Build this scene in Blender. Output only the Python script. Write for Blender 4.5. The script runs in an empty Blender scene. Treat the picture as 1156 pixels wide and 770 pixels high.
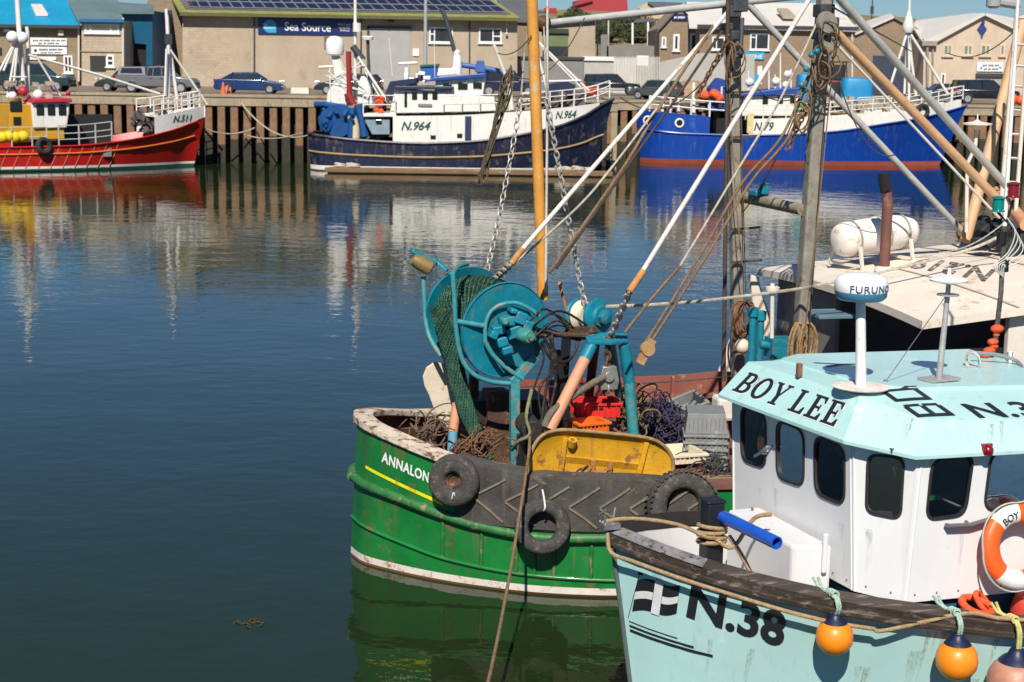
import bpy, bmesh, math, random
from mathutils import Vector, Matrix, noise as mnoise
random.seed(11)
R = math.radians
SC = bpy.context.scene
COL = SC.collection
# ---------------------------------------------------------------- camera geometry (photo is 1156 x 770)
FPX, HCAM, ROLL = 1800.0, 6.3, 0.015
PITCH = math.atan((385 - 78) / FPX)
_u0 = Vector((0, math.sin(PITCH), math.cos(PITCH)))
CF = Vector((0, math.cos(PITCH), -math.sin(PITCH)))
CR = math.cos(ROLL) * Vector((1, 0, 0)) + math.sin(ROLL) * _u0
CU = -math.sin(ROLL) * Vector((1, 0, 0)) + math.cos(ROLL) * _u0
CC = Vector((0, 0, HCAM))
def ray(px, py): return FPX * CF + (px - 578) * CR + (385 - py) * CU
def PY(px, py, Y):
    d = ray(px, py); return CC + d * (Y / d.y)
def PZ(px, py, Z):
    d = ray(px, py); return CC + d * ((Z - HCAM) / d.z)
cam_d = bpy.data.cameras.new('camera'); cam = bpy.data.objects.new('camera', cam_d); COL.objects.link(cam)
cam_d.sensor_width = 36; cam_d.lens = FPX / 1156 * 36; cam_d.clip_start = 0.1; cam_d.clip_end = 3000
cam.matrix_world = Matrix(((CR.x, CU.x, -CF.x, CC.x), (CR.y, CU.y, -CF.y, CC.y), (CR.z, CU.z, -CF.z, CC.z), (0, 0, 0, 1)))
cam_d.dof.use_dof = True; cam_d.dof.focus_distance = 16.0; cam_d.dof.aperture_fstop = 4.5
SC.camera = cam

# ---------------------------------------------------------------- materials
MATS = {}
def srgb(r, g, b):
    f = lambda c: (c / 255 / 12.92) if c / 255 <= .04045 else ((c / 255 + .055) / 1.055) ** 2.4
    return (f(r), f(g), f(b))
def M(name, col, rough=.5, var=.18, scale=2.5, bump=.0, bscale=30, metal=0, wear=None, wamt=.5, wscale=5, streak=None, samt=.5, coat=0, spec=.5, stretch=(1, 1, 1)):
    if name in MATS: return MATS[name]
    m = bpy.data.materials.new(name); m.use_nodes = True
    nt = m.node_tree; N = nt.nodes; L = nt.links
    b = N['Principled BSDF']; b.inputs['Roughness'].default_value = rough; b.inputs['Metallic'].default_value = metal
    b.inputs['Specular IOR Level'].default_value = spec
    if coat: b.inputs['Coat Weight'].default_value = coat; b.inputs['Coat Roughness'].default_value = .08
    tc = N.new('ShaderNodeTexCoord'); mp = N.new('ShaderNodeMapping'); L.new(tc.outputs['Object'], mp.inputs['Vector'])
    mp.inputs['Scale'].default_value = stretch
    n1 = N.new('ShaderNodeTexNoise'); n1.inputs['Scale'].default_value = scale; n1.inputs['Detail'].default_value = 6; n1.inputs['Roughness'].default_value = .65
    L.new(mp.outputs[0], n1.inputs['Vector'])
    r1 = N.new('ShaderNodeValToRGB'); L.new(n1.outputs[0], r1.inputs[0])
    r1.color_ramp.elements[0].position = .3; r1.color_ramp.elements[1].position = .72
    r1.color_ramp.elements[0].color = [min(1, c * (1 - var)) for c in col] + [1]
    r1.color_ramp.elements[1].color = [min(1, c * (1 + var * .6)) for c in col] + [1]
    out = r1.outputs[0]
    def over(fac, c):
        nonlocal out
        mx = N.new('ShaderNodeMix'); mx.data_type = 'RGBA'
        L.new(fac, mx.inputs[0]); L.new(out, mx.inputs[6]); mx.inputs[7].default_value = list(c) + [1]; out = mx.outputs[2]
    def thresh(vec, sc, amt, soft=.08, det=8):
        n = N.new('ShaderNodeTexNoise'); n.inputs['Scale'].default_value = sc; n.inputs['Detail'].default_value = det; n.inputs['Roughness'].default_value = .7
        L.new(vec, n.inputs['Vector'])
        r = N.new('ShaderNodeValToRGB'); L.new(n.outputs[0], r.inputs[0])
        p = .665 - .25 * amt
        r.color_ramp.elements[0].position = p; r.color_ramp.elements[1].position = min(1, p + soft)
        return r.outputs[0]
    if streak:
        m2 = N.new('ShaderNodeMapping'); L.new(tc.outputs['Object'], m2.inputs['Vector']); m2.inputs['Scale'].default_value = (3.5, 3.5, .25)
        over(thresh(m2.outputs[0], 2.2, samt, .22, 4), streak)
    if wear: over(thresh(mp.outputs[0], wscale, wamt), wear)
    L.new(out, b.inputs['Base Color'])
    if bump:
        n3 = N.new('ShaderNodeTexNoise'); n3.inputs['Scale'].default_value = bscale; n3.inputs['Detail'].default_value = 5
        L.new(mp.outputs[0], n3.inputs['Vector'])
        bp = N.new('ShaderNodeBump'); bp.inputs['Strength'].default_value = bump; bp.inputs['Distance'].default_value = .02
        L.new(n3.outputs[0], bp.inputs['Height']); L.new(bp.outputs[0], b.inputs['Normal'])
    MATS[name] = m; return m
def wave_bump(m, axis, scale, strength, dist=.03, profile='SIN', mult=None):
    """ribbed sheet metal / planks: a wave bump, optional dark groove multiply"""
    nt = m.node_tree; N = nt.nodes; L = nt.links; b = N['Principled BSDF']
    tc = N.new('ShaderNodeTexCoord'); w = N.new('ShaderNodeTexWave'); w.wave_type = 'BANDS'; w.bands_direction = axis; w.wave_profile = profile
    w.inputs['Scale'].default_value = scale; w.inputs['Distortion'].default_value = 0
    L.new(tc.outputs['Object'], w.inputs['Vector'])
    bp = N.new('ShaderNodeBump'); bp.inputs['Strength'].default_value = strength; bp.inputs['Distance'].default_value = dist
    L.new(w.outputs['Fac'], bp.inputs['Height'])
    old = b.inputs['Normal'].links
    if old: L.new(old[0].from_socket, bp.inputs['Normal'])
    L.new(bp.outputs[0], b.inputs['Normal'])
    return m
def blocks(m, sx, sy, mortar=(.3, .28, .25), msize=.012, vec='XZ', bias=.12):
    """masonry coursing multiplied onto the material's colour"""
    nt = m.node_tree; N = nt.nodes; L = nt.links; b = N['Principled BSDF']
    tc = N.new('ShaderNodeTexCoord'); sp = N.new('ShaderNodeSeparateXYZ'); cb = N.new('ShaderNodeCombineXYZ')
    L.new(tc.outputs['Object'], sp.inputs[0]); L.new(sp.outputs['X' if vec[0] == 'X' else 'Y'], cb.inputs[0]); L.new(sp.outputs['Z'], cb.inputs[1])
    br = N.new('ShaderNodeTexBrick'); L.new(cb.outputs[0], br.inputs['Vector'])
    br.inputs['Scale'].default_value = 1; br.inputs['Brick Width'].default_value = sx; br.inputs['Row Height'].default_value = sy; br.inputs['Mortar Size'].default_value = msize
    br.inputs['Color1'].default_value = (1 - bias, 1 - bias, 1 - bias, 1); br.inputs['Color2'].default_value = (1, 1, 1, 1); br.inputs['Mortar'].default_value = (.72, .7, .66, 1)
    src = b.inputs['Base Color'].links[0].from_socket
    mx = N.new('ShaderNodeMix'); mx.data_type = 'RGBA'; mx.blend_type = 'MULTIPLY'; mx.inputs[0].default_value = 1
    L.new(src, mx.inputs[6]); L.new(br.outputs['Color'], mx.inputs[7]); L.new(mx.outputs[2], b.inputs['Base Color'])
    return m

# ---------------------------------------------------------------- mesh builder
class MB:
    def __init__(s): s.v = []; s.f = []; s.mi = []; s.cur = 0; s.flat = True
    def add(s, vs, fs):
        o = len(s.v); s.v += [tuple(p) for p in vs]
        for f in fs: s.f.append([i + o for i in f]); s.mi.append(s.cur)
    def mat(s, i): s.cur = i; return s
    def box(s, c, size, rz=0, rot=None):
        c = Vector(c); h = [d / 2 for d in size]
        m = rot if rot is not None else Matrix.Rotation(rz, 3, 'Z')
        vs = [c + m @ Vector((x * h[0], y * h[1], z * h[2])) for x in (-1, 1) for y in (-1, 1) for z in (-1, 1)]
        s.add(vs, [(0, 1, 3, 2), (4, 6, 7, 5), (0, 4, 5, 1), (2, 3, 7, 6), (0, 2, 6, 4), (1, 5, 7, 3)]); return s
    def bb(s, a, b):
        a = Vector(a); b = Vector(b); return s.box((a + b) / 2, [abs(q) for q in (b - a)])
    def beam(s, p0, p1, w, h, up=(0, 0, 1)):
        p0 = Vector(p0); p1 = Vector(p1); d = (p1 - p0); l = d.length; d.normalize(); up = Vector(up)
        if abs(d.dot(up)) > .98: up = Vector((1, 0, 0))
        x = d; y = up.cross(x).normalized(); z = x.cross(y)
        m = Matrix((x, y, z)).transposed(); return s.box((p0 + p1) / 2, (l, w, h), rot=m)
    def tube(s, pts, r, n=8, cap=True, closed=False):
        pts = [Vector(p) for p in pts]; k = len(pts)
        rr = list(r) if isinstance(r, (list, tuple)) else [r] * k
        vs = []; up = None
        for i, p in enumerate(pts):
            if closed: t = pts[(i + 1) % k] - pts[i - 1]
            else: t = pts[min(i + 1, k - 1)] - pts[max(i - 1, 0)]
            if t.length < 1e-9: t = Vector((0, 0, 1))
            t.normalize()
            if up is None:
                up = Vector((0, 0, 1)) if abs(t.z) < .9 else Vector((1, 0, 0))
            a = (up - t * up.dot(t))
            if a.length < 1e-6: a = t.orthogonal()
            a.normalize(); up = a; b = t.cross(a)
            for j in range(n):
                an = 2 * math.pi * (j + .5) / n
                vs.append(p + (a * math.cos(an) + b * math.sin(an)) * rr[i])
        fs = []
        for i in range(k if closed else k - 1):
            i2 = (i + 1) % k
            for j in range(n): fs.append((i * n + j, i * n + (j + 1) % n, i2 * n + (j + 1) % n, i2 * n + j))
        if cap and not closed: fs.append(tuple(range(n - 1, -1, -1))); fs.append(tuple((k - 1) * n + j for j in range(n)))
        s.add(vs, fs); return s
    def lathe(s, prof, o=(0, 0, 0), ax=(0, 0, 1), n=24, sx=1, sy=1):
        """prof: list of (r, h) along the axis"""
        o = Vector(o); ax = Vector(ax).normalized(); a = ax.orthogonal().normalized(); b = ax.cross(a); vs = []; fs = []
        if abs(ax.z) > .99: a = Vector((1, 0, 0)); b = ax.cross(a)
        k = len(prof)
        for (r_, h_) in prof:
            for j in range(n):
                t = 2 * math.pi * j / n; vs.append(o + ax * h_ + a * (r_ * math.cos(t) * sx) + b * (r_ * math.sin(t) * sy))
        for i in range(k - 1):
            for j in range(n): fs.append((i * n + j, i * n + (j + 1) % n, (i + 1) * n + (j + 1) % n, (i + 1) * n + j))
        if prof[0][0] > 1e-5: fs.append(tuple(range(n - 1, -1, -1)))
        if prof[-1][0] > 1e-5: fs.append(tuple((k - 1) * n + j for j in range(n)))
        s.add(vs, fs); return s
    def ball(s, c, r, n=14, sx=1, sy=1, sz=1):
        pr = [(math.sin(math.pi * i / n) * r + (1e-6), -math.cos(math.pi * i / n) * r * sz) for i in range(n + 1)]
        return s.lathe(pr, c, (0, 0, 1), n * 2, sx, sy)
    def torus(s, c, ax, R_, r_, n=32, m=12, sq=1.0):
        c = Vector(c); ax = Vector(ax).normalized(); a = ax.orthogonal().normalized(); b = ax.cross(a); vs = []; fs = []
        for i in range(n):
            t = 2 * math.pi * i / n; d = a * math.cos(t) + b * math.sin(t)
            for j in range(m):
                q = 2 * math.pi * j / m; cq, sq_ = math.cos(q), math.sin(q)
                cq = math.copysign(abs(cq) ** sq, cq); sq_ = math.copysign(abs(sq_) ** sq, sq_)
                rv, hv = (r_ if not isinstance(r_, tuple) else r_[0]), (r_ if not isinstance(r_, tuple) else r_[1])
                vs.append(c + d * (R_ + rv * cq) + ax * (hv * sq_))
        for i in range(n):
            for j in range(m): fs.append((i * m + j, i * m + (j + 1) % m, ((i + 1) % n) * m + (j + 1) % m, ((i + 1) % n) * m + j))
        s.add(vs, fs); return s
    def prism(s, poly, d):
        """planar 3D polygon pushed along the vector d"""
        poly = [Vector(p) for p in poly]; d = Vector(d); n = len(poly)
        s.add(poly + [p + d for p in poly], [tuple(range(n))[::-1], tuple(range(n, 2 * n))] + [(i, (i + 1) % n, n + (i + 1) % n, n + i) for i in range(n)]); return s
    def grid(s, rows):
        k = len(rows[0]); vs = [p for r_ in rows for p in r_]
        s.add(vs, [(i * k + j, i * k + j + 1, (i + 1) * k + j + 1, (i + 1) * k + j) for i in range(len(rows) - 1) for j in range(k - 1)]); return s
    def quad(s, *p): s.add(p, [tuple(range(len(p)))]); return s
    def chain(s, p0, p1, link=.09, wire=.011, sag=0, n=8):
        p0 = Vector(p0); p1 = Vector(p1); L = (p1 - p0).length; k = max(2, int(L / (link * .72)))
        for i in range(k):
            t = (i + .5) / k; c = p0.lerp(p1, t) + Vector((0, 0, -sag * 4 * t * (1 - t)))
            d = (p1 - p0).normalized(); a = d.orthogonal().normalized(); b = d.cross(a)
            if i % 2: a, b = b, a
            pts = [c + d * (math.cos(q) * link / 2) + a * (math.sin(q) * link * .3) for q in [2 * math.pi * j / n for j in range(n)]]
            s.tube(pts, wire, 5, closed=True)
        return s
    def build(s, name, mats, parent=None, smooth=None, bevel=0, loc=None, solid=0, sub=0):
        me = bpy.data.meshes.new(name); me.from_pydata(s.v, [], s.f)
        mats = mats if isinstance(mats, (list, tuple)) else [mats]
        for m in mats: me.materials.append(m)
        me.polygons.foreach_set('material_index', [min(i, len(mats) - 1) for i in s.mi])
        bm = bmesh.new(); bm.from_mesh(me); bmesh.ops.recalc_face_normals(bm, faces=bm.faces); bm.to_mesh(me); bm.free()
        o = bpy.data.objects.new(name, me); COL.objects.link(o)
        if parent is not None: o.parent = parent
        if loc is not None: o.location = loc
        if smooth is not None:
            me.polygons.foreach_set('use_smooth', [True] * len(me.polygons)); me.set_sharp_from_angle(angle=R(smooth))
        if solid:
            md = o.modifiers.new('s', 'SOLIDIFY'); md.thickness = solid; md.offset = 0
        if sub:
            md = o.modifiers.new('u', 'SUBSURF'); md.levels = sub; md.render_levels = sub
        if bevel:
            md = o.modifiers.new('b', 'BEVEL'); md.width = bevel; md.segments = 2; md.limit_method = 'ANGLE'; md.angle_limit = R(40)
        return o
def tag(o, label=None, cat=None, group=None, kind=None):
    if label: o['label'] = label
    if cat: o['category'] = cat
    if group: o['group'] = group
    if kind: o['kind'] = kind
    return o
def thing(name, label, cat, loc=(0, 0, 0), rz=0, group=None):
    o = bpy.data.objects.new(name, None); COL.objects.link(o); o.location = loc; o.rotation_euler = (0, 0, rz); o.empty_display_size = .2
    return tag(o, label, cat, group)
def kids(o): return [c for c in COL.objects if c.parent is o]
def copy_tree(o, parent=None):
    c = o.copy(); COL.objects.link(c)
    if parent is not None: c.parent = parent
    for ch in kids(o): copy_tree(ch, c)
    return c
def smooth_pts(pts, k=6):
    """Catmull-Rom through 3D points"""
    P = [Vector(p) for p in pts]
    if len(P) < 3: return P
    out = []
    for i in range(len(P) - 1):
        a = P[max(i - 1, 0)]; b = P[i]; c = P[i + 1]; d = P[min(i + 2, len(P) - 1)]
        for j in range(k):
            t = j / k
            out.append(.5 * ((2 * b) + (c - a) * t + (2 * a - 5 * b + 4 * c - d) * t * t + (3 * b - a - 3 * c + d) * t ** 3))
    out.append(P[-1]); return out
def sagline(p0, p1, sag, k=14):
    p0 = Vector(p0); p1 = Vector(p1)
    return [p0.lerp(p1, i / k) + Vector((0, 0, -4 * sag * (i / k) * (1 - i / k))) for i in range(k + 1)]
def interp(tab):
    """monotone-ish cubic through a table of (x, v)"""
    xs = [a for a, b in tab]; vs = [b for a, b in tab]; n = len(xs)
    d = [(vs[i + 1] - vs[i]) / (xs[i + 1] - xs[i]) for i in range(n - 1)]
    m = [d[0]] + [0 if d[i - 1] * d[i] <= 0 else 2 * d[i - 1] * d[i] / (d[i - 1] + d[i]) for i in range(1, n - 1)] + [d[-1]]
    def f(x):
        if x <= xs[0]: return vs[0]
        if x >= xs[-1]: return vs[-1]
        i = max(k for k in range(n - 1) if xs[k] <= x); h = xs[i + 1] - xs[i]; t = (x - xs[i]) / h
        return (2 * t ** 3 - 3 * t * t + 1) * vs[i] + (t ** 3 - 2 * t * t + t) * h * m[i] + (-2 * t ** 3 + 3 * t * t) * vs[i + 1] + (t ** 3 - t * t) * h * m[i + 1]
    return f
# ---------------------------------------------------------------- lettering
def glyphs(txt, h, bold=0.0, shear=0.0, space=1.0):
    cu = bpy.data.curves.new('t', 'FONT'); cu.body = txt; cu.size = 1; cu.offset = bold; cu.shear = shear; cu.space_character = space; cu.resolution_u = 4
    o = bpy.data.objects.new('t', cu); COL.objects.link(o); bpy.context.view_layer.update()
    me = bpy.data.meshes.new_from_object(o.evaluated_get(bpy.context.evaluated_depsgraph_get()))
    k = h / .69
    vs = [(v.co.x * k, v.co.y * k) for v in me.vertices]; fs = [tuple(p.vertices) for p in me.polygons]
    bpy.data.objects.remove(o); bpy.data.curves.remove(cu); bpy.data.meshes.remove(me)
    x0 = min(v[0] for v in vs); vs = [(x - x0, y) for x, y in vs]
    return vs, fs, max(v[0] for v in vs)
def slabs(rects):
    vs = []; fs = []
    for poly in rects:
        o = len(vs); vs += list(poly); fs.append(tuple(range(o, o + len(poly))))
    return vs, fs
def decal(name, vf, fn, mat, parent=None, cut=.06):
    vs, fs = vf[0], vf[1]
    bm = bmesh.new(); bv = [bm.verts.new((x, y, 0)) for x, y in vs]
    for f in fs:
        try: bm.faces.new([bv[i] for i in f])
        except ValueError: pass
    if cut:
        for ax in (0, 1):
            lo = min(v.co[ax] for v in bm.verts); hi = max(v.co[ax] for v in bm.verts); n = int((hi - lo) / cut)
            for i in range(1, n + 1):
                co = [0, 0, 0]; no = [0, 0, 0]; co[ax] = lo + i * cut; no[ax] = 1
                bmesh.ops.bisect_plane(bm, geom=bm.verts[:] + bm.edges[:] + bm.faces[:], plane_co=co, plane_no=no, dist=1e-5)
    for v in bm.verts: v.co = fn(v.co.x, v.co.y)
    me = bpy.data.meshes.new(name); bm.to_mesh(me); bm.free(); me.materials.append(mat)
    o = bpy.data.objects.new(name, me); COL.objects.link(o)
    if parent is not None: o.parent = parent
    return o
# ---------------------------------------------------------------- hulls
class Hull:
    """x runs from one end to the other, y is breadth, z height over the water"""
    def __init__(s, L, bd, bw, zs, rake0=0, rake1=0, zlow=-.5, p=1.2, w=1.5):
        s.L = L; s.bd = interp(bd); s.bw = interp(bw); s.zs = interp(zs); s.r0 = rake0; s.r1 = rake1; s.zlow = zlow; s.p = p; s.w = w
    def pt(s, x, z, side, off=0):
        zs = s.zs(x); tau = z / zs; bd, bw = s.bd(x), s.bw(x)
        y = bw + (bd - bw) * max(0, tau) ** s.p if tau >= 0 else bw * (1 + .4 * tau)
        y = max(0, y)
        X = x + s.r0 * (s.zs(0) - z) * max(0, 1 - x / s.w) ** 2 - s.r1 * (s.zs(s.L) - z) * max(0, 1 - (s.L - x) / s.w) ** 2
        v = Vector((X, side * y, z))
        if off:
            e = .02; a = s.pt(min(x + e, s.L), z, side) - s.pt(max(x - e, 0), z, side); b = s.pt(x, z + e, side) - s.pt(x, z - e, side)
            nrm = a.cross(b)
            if nrm.length > 1e-9:
                nrm.normalize()
                if nrm.y * side < 0: nrm = -nrm
                v += nrm * off
        return v
    def shell(s, mb, xs, levels, mats=None):
        """levels: functions of x giving z rows bottom to top; mats: slot per band"""
        for side in (-1, 1):
            for k in range(len(levels) - 1):
                mb.mat(mats[k] if mats else 0)
                mb.grid([[s.pt(x, levels[k](x), side) for x in xs], [s.pt(x, levels[k + 1](x), side) for x in xs]])
    def rail(s, mb, xs, zf, w_out, w_in, h, sides=(-1, 1)):
        """rectangular strip following the side at height zf (its top), standing proud w_out and reaching in w_in"""
        for side in sides:
            rows = [[], [], [], [], []]
            for x in xs:
                z = zf(x); o = s.pt(x, z, side, w_out); i = s.pt(x, z, side, -w_in); ob = s.pt(x, z - h, side, w_out); ib = s.pt(x, z - h, side, -w_in)
                for k, q in enumerate((o, i, ib, ob, o)): rows[k].append(q)
            mb.grid(rows)
            for e in (0, -1): mb.quad(rows[0][e], rows[1][e], rows[2][e], rows[3][e])
def lin(a, b, n): return [a + (b - a) * i / (n - 1) for i in range(n)]
# ================================================================ light, sky, water
SUN_EL, SUN_DIR = R(45), Vector((-.12, -.98, 0))
w = bpy.data.worlds.new('World'); SC.world = w; w.use_nodes = True
nt = w.node_tree; bg = nt.nodes['Background']; sk = nt.nodes.new('ShaderNodeTexSky'); sk.sky_type = 'NISHITA'; sk.sun_disc = False
sk.sun_elevation = SUN_EL; sk.sun_rotation = math.atan2(SUN_DIR.x, SUN_DIR.y); sk.air_density = 1.0; sk.dust_density = .15; sk.ozone_density = 3.0
tn = nt.nodes.new('ShaderNodeMix'); tn.data_type = 'RGBA'; tn.blend_type = 'MULTIPLY'; tn.inputs[0].default_value = 1; tn.inputs[7].default_value = (.55, .76, 1.02, 1)
nt.links.new(sk.outputs[0], tn.inputs[6]); nt.links.new(tn.outputs[2], bg.inputs[0]); bg.inputs[1].default_value = .056
sl = bpy.data.lights.new('sun', 'SUN'); so = bpy.data.objects.new('sun', sl); COL.objects.link(so); sl.energy = 4.7; sl.angle = R(.55); sl.color = (1, .93, .82)
sd = Vector((SUN_DIR.x * math.cos(SUN_EL), SUN_DIR.y * math.cos(SUN_EL), math.sin(SUN_EL))); so.rotation_euler = sd.to_track_quat('Z', 'Y').to_euler()
SC.view_settings.view_transform = 'Standard'; SC.view_settings.look = 'None'; SC.view_settings.exposure = .36; SC.view_settings.gamma = 1
SC.cycles.max_bounces = 6; SC.cycles.transparent_max_bounces = 12; SC.cycles.caustics_reflective = False; SC.cycles.caustics_refractive = False
SC.cycles.use_denoising = True
# water
wm = bpy.data.materials.new('harbour_water'); wm.use_nodes = True; N = wm.node_tree.nodes; L = wm.node_tree.links; b = N['Principled BSDF']
b.inputs['Base Color'].default_value = (.014, .026, .008, 1); b.inputs['Roughness'].default_value = .02; b.inputs['IOR'].default_value = 1.33
geo = N.new('ShaderNodeNewGeometry'); mp = N.new('ShaderNodeMapping'); L.new(geo.outputs['Position'], mp.inputs['Vector'])
mp.inputs['Scale'].default_value = (.8, 1, 1); mp.inputs['Rotation'].default_value = (0, 0, .25)
hs = None
for sc_, amp, det in ((.28, .026, 2), (1.15, .0155, 3), (3.2, .0050, 3), (11, .0004, 2)):
    n = N.new('ShaderNodeTexNoise'); n.inputs['Scale'].default_value = sc_; n.inputs['Detail'].default_value = det; n.inputs['Roughness'].default_value = .5; L.new(mp.outputs[0], n.inputs['Vector'])
    mu = N.new('ShaderNodeMath'); mu.operation = 'MULTIPLY'; mu.inputs[1].default_value = amp; L.new(n.outputs[0], mu.inputs[0])
    if hs is None: hs = mu.outputs[0]
    else:
        ad = N.new('ShaderNodeMath'); ad.operation = 'ADD'; L.new(hs, ad.inputs[0]); L.new(mu.outputs[0], ad.inputs[1]); hs = ad.outputs[0]
# calm patches in the lee of the moored boats: a broad noise scales the ripples
cn = N.new('ShaderNodeTexNoise'); cn.inputs['Scale'].default_value = .06; cn.inputs['Detail'].default_value = 2; L.new(geo.outputs['Position'], cn.inputs['Vector'])
cr = N.new('ShaderNodeMapRange'); cr.inputs[1].default_value = .35; cr.inputs[2].default_value = .65; cr.inputs[3].default_value = .55; cr.inputs[4].default_value = 1.15; L.new(cn.outputs[0], cr.inputs[0])
mu = N.new('ShaderNodeMath'); mu.operation = 'MULTIPLY'; L.new(hs, mu.inputs[0]); L.new(cr.outputs[0], mu.inputs[1])
bp = N.new('ShaderNodeBump'); bp.inputs['Strength'].default_value = 1; bp.inputs['Distance'].default_value = 1; L.new(mu.outputs[0], bp.inputs['Height']); L.new(bp.outputs[0], b.inputs['Normal'])
mb = MB(); mb.quad((-400, -60, 0), (400, -60, 0), (400, 130, 0), (-400, 130, 0)); tag(mb.build('water', wm), kind='structure')

m = MB(); rnd = random.Random(77); c_ = PZ(282, 703, 0)
for k in range(13):
    a = rnd.uniform(0, 6.3); p = Vector((rnd.gauss(0, .075), rnd.gauss(0, .05), .006)); m.add([p, p + Vector((math.cos(a) * .07, math.sin(a) * .07, .01)), p + Vector((math.cos(a + .5) * .06, math.sin(a + .5) * .06, .004))], [(0, 1, 2)]); m.tube(smooth_pts([p, p + Vector((math.cos(a) * .05, math.sin(a) * .05, .012)), p + Vector((math.cos(a + .6) * .11, math.sin(a + .6) * .11, .002))], 3), .006, 4)
tag(m.build('seaweed', M('brown_weed', (.07, .055, .02), .7, .4, 9), None, loc=c_), 'small clump of brown seaweed floating alone on the open water', 'seaweed')
# ================================================================ ground, quay, hillside
YQ1, ZQ1, YQ2, ZQ2, XQ = 104.0, 4.39, 116.5, 4.2, 6.6
def gz(x): return ZQ1 + (ZQ2 - ZQ1) * min(1, max(0, (x - 3) / 4))
gmat = M('quay_concrete', (.21, .165, .115), .9, .3, .35, bump=.2, bscale=6, wear=(.10, .085, .07), wamt=.42, wscale=.5)
mb = MB(); xs_ = [-900, -200, -60, -20, 0, 3, 4, 5, 6, XQ]
mb.grid([[(x, YQ1 + .4, gz(x)) for x in xs_], [(x, YQ2 + .4, gz(x)) for x in xs_], [(x, 300, gz(x)) for x in xs_], [(x, 2600, gz(x)) for x in xs_]])
xs_ = [XQ, 7, 12, 40, 80, 200, 900]; mb.grid([[(x, YQ2 + .4, gz(x)) for x in xs_], [(x, 300, gz(x)) for x in xs_], [(x, 2600, gz(x)) for x in xs_]])
tag(mb.build('ground', gmat), kind='structure')
tan_c = M('stained_cap_concrete', (.36, .29, .20), .85, .25, .8, bump=.25, bscale=9, wear=(.17, .13, .09), wamt=.4, wscale=1.6, streak=(.17, .12, .08), samt=.5)
pilem = M('rusty_pile', (.24, .135, .075), .85, .45, 1.4, bump=.35, bscale=10, wear=(.30, .13, .06), wamt=.35, wscale=1.5, streak=(.13, .09, .06), samt=.5)
weed = M('pile_weed', (.035, .032, .018), .8, .5, 3, bump=.6, bscale=12, wear=(.10, .075, .04), wamt=.4)
def quay(name, label, x0, x1, y, zt, rz=0):
    q = thing(name, label, 'quay wall', (x0, y, 0), rz, 'quay walls'); L = x1 - x0
    m = MB(); m.bb((0, -.05, zt - .72), (L, .9, zt + .003)); m.bb((0, -.12, zt - .16), (L, .0, zt + .02)); m.build('cap_beam', tan_c, q, bevel=.03)
    m = MB(); m.bb((0, 1.1, -3), (L, 1.3, zt - .6)); m.build('back_face', M('wet_dark', (.030, .022, .015), .7, .4, 2), q)  # wet wall, coloured near black for the shade between the piles
    protos = []; n = int(L / .84)
    for k in range(n):
        if k < 4:
            wz = (1.5, 1.15, 1.75, 1.3)[k]; m = MB(); m.box((0, .25, (zt - .72 + wz) / 2), (.5, .45, zt - .72 - wz)); m.mat(1).box((0, .25, (wz - 2) / 2), (.505, .455, wz + 2)); o = m.build('pile', [pilem, weed], q, bevel=.06); protos.append(o)
        else:
            o = protos[(k * 7 + k // 3) % 4].copy(); COL.objects.link(o)
        o.location = (.42 + k * .84, .04 * math.sin(k * 2.7), 0); o.rotation_euler = (0, 0, .05 * math.sin(k * 5.1))
    return q
quay('quay_wall', 'stained quay wall of rusty piles behind the red and the navy boats', -48, XQ, YQ1, ZQ1)
quay('quay_wall', 'stained quay wall of rusty piles behind the bright blue boat', XQ, 66, YQ2, ZQ2)
m = MB(); m.bb((XQ - .4, YQ1, -3), (XQ, YQ2 + .8, ZQ2 + .19)); tag(m.build('quay_wall', tan_c), 'short return of the quay wall in the gap between the navy and bright blue boats', 'quay wall', 'quay walls')
# scrubby bank behind the yards
def bankz(x, y): return 4 + 13 * min(1, max(0, (y - 205) / 90)) + 1.0 * mnoise.noise(Vector((x * .05, y * .05, 0)))
mb = MB(); gx, gy = lin(-20, 110, 40), lin(202, 420, 24); mb.grid([[Vector((x, y, bankz(x, y) - 1.2 * max(0, min(1, (abs(x - 30) - 40) / 40)) * 12)) for x in gx] for y in gy])
tag(mb.build('hill', M('dry_grass', (.22, .17, .075), .95, .4, .25, bump=.4, bscale=2, wear=(.12, .13, .04), wamt=.5, wscale=.4), smooth=60), kind='structure')
leafm = M('gorse_leaf', (.060, .070, .022), .8, .6, 1.2, wear=(.16, .12, .05), wamt=.3, wscale=1.0)
def shrub(x, y, r, h, seed, label):
    rnd = random.Random(seed); m = MB(); z0 = bankz(x, y)
    t = thing('gorse_bush', label, 'bush', (x, y, z0), 0, 'bushes on the bank')
    for k in range(7): m.tube([(0, 0, -.2), (rnd.uniform(-r, r) * .5, rnd.uniform(-r, r) * .4, h * rnd.uniform(.4, .8))], [.07, .03], 5)
    m.build('stem', M('bush_stem', (.08, .055, .035), .9), t); m = MB()
    lobes = [(Vector((rnd.uniform(-r, r) * .7, rnd.uniform(-r, r) * .5, h * rnd.uniform(.35, .85))), r * rnd.uniform(.35, .6)) for _ in range(8)]
    for k in range(900):
        c, q = rnd.choice(lobes); d = Vector((rnd.gauss(0, 1), rnd.gauss(0, 1), rnd.gauss(0, .8))).normalized() * q * rnd.uniform(.6, 1.05); p = c + d; s_ = rnd.uniform(.10, .24)
        a = Vector((rnd.gauss(0, 1), rnd.gauss(0, 1), rnd.gauss(0, 1))).normalized(); b = a.orthogonal(); m.add([p - a * s_, p + b * s_ * .6, p + a * s_, p - b * s_ * .6], [(0, 1, 2, 3)])
    m.build('foliage', leafm, t)
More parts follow.
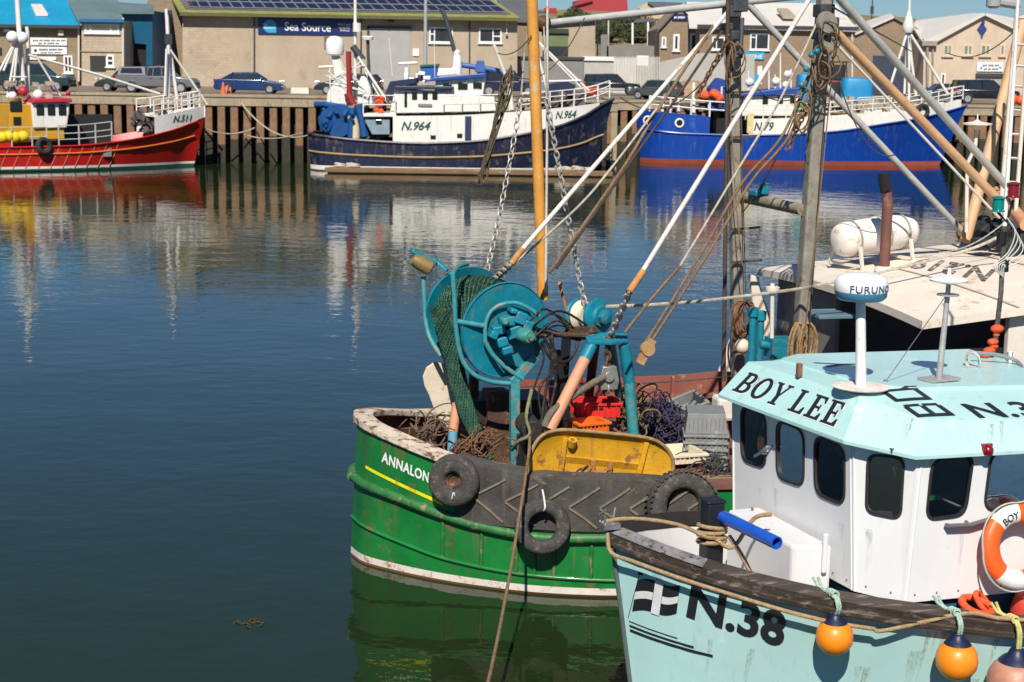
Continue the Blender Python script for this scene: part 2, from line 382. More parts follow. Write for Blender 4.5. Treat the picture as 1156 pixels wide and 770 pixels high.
bl = ['low dark gorse bush at the foot of the scrubby bank', 'rounded gorse bush high on the scrubby bank']
for k, (px, py, D, r) in enumerate(((676, 45, 206, 2.0), (686, 33, 214, 1.7), (698, 38, 210, 2.4), (709, 34, 216, 1.8), (697, 31, 222, 1.5), (722, 36, 213, 2.1), (734, 33, 218, 2.2), (742, 40, 209, 1.8), (660, 24, 232, 1.3), (650, 22, 228, 1.5), (638, 25, 230, 1.3), (712, 44, 206, 1.7), (728, 44, 206, 1.6), (690, 44, 206, 1.8))):
    D = 203
    while D < 330 and PY(px, py + 5, D).z > bankz(PY(px, py, D).x, D): D += .5
    p = PY(px, py, D); shrub(p.x, D, r * D / 210, r * 1.25 * D / 210, k + 40, bl[1 if py < 36 else 0])
# ================================================================ buildings on the quay
class Bd:
    def __init__(s, name, label, cat, D, px, group='buildings on the quay', z0=None):
        p = PY(px, 90, D); s.D = D; s.z0 = gz(p.x) if z0 is None else z0; s.o = Vector((p.x, D, s.z0)); s.t = thing(name, label, cat, s.o, 0, group)
    def P(s, px, py, d=0):
        if py is None: q = PY(px, 90, s.D - d); q.z = s.z0 - .02
        else: q = PY(px, py, s.D - d)
        return q - s.o
    def wall(s, pts, depth, mat, name='wall'):
        m = MB(); m.prism([s.P(*p) for p in pts], (0, depth, 0)); return m.build(name, mat, s.t)
    def rect(s, a, b, d=0):
        c = s.P((a[0] + b[0]) / 2, (a[1] + b[1]) / 2, d); k = (s.D - d) / FPX * 1.013; return c, abs(b[0] - a[0]) * k, abs(b[1] - a[1]) * k
    def panel(s, name, a, b, mat, d=.06, th=.05, parent=None, bevel=0):
        c, w, h = s.rect(a, b, d); m = MB(); m.box(c, (w, th, h)); return m.build(name, mat, parent or s.t, bevel=bevel)
    def window(s, a, b, mull=(), trans=None, frame=None, sill=True, fr=.07, glass=None):
        c, w, h = s.rect(a, b, .03); m = MB(); fr_ = frame or whitef
        for sx in (-1, 1): m.box(c + Vector((sx * (w / 2 - fr / 2), 0, 0)), (fr, .10, h))
        for sz in (-1, 1): m.box(c + Vector((0, 0, sz * (h / 2 - fr / 2))), (w - 2 * fr, .10, fr))
        for f in mull: m.box(c + Vector((w * (f - .5), 0, 0)), (fr * .8, .09, h - 2 * fr))
        if trans: m.box(c + Vector((w * (trans[0] - .5) / 1, 0, h * (trans[1] - .5))), (w * trans[2], .085, fr * .8))
        if sill: m.box(c + Vector((0, -.06, -h / 2 - .06)), (w + .2, .2, .1))
        f = m.build('window', fr_, s.t); m = MB(); m.box(c + Vector((0, .01, 0)), (w - 2 * fr + .02, .03, h - 2 * fr + .02)); m.build('pane', glass or dglass, f)
    def pipe(s, px, y0, y1, mat, r=.07, d=.12):
        m = MB(); m.tube([s.P(px, y0, d), s.P(px, y1, d)], r, 8); return m.build('downpipe', mat, s.t, 50)
    def text(s, name, txt, px, py, hpx, mat, bold=.01, wpx=None, d=.12, parent=None, shear=0):
        k = (s.D - d) / FPX; vs, fs, w_ = glyphs(txt, hpx * k, bold, shear); sc = (wpx * k / w_) if wpx else 1; p = s.P(px, py, d)
        return decal(name, (vs, fs), lambda u, v: p + Vector((u * sc, 0, v - .015 * u * sc)), mat, parent or s.t, 0)
    def roof(s, pts, mat, th=.18, name='roof'):
        """pts: (px, py, depth back) corners"""
        m = MB(); q = []
        for px, py, b in pts: q.append(PY(px, py, s.D + b) - s.o)
        m.prism(q, (0, 0, -th)); return m.build(name, mat, s.t)
def illeg(b, s_, px, py, h, words, mat_=None):
    m = MB(); x = px
    for i, w in enumerate(words):
        n = max(2, int(w / 1.3))
        for j in range(n): c = b.P(x + w * (j + .5) / n, py - h * (.5 if j % 3 else .42), .15); k = b.D / FPX; m.box(c, (w / n * k * .72, .02, h * k * (.62 if j % 3 else .85)))
        x += w + 1.2
    return m.build('sign_lettering', mat_ or dlet, s_)
whitef = M('white_frame', (.74, .74, .72), .5, .08); dglass = M('dark_window', (.03, .035, .04), .08, .3, .8)
whitesign = M('white_sign', (.74, .74, .74), .5, .06); navys = M('navy_sign', (.006, .018, .115), .4, .1); cyans = M('cyan_sign', (.02, .33, .56), .45, .1); wlet = M('white_lettering', (.75, .75, .75)); dlet = M('dark_lettering', (.05, .07, .12), .5)
harl = lambda n, c: M(n, c, .95, .16, .35, bump=.3, bscale=4, wear=tuple(q * .78 for q in c), wamt=.35, wscale=.6, streak=tuple(q * .70 for q in c), samt=.42)
st1 = blocks(harl('tan_blockwork', (.30, .23, .15)), .45, .225); st2 = blocks(harl('cream_blockwork', (.47, .385, .285)), .45, .225); st3 = harl('sandy_render', (.41, .34, .25)); st4 = blocks(harl('brown_blockwork', (.29, .215, .145)), .45, .225)
tinblue = wave_bump(M('blue_tin', (.012, .30, .52), .5, .14, .5, wear=(.05, .36, .52), wamt=.3, wscale=.8), 'X', 2.2, .8, .05)
tingreen = wave_bump(M('grey_green_tin', (.16, .24, .25), .6, .18, .6), 'X', 2.4, 1, .06); tinteal = wave_bump(M('teal_cladding', (.008, .10, .20), .5, .2, .6), 'X', 1.6, 1, .06)
tinwhite = wave_bump(M('white_sheet_roof', (.62, .59, .54), .6, .1, .3, wear=(.5, .45, .38), wamt=.3, wscale=.5), 'X', 1.5, .6, .04); moss = M('mossy_trim', (.22, .23, .06), .85, .3, 1.5); greyroof = wave_bump(M('grey_sheet_roof', (.12, .125, .13), .7, .15, .5), 'X', 2, .8, .05)
fasc = M('dark_fascia', (.035, .04, .05), .6); steelshut = wave_bump(M('steel_shutter', (.33, .33, .32), .55, .12, .8), 'Z', 4, .5, .03); pvc = M('pale_pipe', (.6, .58, .53), .6, .1)
# 1 blue roofed workshop at the far left
b = Bd('workshop', 'tan workshop with bright blue tin roof and white signboards', 'building', 136, 20)
b.wall([(-60, None), (88, None), (88, 29), (-60, 26)], 12, st1)
b.roof([(-70, 29, -.6), (90.5, 29.5, -.6), (74, -4, 7), (-70, -6, 7)], tinblue); b.panel('gutter', (-70, 27.5), (90, 31), fasc, .68, .12)
m = MB(); m.prism([PY(36, 8, 140.8) - b.o + Vector((0, -.25, .25)), PY(48, 8, 140.8) - b.o + Vector((0, -.25, .25)), PY(55, 18.5, 137.8) - b.o + Vector((0, -.2, .22)), PY(41, 18.5, 137.8) - b.o + Vector((0, -.2, .22))], (0, 0, -.2)); m.build('skylight', M('skylight', (.68, .60, .55), .4), b.t)
s_ = b.panel('signboard', (35, 43), (75, 51), whitesign, .1); illeg(b, s_, 37, 46.5, 1.8, (6, 4, 7, 5, 4, 5)); illeg(b, s_, 43, 49.8, 1.8, (5, 3, 8, 4))
s_ = b.panel('signboard', (36, 53), (75, 61), whitesign, .1); illeg(b, s_, 44, 57, 2.2, (10, 9, 5)); illeg(b, s_, 46, 60, 1.4, (7, 6, 8))
m = MB(); m.lathe([(0, 0), (.13, 0), (0, .02)], b.P(40, 57, .14), (0, -1, 0), 14); m.build('sign_emblem', navys, b.t)
b.panel('lintel', (32, 64), (63, 67.5), whitesign, .1); b.window((72, 63), (82, 82), (.5,), None, fr=.14); b.pipe(89, 28, 92, pvc, .1); b.panel('wall_lamp', (66, 34), (72, 40), M('lamp_cream', (.55, .5, .38)), .2, .25); b.panel('wall_lamp', (5, 33), (11, 36), whitesign, .2, .25); b.panel('window', (-2, 54), (2, 62), dglass, .05)
# 2 cream office and teal shed
b = Bd('office', 'cream block office with white window band and grey green roof', 'building', 135, 115)
b.wall([(92, None), (139.5, None), (139.5, 23), (92, 23)], 10, st2)
b.roof([(89, 24.5, -.5), (140, 24.5, -.5), (133, 0, 8), (74, -3, 8)], tingreen); b.panel('fascia', (90, 21.5), (139, 25), M('blue_fascia', (.01, .12, .30), .5), .6, .12)
b.window((96, 26), (134, 37), (.17, .76), None, fr=.16, glass=M('pale_blind', (.50, .48, .42), .6)); b.panel('entrance', (102, 62.5), (119, 80), M('dark_doorway', (.03, .03, .025), .5), .04); b.panel('door_frame', (101, 61), (120, 63), st2, .1); b.window((120, 62), (129, 75), (.12,), (.55, .5, .8), fr=.16); b.panel('string_course', (92, 57.5), (139, 58.5), st2, .08)
b.pipe(139, 20, 75, pvc, .09)
b = Bd('shed', 'tall teal metal shed beside the cream office', 'building', 138, 150)
b.wall([(136, None), (140, None), (140, 48), (165, 50), (165, None), (172, None), (172, 12), (130, 12)], 9, tinteal); b.panel('doorway', (140, 49), (165, 88), dkvoid_ if 'dkvoid_' in globals() else M('dark_recess', (.012, .011, .010), .9), -.5, .05); b.roof([(125, 13, -.6), (174, 13.5, -.6), (174, 5, 5), (122, 2, 5)], tingreen)  # near-black sheet in the doorway stands in for the shade inside
# 3 fish warehouse
b = Bd('stone_shed', 'brown stone gable shed next to the long warehouse', 'building', 146, 190)
b.wall([(164, None), (216, None), (216, -30), (176, -30), (164, 10)], 6, st4)
m = MB(); rnd = random.Random(2)
for i in range(9): m.box(b.P(176 + rnd.uniform(-2, 2), 24 + i * 5.2, .5), (.7, .5, .6), rot=Matrix.Rotation(rnd.uniform(-.5, .5), 3, 'Y'))
m.build('black_hoist', M('black_gear_', (.015, .015, .017), .7), b.t, bevel=.05); b.panel('hoist_light', (172, 14), (181, 20), whitef, .9, .3)
b = Bd('warehouse', 'long tan fish warehouse with solar panels and a navy sign', 'building', 142, 400)
b.wall([(206, None), (262, None), (262, 13.7), (206, 12.8)], 1.0, st2); b.wall([(262, None), (584, None), (584, 19.5), (262, 14)], 14, st3)
e0, e1 = PY(203, 13.5, 141.2) - b.o, PY(587, 19.8, 141.2) - b.o; rg = Vector((-5.2, 14, 4.6)); rg1 = Vector((-6.5, 14, 4.6))
def rp(u, w, l=0): return (e0.lerp(e1, u)).lerp((e0 + rg).lerp(e1 + rg1, u), w) + Vector((0, -.3 * l, l))
m = MB(); m.prism([rp(0, 0), rp(1, 0), rp(1, 1), rp(0, 1)], (0, 0, -.2)); m.build('roof', moss, b.t)
m = MB(); m.prism([rp(.02, .05, .04), rp(.985, .05, .04), rp(.985, 1, .04), rp(.02, 1, .04)], (0, 0, .02)); m.build('roof_sheeting', greyroof, b.t)
pm = M('solar_cell', (.014, .017, .034), .35, .25, .4, coat=.25); pe = M('panel_edge', (.22, .23, .26), .5)
for r_ in range(3):
    for c in range(29):
        u0 = .035 + c * .0325; u1 = u0 + .0315; w0 = .075 + r_ * .125; w1 = w0 + .118
        m = MB(); m.prism([rp(u0, w0, .12), rp(u1, w0, .12), rp(u1, w1, .12), rp(u0, w1, .12)], (0, 0, .04)); f = .0016
        m.mat(1).prism([rp(u0 + f, w0 + .006, .166), rp(u1 - f, w0 + .006, .166), rp(u1 - f, w1 - .006, .166), rp(u0 + f, w1 - .006, .166)], (0, 0, .004)); m.build('solar_panel', [pe, pm], b.t)
m = MB(); m.prism([e0 + Vector((0, -.15, -.32)), e1 + Vector((0, -.15, -.32)), e1 + Vector((0, -.15, -.04)), e0 + Vector((0, -.15, -.04))], (0, .12, 0)); m.build('gutter', M('mossy_gutter', (.10, .10, .04), .8), b.t)
s_ = b.panel('signboard', (293, 20.5), (400, 38.5), navys, .1, .08)
wl_ = M('sign_white', (.75, .76, .78), .5); b.text('sign_lettering', 'Sea Source', 321.5, 34.2, 9, wl_, .012, 51, .16, s_)
for i, t_ in enumerate(('Wild Caught', 'Sustainable', 'Seafood')): b.text('sign_lettering', t_, 381 + i * 1.5, 28.6 + i * 3.3, 2.3, wl_, 0, 15 - i * 2.4, .16, s_)
m = MB(); c = b.P(304.5, 29.6, .15); m.lathe([(0, 0), (.57, 0), (.57, .02), (0, .02)], c, (0, -1, 0), 24); m.prism([c + Vector((.05, -.01, -.56)), c + Vector((.57, -.01, -.56)), c + Vector((.57, -.01, 0)), c + Vector((.05, -.01, 0))], (0, -.012, 0)); o = m.build('sign_emblem', cyans, s_)
b.text('sign_lettering', 'sea', 297.5, 28.6, 2.4, wl_, .012, None, .2, s_); b.text('sign_lettering', 'source', 297.5, 32.3, 2.4, wl_, .012, 13, .2, s_)
b.panel('roller_door', (417, 32), (462, 100), steelshut, .02); b.panel('door_head', (415, 29.5), (464, 33), fasc, .1, .12); b.panel('door_jamb', (414.5, 32), (417, 98), fasc, .1, .12)
b.window((485, 31), (511, 48), (.22,), (.12, .55, .2), fr=.13); b.window((541, 32), (566, 48), (.62,), (.8, .45, .35), fr=.13); b.panel('vent_plate', (366, 40), (378, 55), M('brown_plate', (.16, .12, .085), .7), .04); b.panel('door_sign', (466, 55), (473, 63), whitesign, .08)
for px in (287, 407.5, 530): b.pipe(px, 16, 96, fasc, .06)
m = MB(); m.tube([b.P(572, 20, .3), b.P(572, 36, .3)], .03); m.ball(b.P(572, 38, .3), .12, 6); m.build('hanging_lamp', pvc, b.t); m = MB(); m.box(b.P(441, 23, .4), (.5, .6, .35)); m.tube([b.P(441, 23, .4), b.P(438, 26, .7)], .06); m.build('floodlight', fasc, b.t)
# lamp post in front of it
p = PY(480, 92, 128); p.z = ZQ1; t = thing('lamp_post', 'tall galvanised lamp post in front of the warehouse', 'lamp post', p)
m = MB(); m.tube([(0, 0, 0), (0, 0, 9.5)], [.17, .12], 12); m.build('column', M('galv_column', (.42, .44, .45), .45, .1, metal=.3), t, 50); m = MB(); m.box((0, 0, .5), (.45, .45, 1.0)); m.build('base_cover', M('galv_column', (.42, .44, .45)), t, bevel=.03); m = MB(); m.tube([(0, 0, 9.4), (0, -.6, 9.7), (0, -1.4, 9.75)], .06); m.box((0, -1.7, 9.75), (.25, .7, .12)); m.build('lantern', fasc, t)
# 4 grey store with olive shutter
b = Bd('store', 'plain pale store with an olive roller shutter behind the orange mast', 'building', 168, 640)
b.wall([(583, None), (672, None), (672, 22), (583, 28)], 14, st3); b.panel('shutter', (613, 33), (641, 52), wave_bump(M('olive_shutter', (.13, .165, .07), .6, .15, .8), 'Z', 3, .5, .03), .05); b.panel('shutter_box', (612, 32.5), (641.5, 37.5), M('dark_green', (.03, .045, .03), .6), .2, .2); b.panel('opening', (613, 52), (641, 63), dglass, .03); b.roof([(578, 29, -.4), (676, 22, -.4), (676, 19.5, 12), (578, 22, 12)], greyroof)
m = MB(); b2 = b
b = Bd('lean_to', 'dark slate roofed annexe at the right end of the warehouse', 'building', 160, 592); b.wall([(578, None), (607, None), (607, 24), (578, 22)], 10, st4); b.roof([(574, 22.5, -.3), (608, 24.5, -.3), (600, -2, 8), (560, -3, 8)], greyroof)
# red shed and containers up on the bank
b = Bd('red_shed', 'large red metal shed on the skyline behind the bank', 'building', 300, 680, z0=15.5)
b.wall([(647, None), (708, None), (708, -1), (703, -8), (665, -8), (647, 6)], 20, wave_bump(M('red_cladding', (.36, .035, .045), .6, .1, .3), 'X', .8, .6, .06)); b.roof([(646, 6.5, -.5), (669, .5, -.5), (669, -4, 10), (646, 2, 10)], M('dark_red_roof', (.20, .02, .03), .7))
for px, c_, lab in ((621, (.55, .05, .04), 'red shipping container on the skyline left of the red shed'), (610, (.03, .14, .32), 'blue shipping container on the skyline left of the red one')):
    b = Bd('container', lab, 'container', 270, px, 'containers on the skyline', z0=15.6); b.wall([(px - 7, None), (px + 7, None), (px + 7, 9 + (px == 610) * 4), (px - 7, 9 + (px == 610) * 4)], 2.6, wave_bump(M('container_' + str(px), c_, .5, .1), 'X', 3, .8, .06), 'body')
b = Bd('house', 'small cream house with slate roof on the skyline', 'building', 260, 745, z0=12); b.wall([(722, None), (800, None), (800, 9), (742, 9), (730, 3), (722, 9)], 10, M('pale_render', (.55, .42, .27), .9, .1, .3)); b.roof([(731, 2, -.4), (744, 10, -.4), (802, 10, -.4), (802, 4, 6), (738, 2, 6)], M('slate', (.10, .11, .125), .7, .2, .6))
# yard: frame, walls, container, palisade
t = thing('open_shed', 'white open steel frame in front of the scrubby bank', 'shed', PY(714, 50, 190))
o_ = Vector(t.location); m = MB()
for px in (714, 731.5):
    m = MB(); m.beam(PY(px, 52, 190) - o_, PY(px, 24, 190) - o_, .22, .22, (1, 0, 0)); m.build('post', whitef, t)
m = MB(); m.beam(PY(714, 42, 190) - o_, PY(731, 42, 190) - o_, .08, .08); m.beam(PY(713, 25, 190) - o_, PY(745, 23, 190) - o_, .22, .2); m.prism([PY(714, 25, 190) - o_, PY(735, 25, 190) - o_, PY(750, 21, 197) - o_, PY(722, 21, 197) - o_], (0, 0, -.1)); m.build('roof_frame', greyroof, t)
for px in (675, 687):
    t = thing('steel_pole', 'thin galvanised pole by the ' + ('dark ivy at the store corner' if px == 675 else 'grey yard fence'), 'pole', PY(px, 62, 172)); m = MB(); o_ = Vector(t.location); m.tube([(0, 0, -4), PY(px, 21, 172) - o_], .09, 8); m.build('post', pvc, t, 50)
palm = wave_bump(M('grey_palisade', (.38, .37, .34), .6, .15, .8), 'X', 3.2, .9, .08)
b = Bd('yard_fence', 'grey corrugated yard fence in front of the scrubby bank', 'fence', 164, 760, 'fences'); b.wall([(685, None), (800, None), (800, 54), (760, 53), (709, 50), (685, 52)], .1, palm, 'panel'); b.wall([(678.5, None), (687, None), (687, 39), (678.5, 39)], .12, palm, 'panel')
b = Bd('yard_fence', 'pale wall of corrugated sheeting behind the bright blue boat', 'fence', 151, 800, 'fences'); b.wall([(745, None), (852, None), (852, 62), (790, 60), (745, 70)], .1, M('grey_sheet', (.40, .385, .35), .7, .12, .5), 'panel')
b = Bd('palisade_fence', 'white palisade fence behind the black four by four', 'fence', 152, 720, 'fences'); m = MB()
for k in range(30):
    px = 693 + k * 1.75; m.prism([b.P(px, None), b.P(px + .95, None), b.P(px + .95, 65), b.P(px + .47, 63.5), b.P(px, 65)], (0, .04, 0))
for py in (68, 84): m.bb(b.P(692, py, -.06) , b.P(746, py + .8, -.1))
m.build('pales', M('palisade_white', (.60, .58, .53), .6, .15), b.t)
b = Bd('shipping_container', 'white shipping container behind the black four by four', 'container', 156, 680); b.wall([(659.5, None), (718, None), (718, 66), (659.5, 66)], 2.4, wave_bump(M('white_container', (.62, .60, .55), .6, .1), 'X', 3, .8, .07), 'body'); b.panel('top_rail', (658.5, 64), (693, 68.5), whitef, .1, .15); b.panel('door_label', (719, 63), (732, 74), whitef, .1)
b = Bd('yard_fence', 'grey corrugated fence behind the bow of the navy boat', 'fence', 154, 620, 'fences'); b.wall([(583, None), (659, None), (659, 66), (583, 66)], .1, palm, 'panel'); b.panel('top_rail', (583, 64), (659, 67), fasc, .12, .08)
m = MB(); b = Bd('earth_heap', 'sandy earth heap on the quay above the bright blue boat', 'earth heap', 146, 790); rows = []
for i in range(9):
    a = i / 8; rows.append([b.P(750 + 60 * a, None) + Vector((0, q * 2.2, (1.35 * (1 - q * q) * math.sin(math.pi * min(1, a * 1.0 + .02)) ** .5 + .12 * mnoise.noise(Vector((a * 9, q * 3, 1)))))) for q in lin(-1, 1, 9)])
m.grid(rows); m.build('mound', M('earth', (.33, .22, .13), .95, .3, .8, bump=.4), b.t, 60)
# gabled and white-roofed sheds
b = Bd('gable_shed', 'brown stone gable shed with a small blue sign', 'building', 158, 768)
b.wall([(744.5, None), (791, None), (791, 28), (768, 7), (744.5, 32)], 14, st4); b.roof([(742, 34.5, -.3), (768.5, 5.5, -.3), (772, 3, 14), (748, 26, 14)], greyroof, .2); b.roof([(768, 5.5, -.3), (794, 30, -.3), (794, 26, 14), (772, 3, 14)], tinwhite, .2)
s_ = b.panel('signboard', (759, 16), (776, 23), navys, .1); illeg(b, s_, 761, 21.2, 3.2, (3, 8), wlet); b.window((760, 39), (767, 57), (), None, fr=.2); b.window((779, 38), (787, 57), (), None, fr=.2); b.window((747, 42), (752, 53), (), None, fr=.16)
b = Bd('long_shed', 'long brown shed with white roof and cyan signs', 'building', 154, 870)
b.wall([(790, None), (965.5, None), (965.5, 31), (790, 29)], 16, st4); b.roof([(778, 29.5, -.5), (968, 33, -.5), (944, 4, 9), (775, 2, 9)], tinwhite, .22); b.panel('gutter', (790, 29), (967, 31.5), fasc, .62, .1)
b.roof([(877, 12.5, 4.1), (889, 12.7, 4.1), (898, 21.5, 1.8), (884, 21.2, 1.8)], M('rooflight', (.36, .32, .22), .4), -.3, 'rooflight')
b.window((847, 38), (868, 56), (.32,), (.17, .75, .32), fr=.13); b.window((804, 42), (818, 56), (.35,), None, fr=.13)
s_ = b.panel('signboard', (809, 59), (819, 66), navys, .1); b.text('sign_lettering', 'ET', 811, 64.8, 4.4, wlet, .02, 6.5, .16, s_)
s_ = b.panel('signboard', (834, 59), (862.5, 67), cyans, .1); b.text('sign_lettering', 'EUGENE', 836, 65.4, 4.2, wlet, .02, 24.5, .16, s_); b.panel('signboard', (839, 84), (856, 96), cyans, .12)
b.pipe(962, 33, 92, pvc, .09); b.panel('door', (855, 75), (860, 95), whitef, .05)
b = Bd('brown_shed', 'brown gable shed with a dark blue sliding door', 'building', 160, 1005)
b.wall([(962, None), (1044, None), (1044, 36), (1009, 19.5), (962, 38)], 14, st4); b.roof([(960, 40, -.3), (1009.5, 18, -.3), (1005, 15, 14), (958, 30, 14)], tinwhite, .2); b.roof([(1009, 18, -.3), (1046, 37, -.3), (1040, 34, 14), (1005, 15, 14)], M('brown_roof', (.24, .18, .12), .8), .2); b.panel('sliding_door', (985, 64), (1022, 106), M('dark_blue_door', (.03, .045, .085), .6), .06)
b = Bd('cream_hall', 'cream gable hall with a blue diamond emblem and a white sign', 'building', 152, 1110)
gp = harl('cream_render', (.56, .45, .34)); b.wall([(1043, None), (1176, None), (1176, 46), (1112, 16), (1056, 44), (1043, 44)], 24, gp)
b.roof([(1041, 47, -.4), (1057, 45, -.4), (1112.5, 14.5, -.4), (1096, 15, 16), (1034, 23, 16), (1030, 30, 8)], tinwhite, .22); b.roof([(1112, 14.5, -.4), (1178, 46, -.4), (1170, 25, 16), (1112, 14.5, 14)], tinwhite, .22)
m = MB(); m.box(b.P(1049, 49, .3), (1.4, .5, .45)); m.tube([b.P(1047, 50, .3), b.P(1047, 98, .3)], .12, 8); m.tube([b.P(1053, 50, .2), b.P(1053, 98, .2)], .08, 8); m.build('downpipe', M('grey_pipe', (.30, .26, .22), .7), b.t)
for x0, x1 in ((1064.5, 1075), (1087, 1098), (1106.5, 1118), (1128.5, 1134.5), (1141, 1147)): b.window((x0, 50.5), (x1, 63), (.55,) if x1 - x0 > 8 else (), None, M('buff_frame', (.60, .50, .36), .6), fr=.17, glass=M('pale_window', (.20, .22, .18), .15))
m = MB(); m.prism([b.P(1103, 33, .06), b.P(1108.5, 41, .06), b.P(1114, 33, .06), b.P(1108.5, 25, .06)], (0, -.05, 0)); m.prism([b.P(1107.5, 27, .12), b.P(1111.5, 27, .12), b.P(1111.5, 22, .12), b.P(1108.5, 22, .12)], (0, -.05, 0)); m.prism([b.P(1107, 40, .12), b.P(1110, 40, .12), b.P(1108.5, 43, .12)], (0, -.05, 0)); m.build('emblem', M('emblem_blue', (.03, .045, .22), .5, .3, 2), b.t)
s_ = b.panel('signboard', (1103.5, 70.5), (1132, 80.5), whitesign, .1); illeg(b, s_, 1109.5, 75, 2.4, (5, 6, 5)); illeg(b, s_, 1110.5, 79, 2.2, (4, 3, 7))
m = MB(); m.prism([b.P(1105.5, 78, .16), b.P(1108.5, 74, .16), b.P(1109, 77, .16)], (0, -.02, 0)); m.build('sign_emblem', cyans, s_); m = MB(); m.prism([b.P(1127.5, 75, .16), b.P(1131, 76, .16), b.P(1129, 77.5, .16)], (0, -.02, 0)); m.build('sign_emblem', cyans, s_)
b.panel('roller_door', (1102.5, 86), (1134, 99), steelshut, .05); b.panel('door_head', (1102, 83), (1135, 87), fasc, .15, .2); b.window((1062, 83), (1067, 98), (), None, fr=.13)
b = Bd('far_hall', 'white roofed hall behind the right side of the cream hall', 'building', 190, 1150); b.wall([(1120, None), (1210, None), (1210, 30), (1120, 27)], 10, gp); b.roof([(1118, 28, -.4), (1215, 32, -.4), (1200, 24, 9), (1112, 22, 9)], tinwhite, .2)
m = MB(); t = thing('chimney_pole', 'thin dark mast on the skyline behind the white roofed shed', 'mast', PY(983, 40, 260)); m.tube([(0, 0, -2), (0, 0, 8.5)], .1, 6); m.box((0, 0, 4), (.5, .3, 1.2)); m.build('pole', fasc, t)
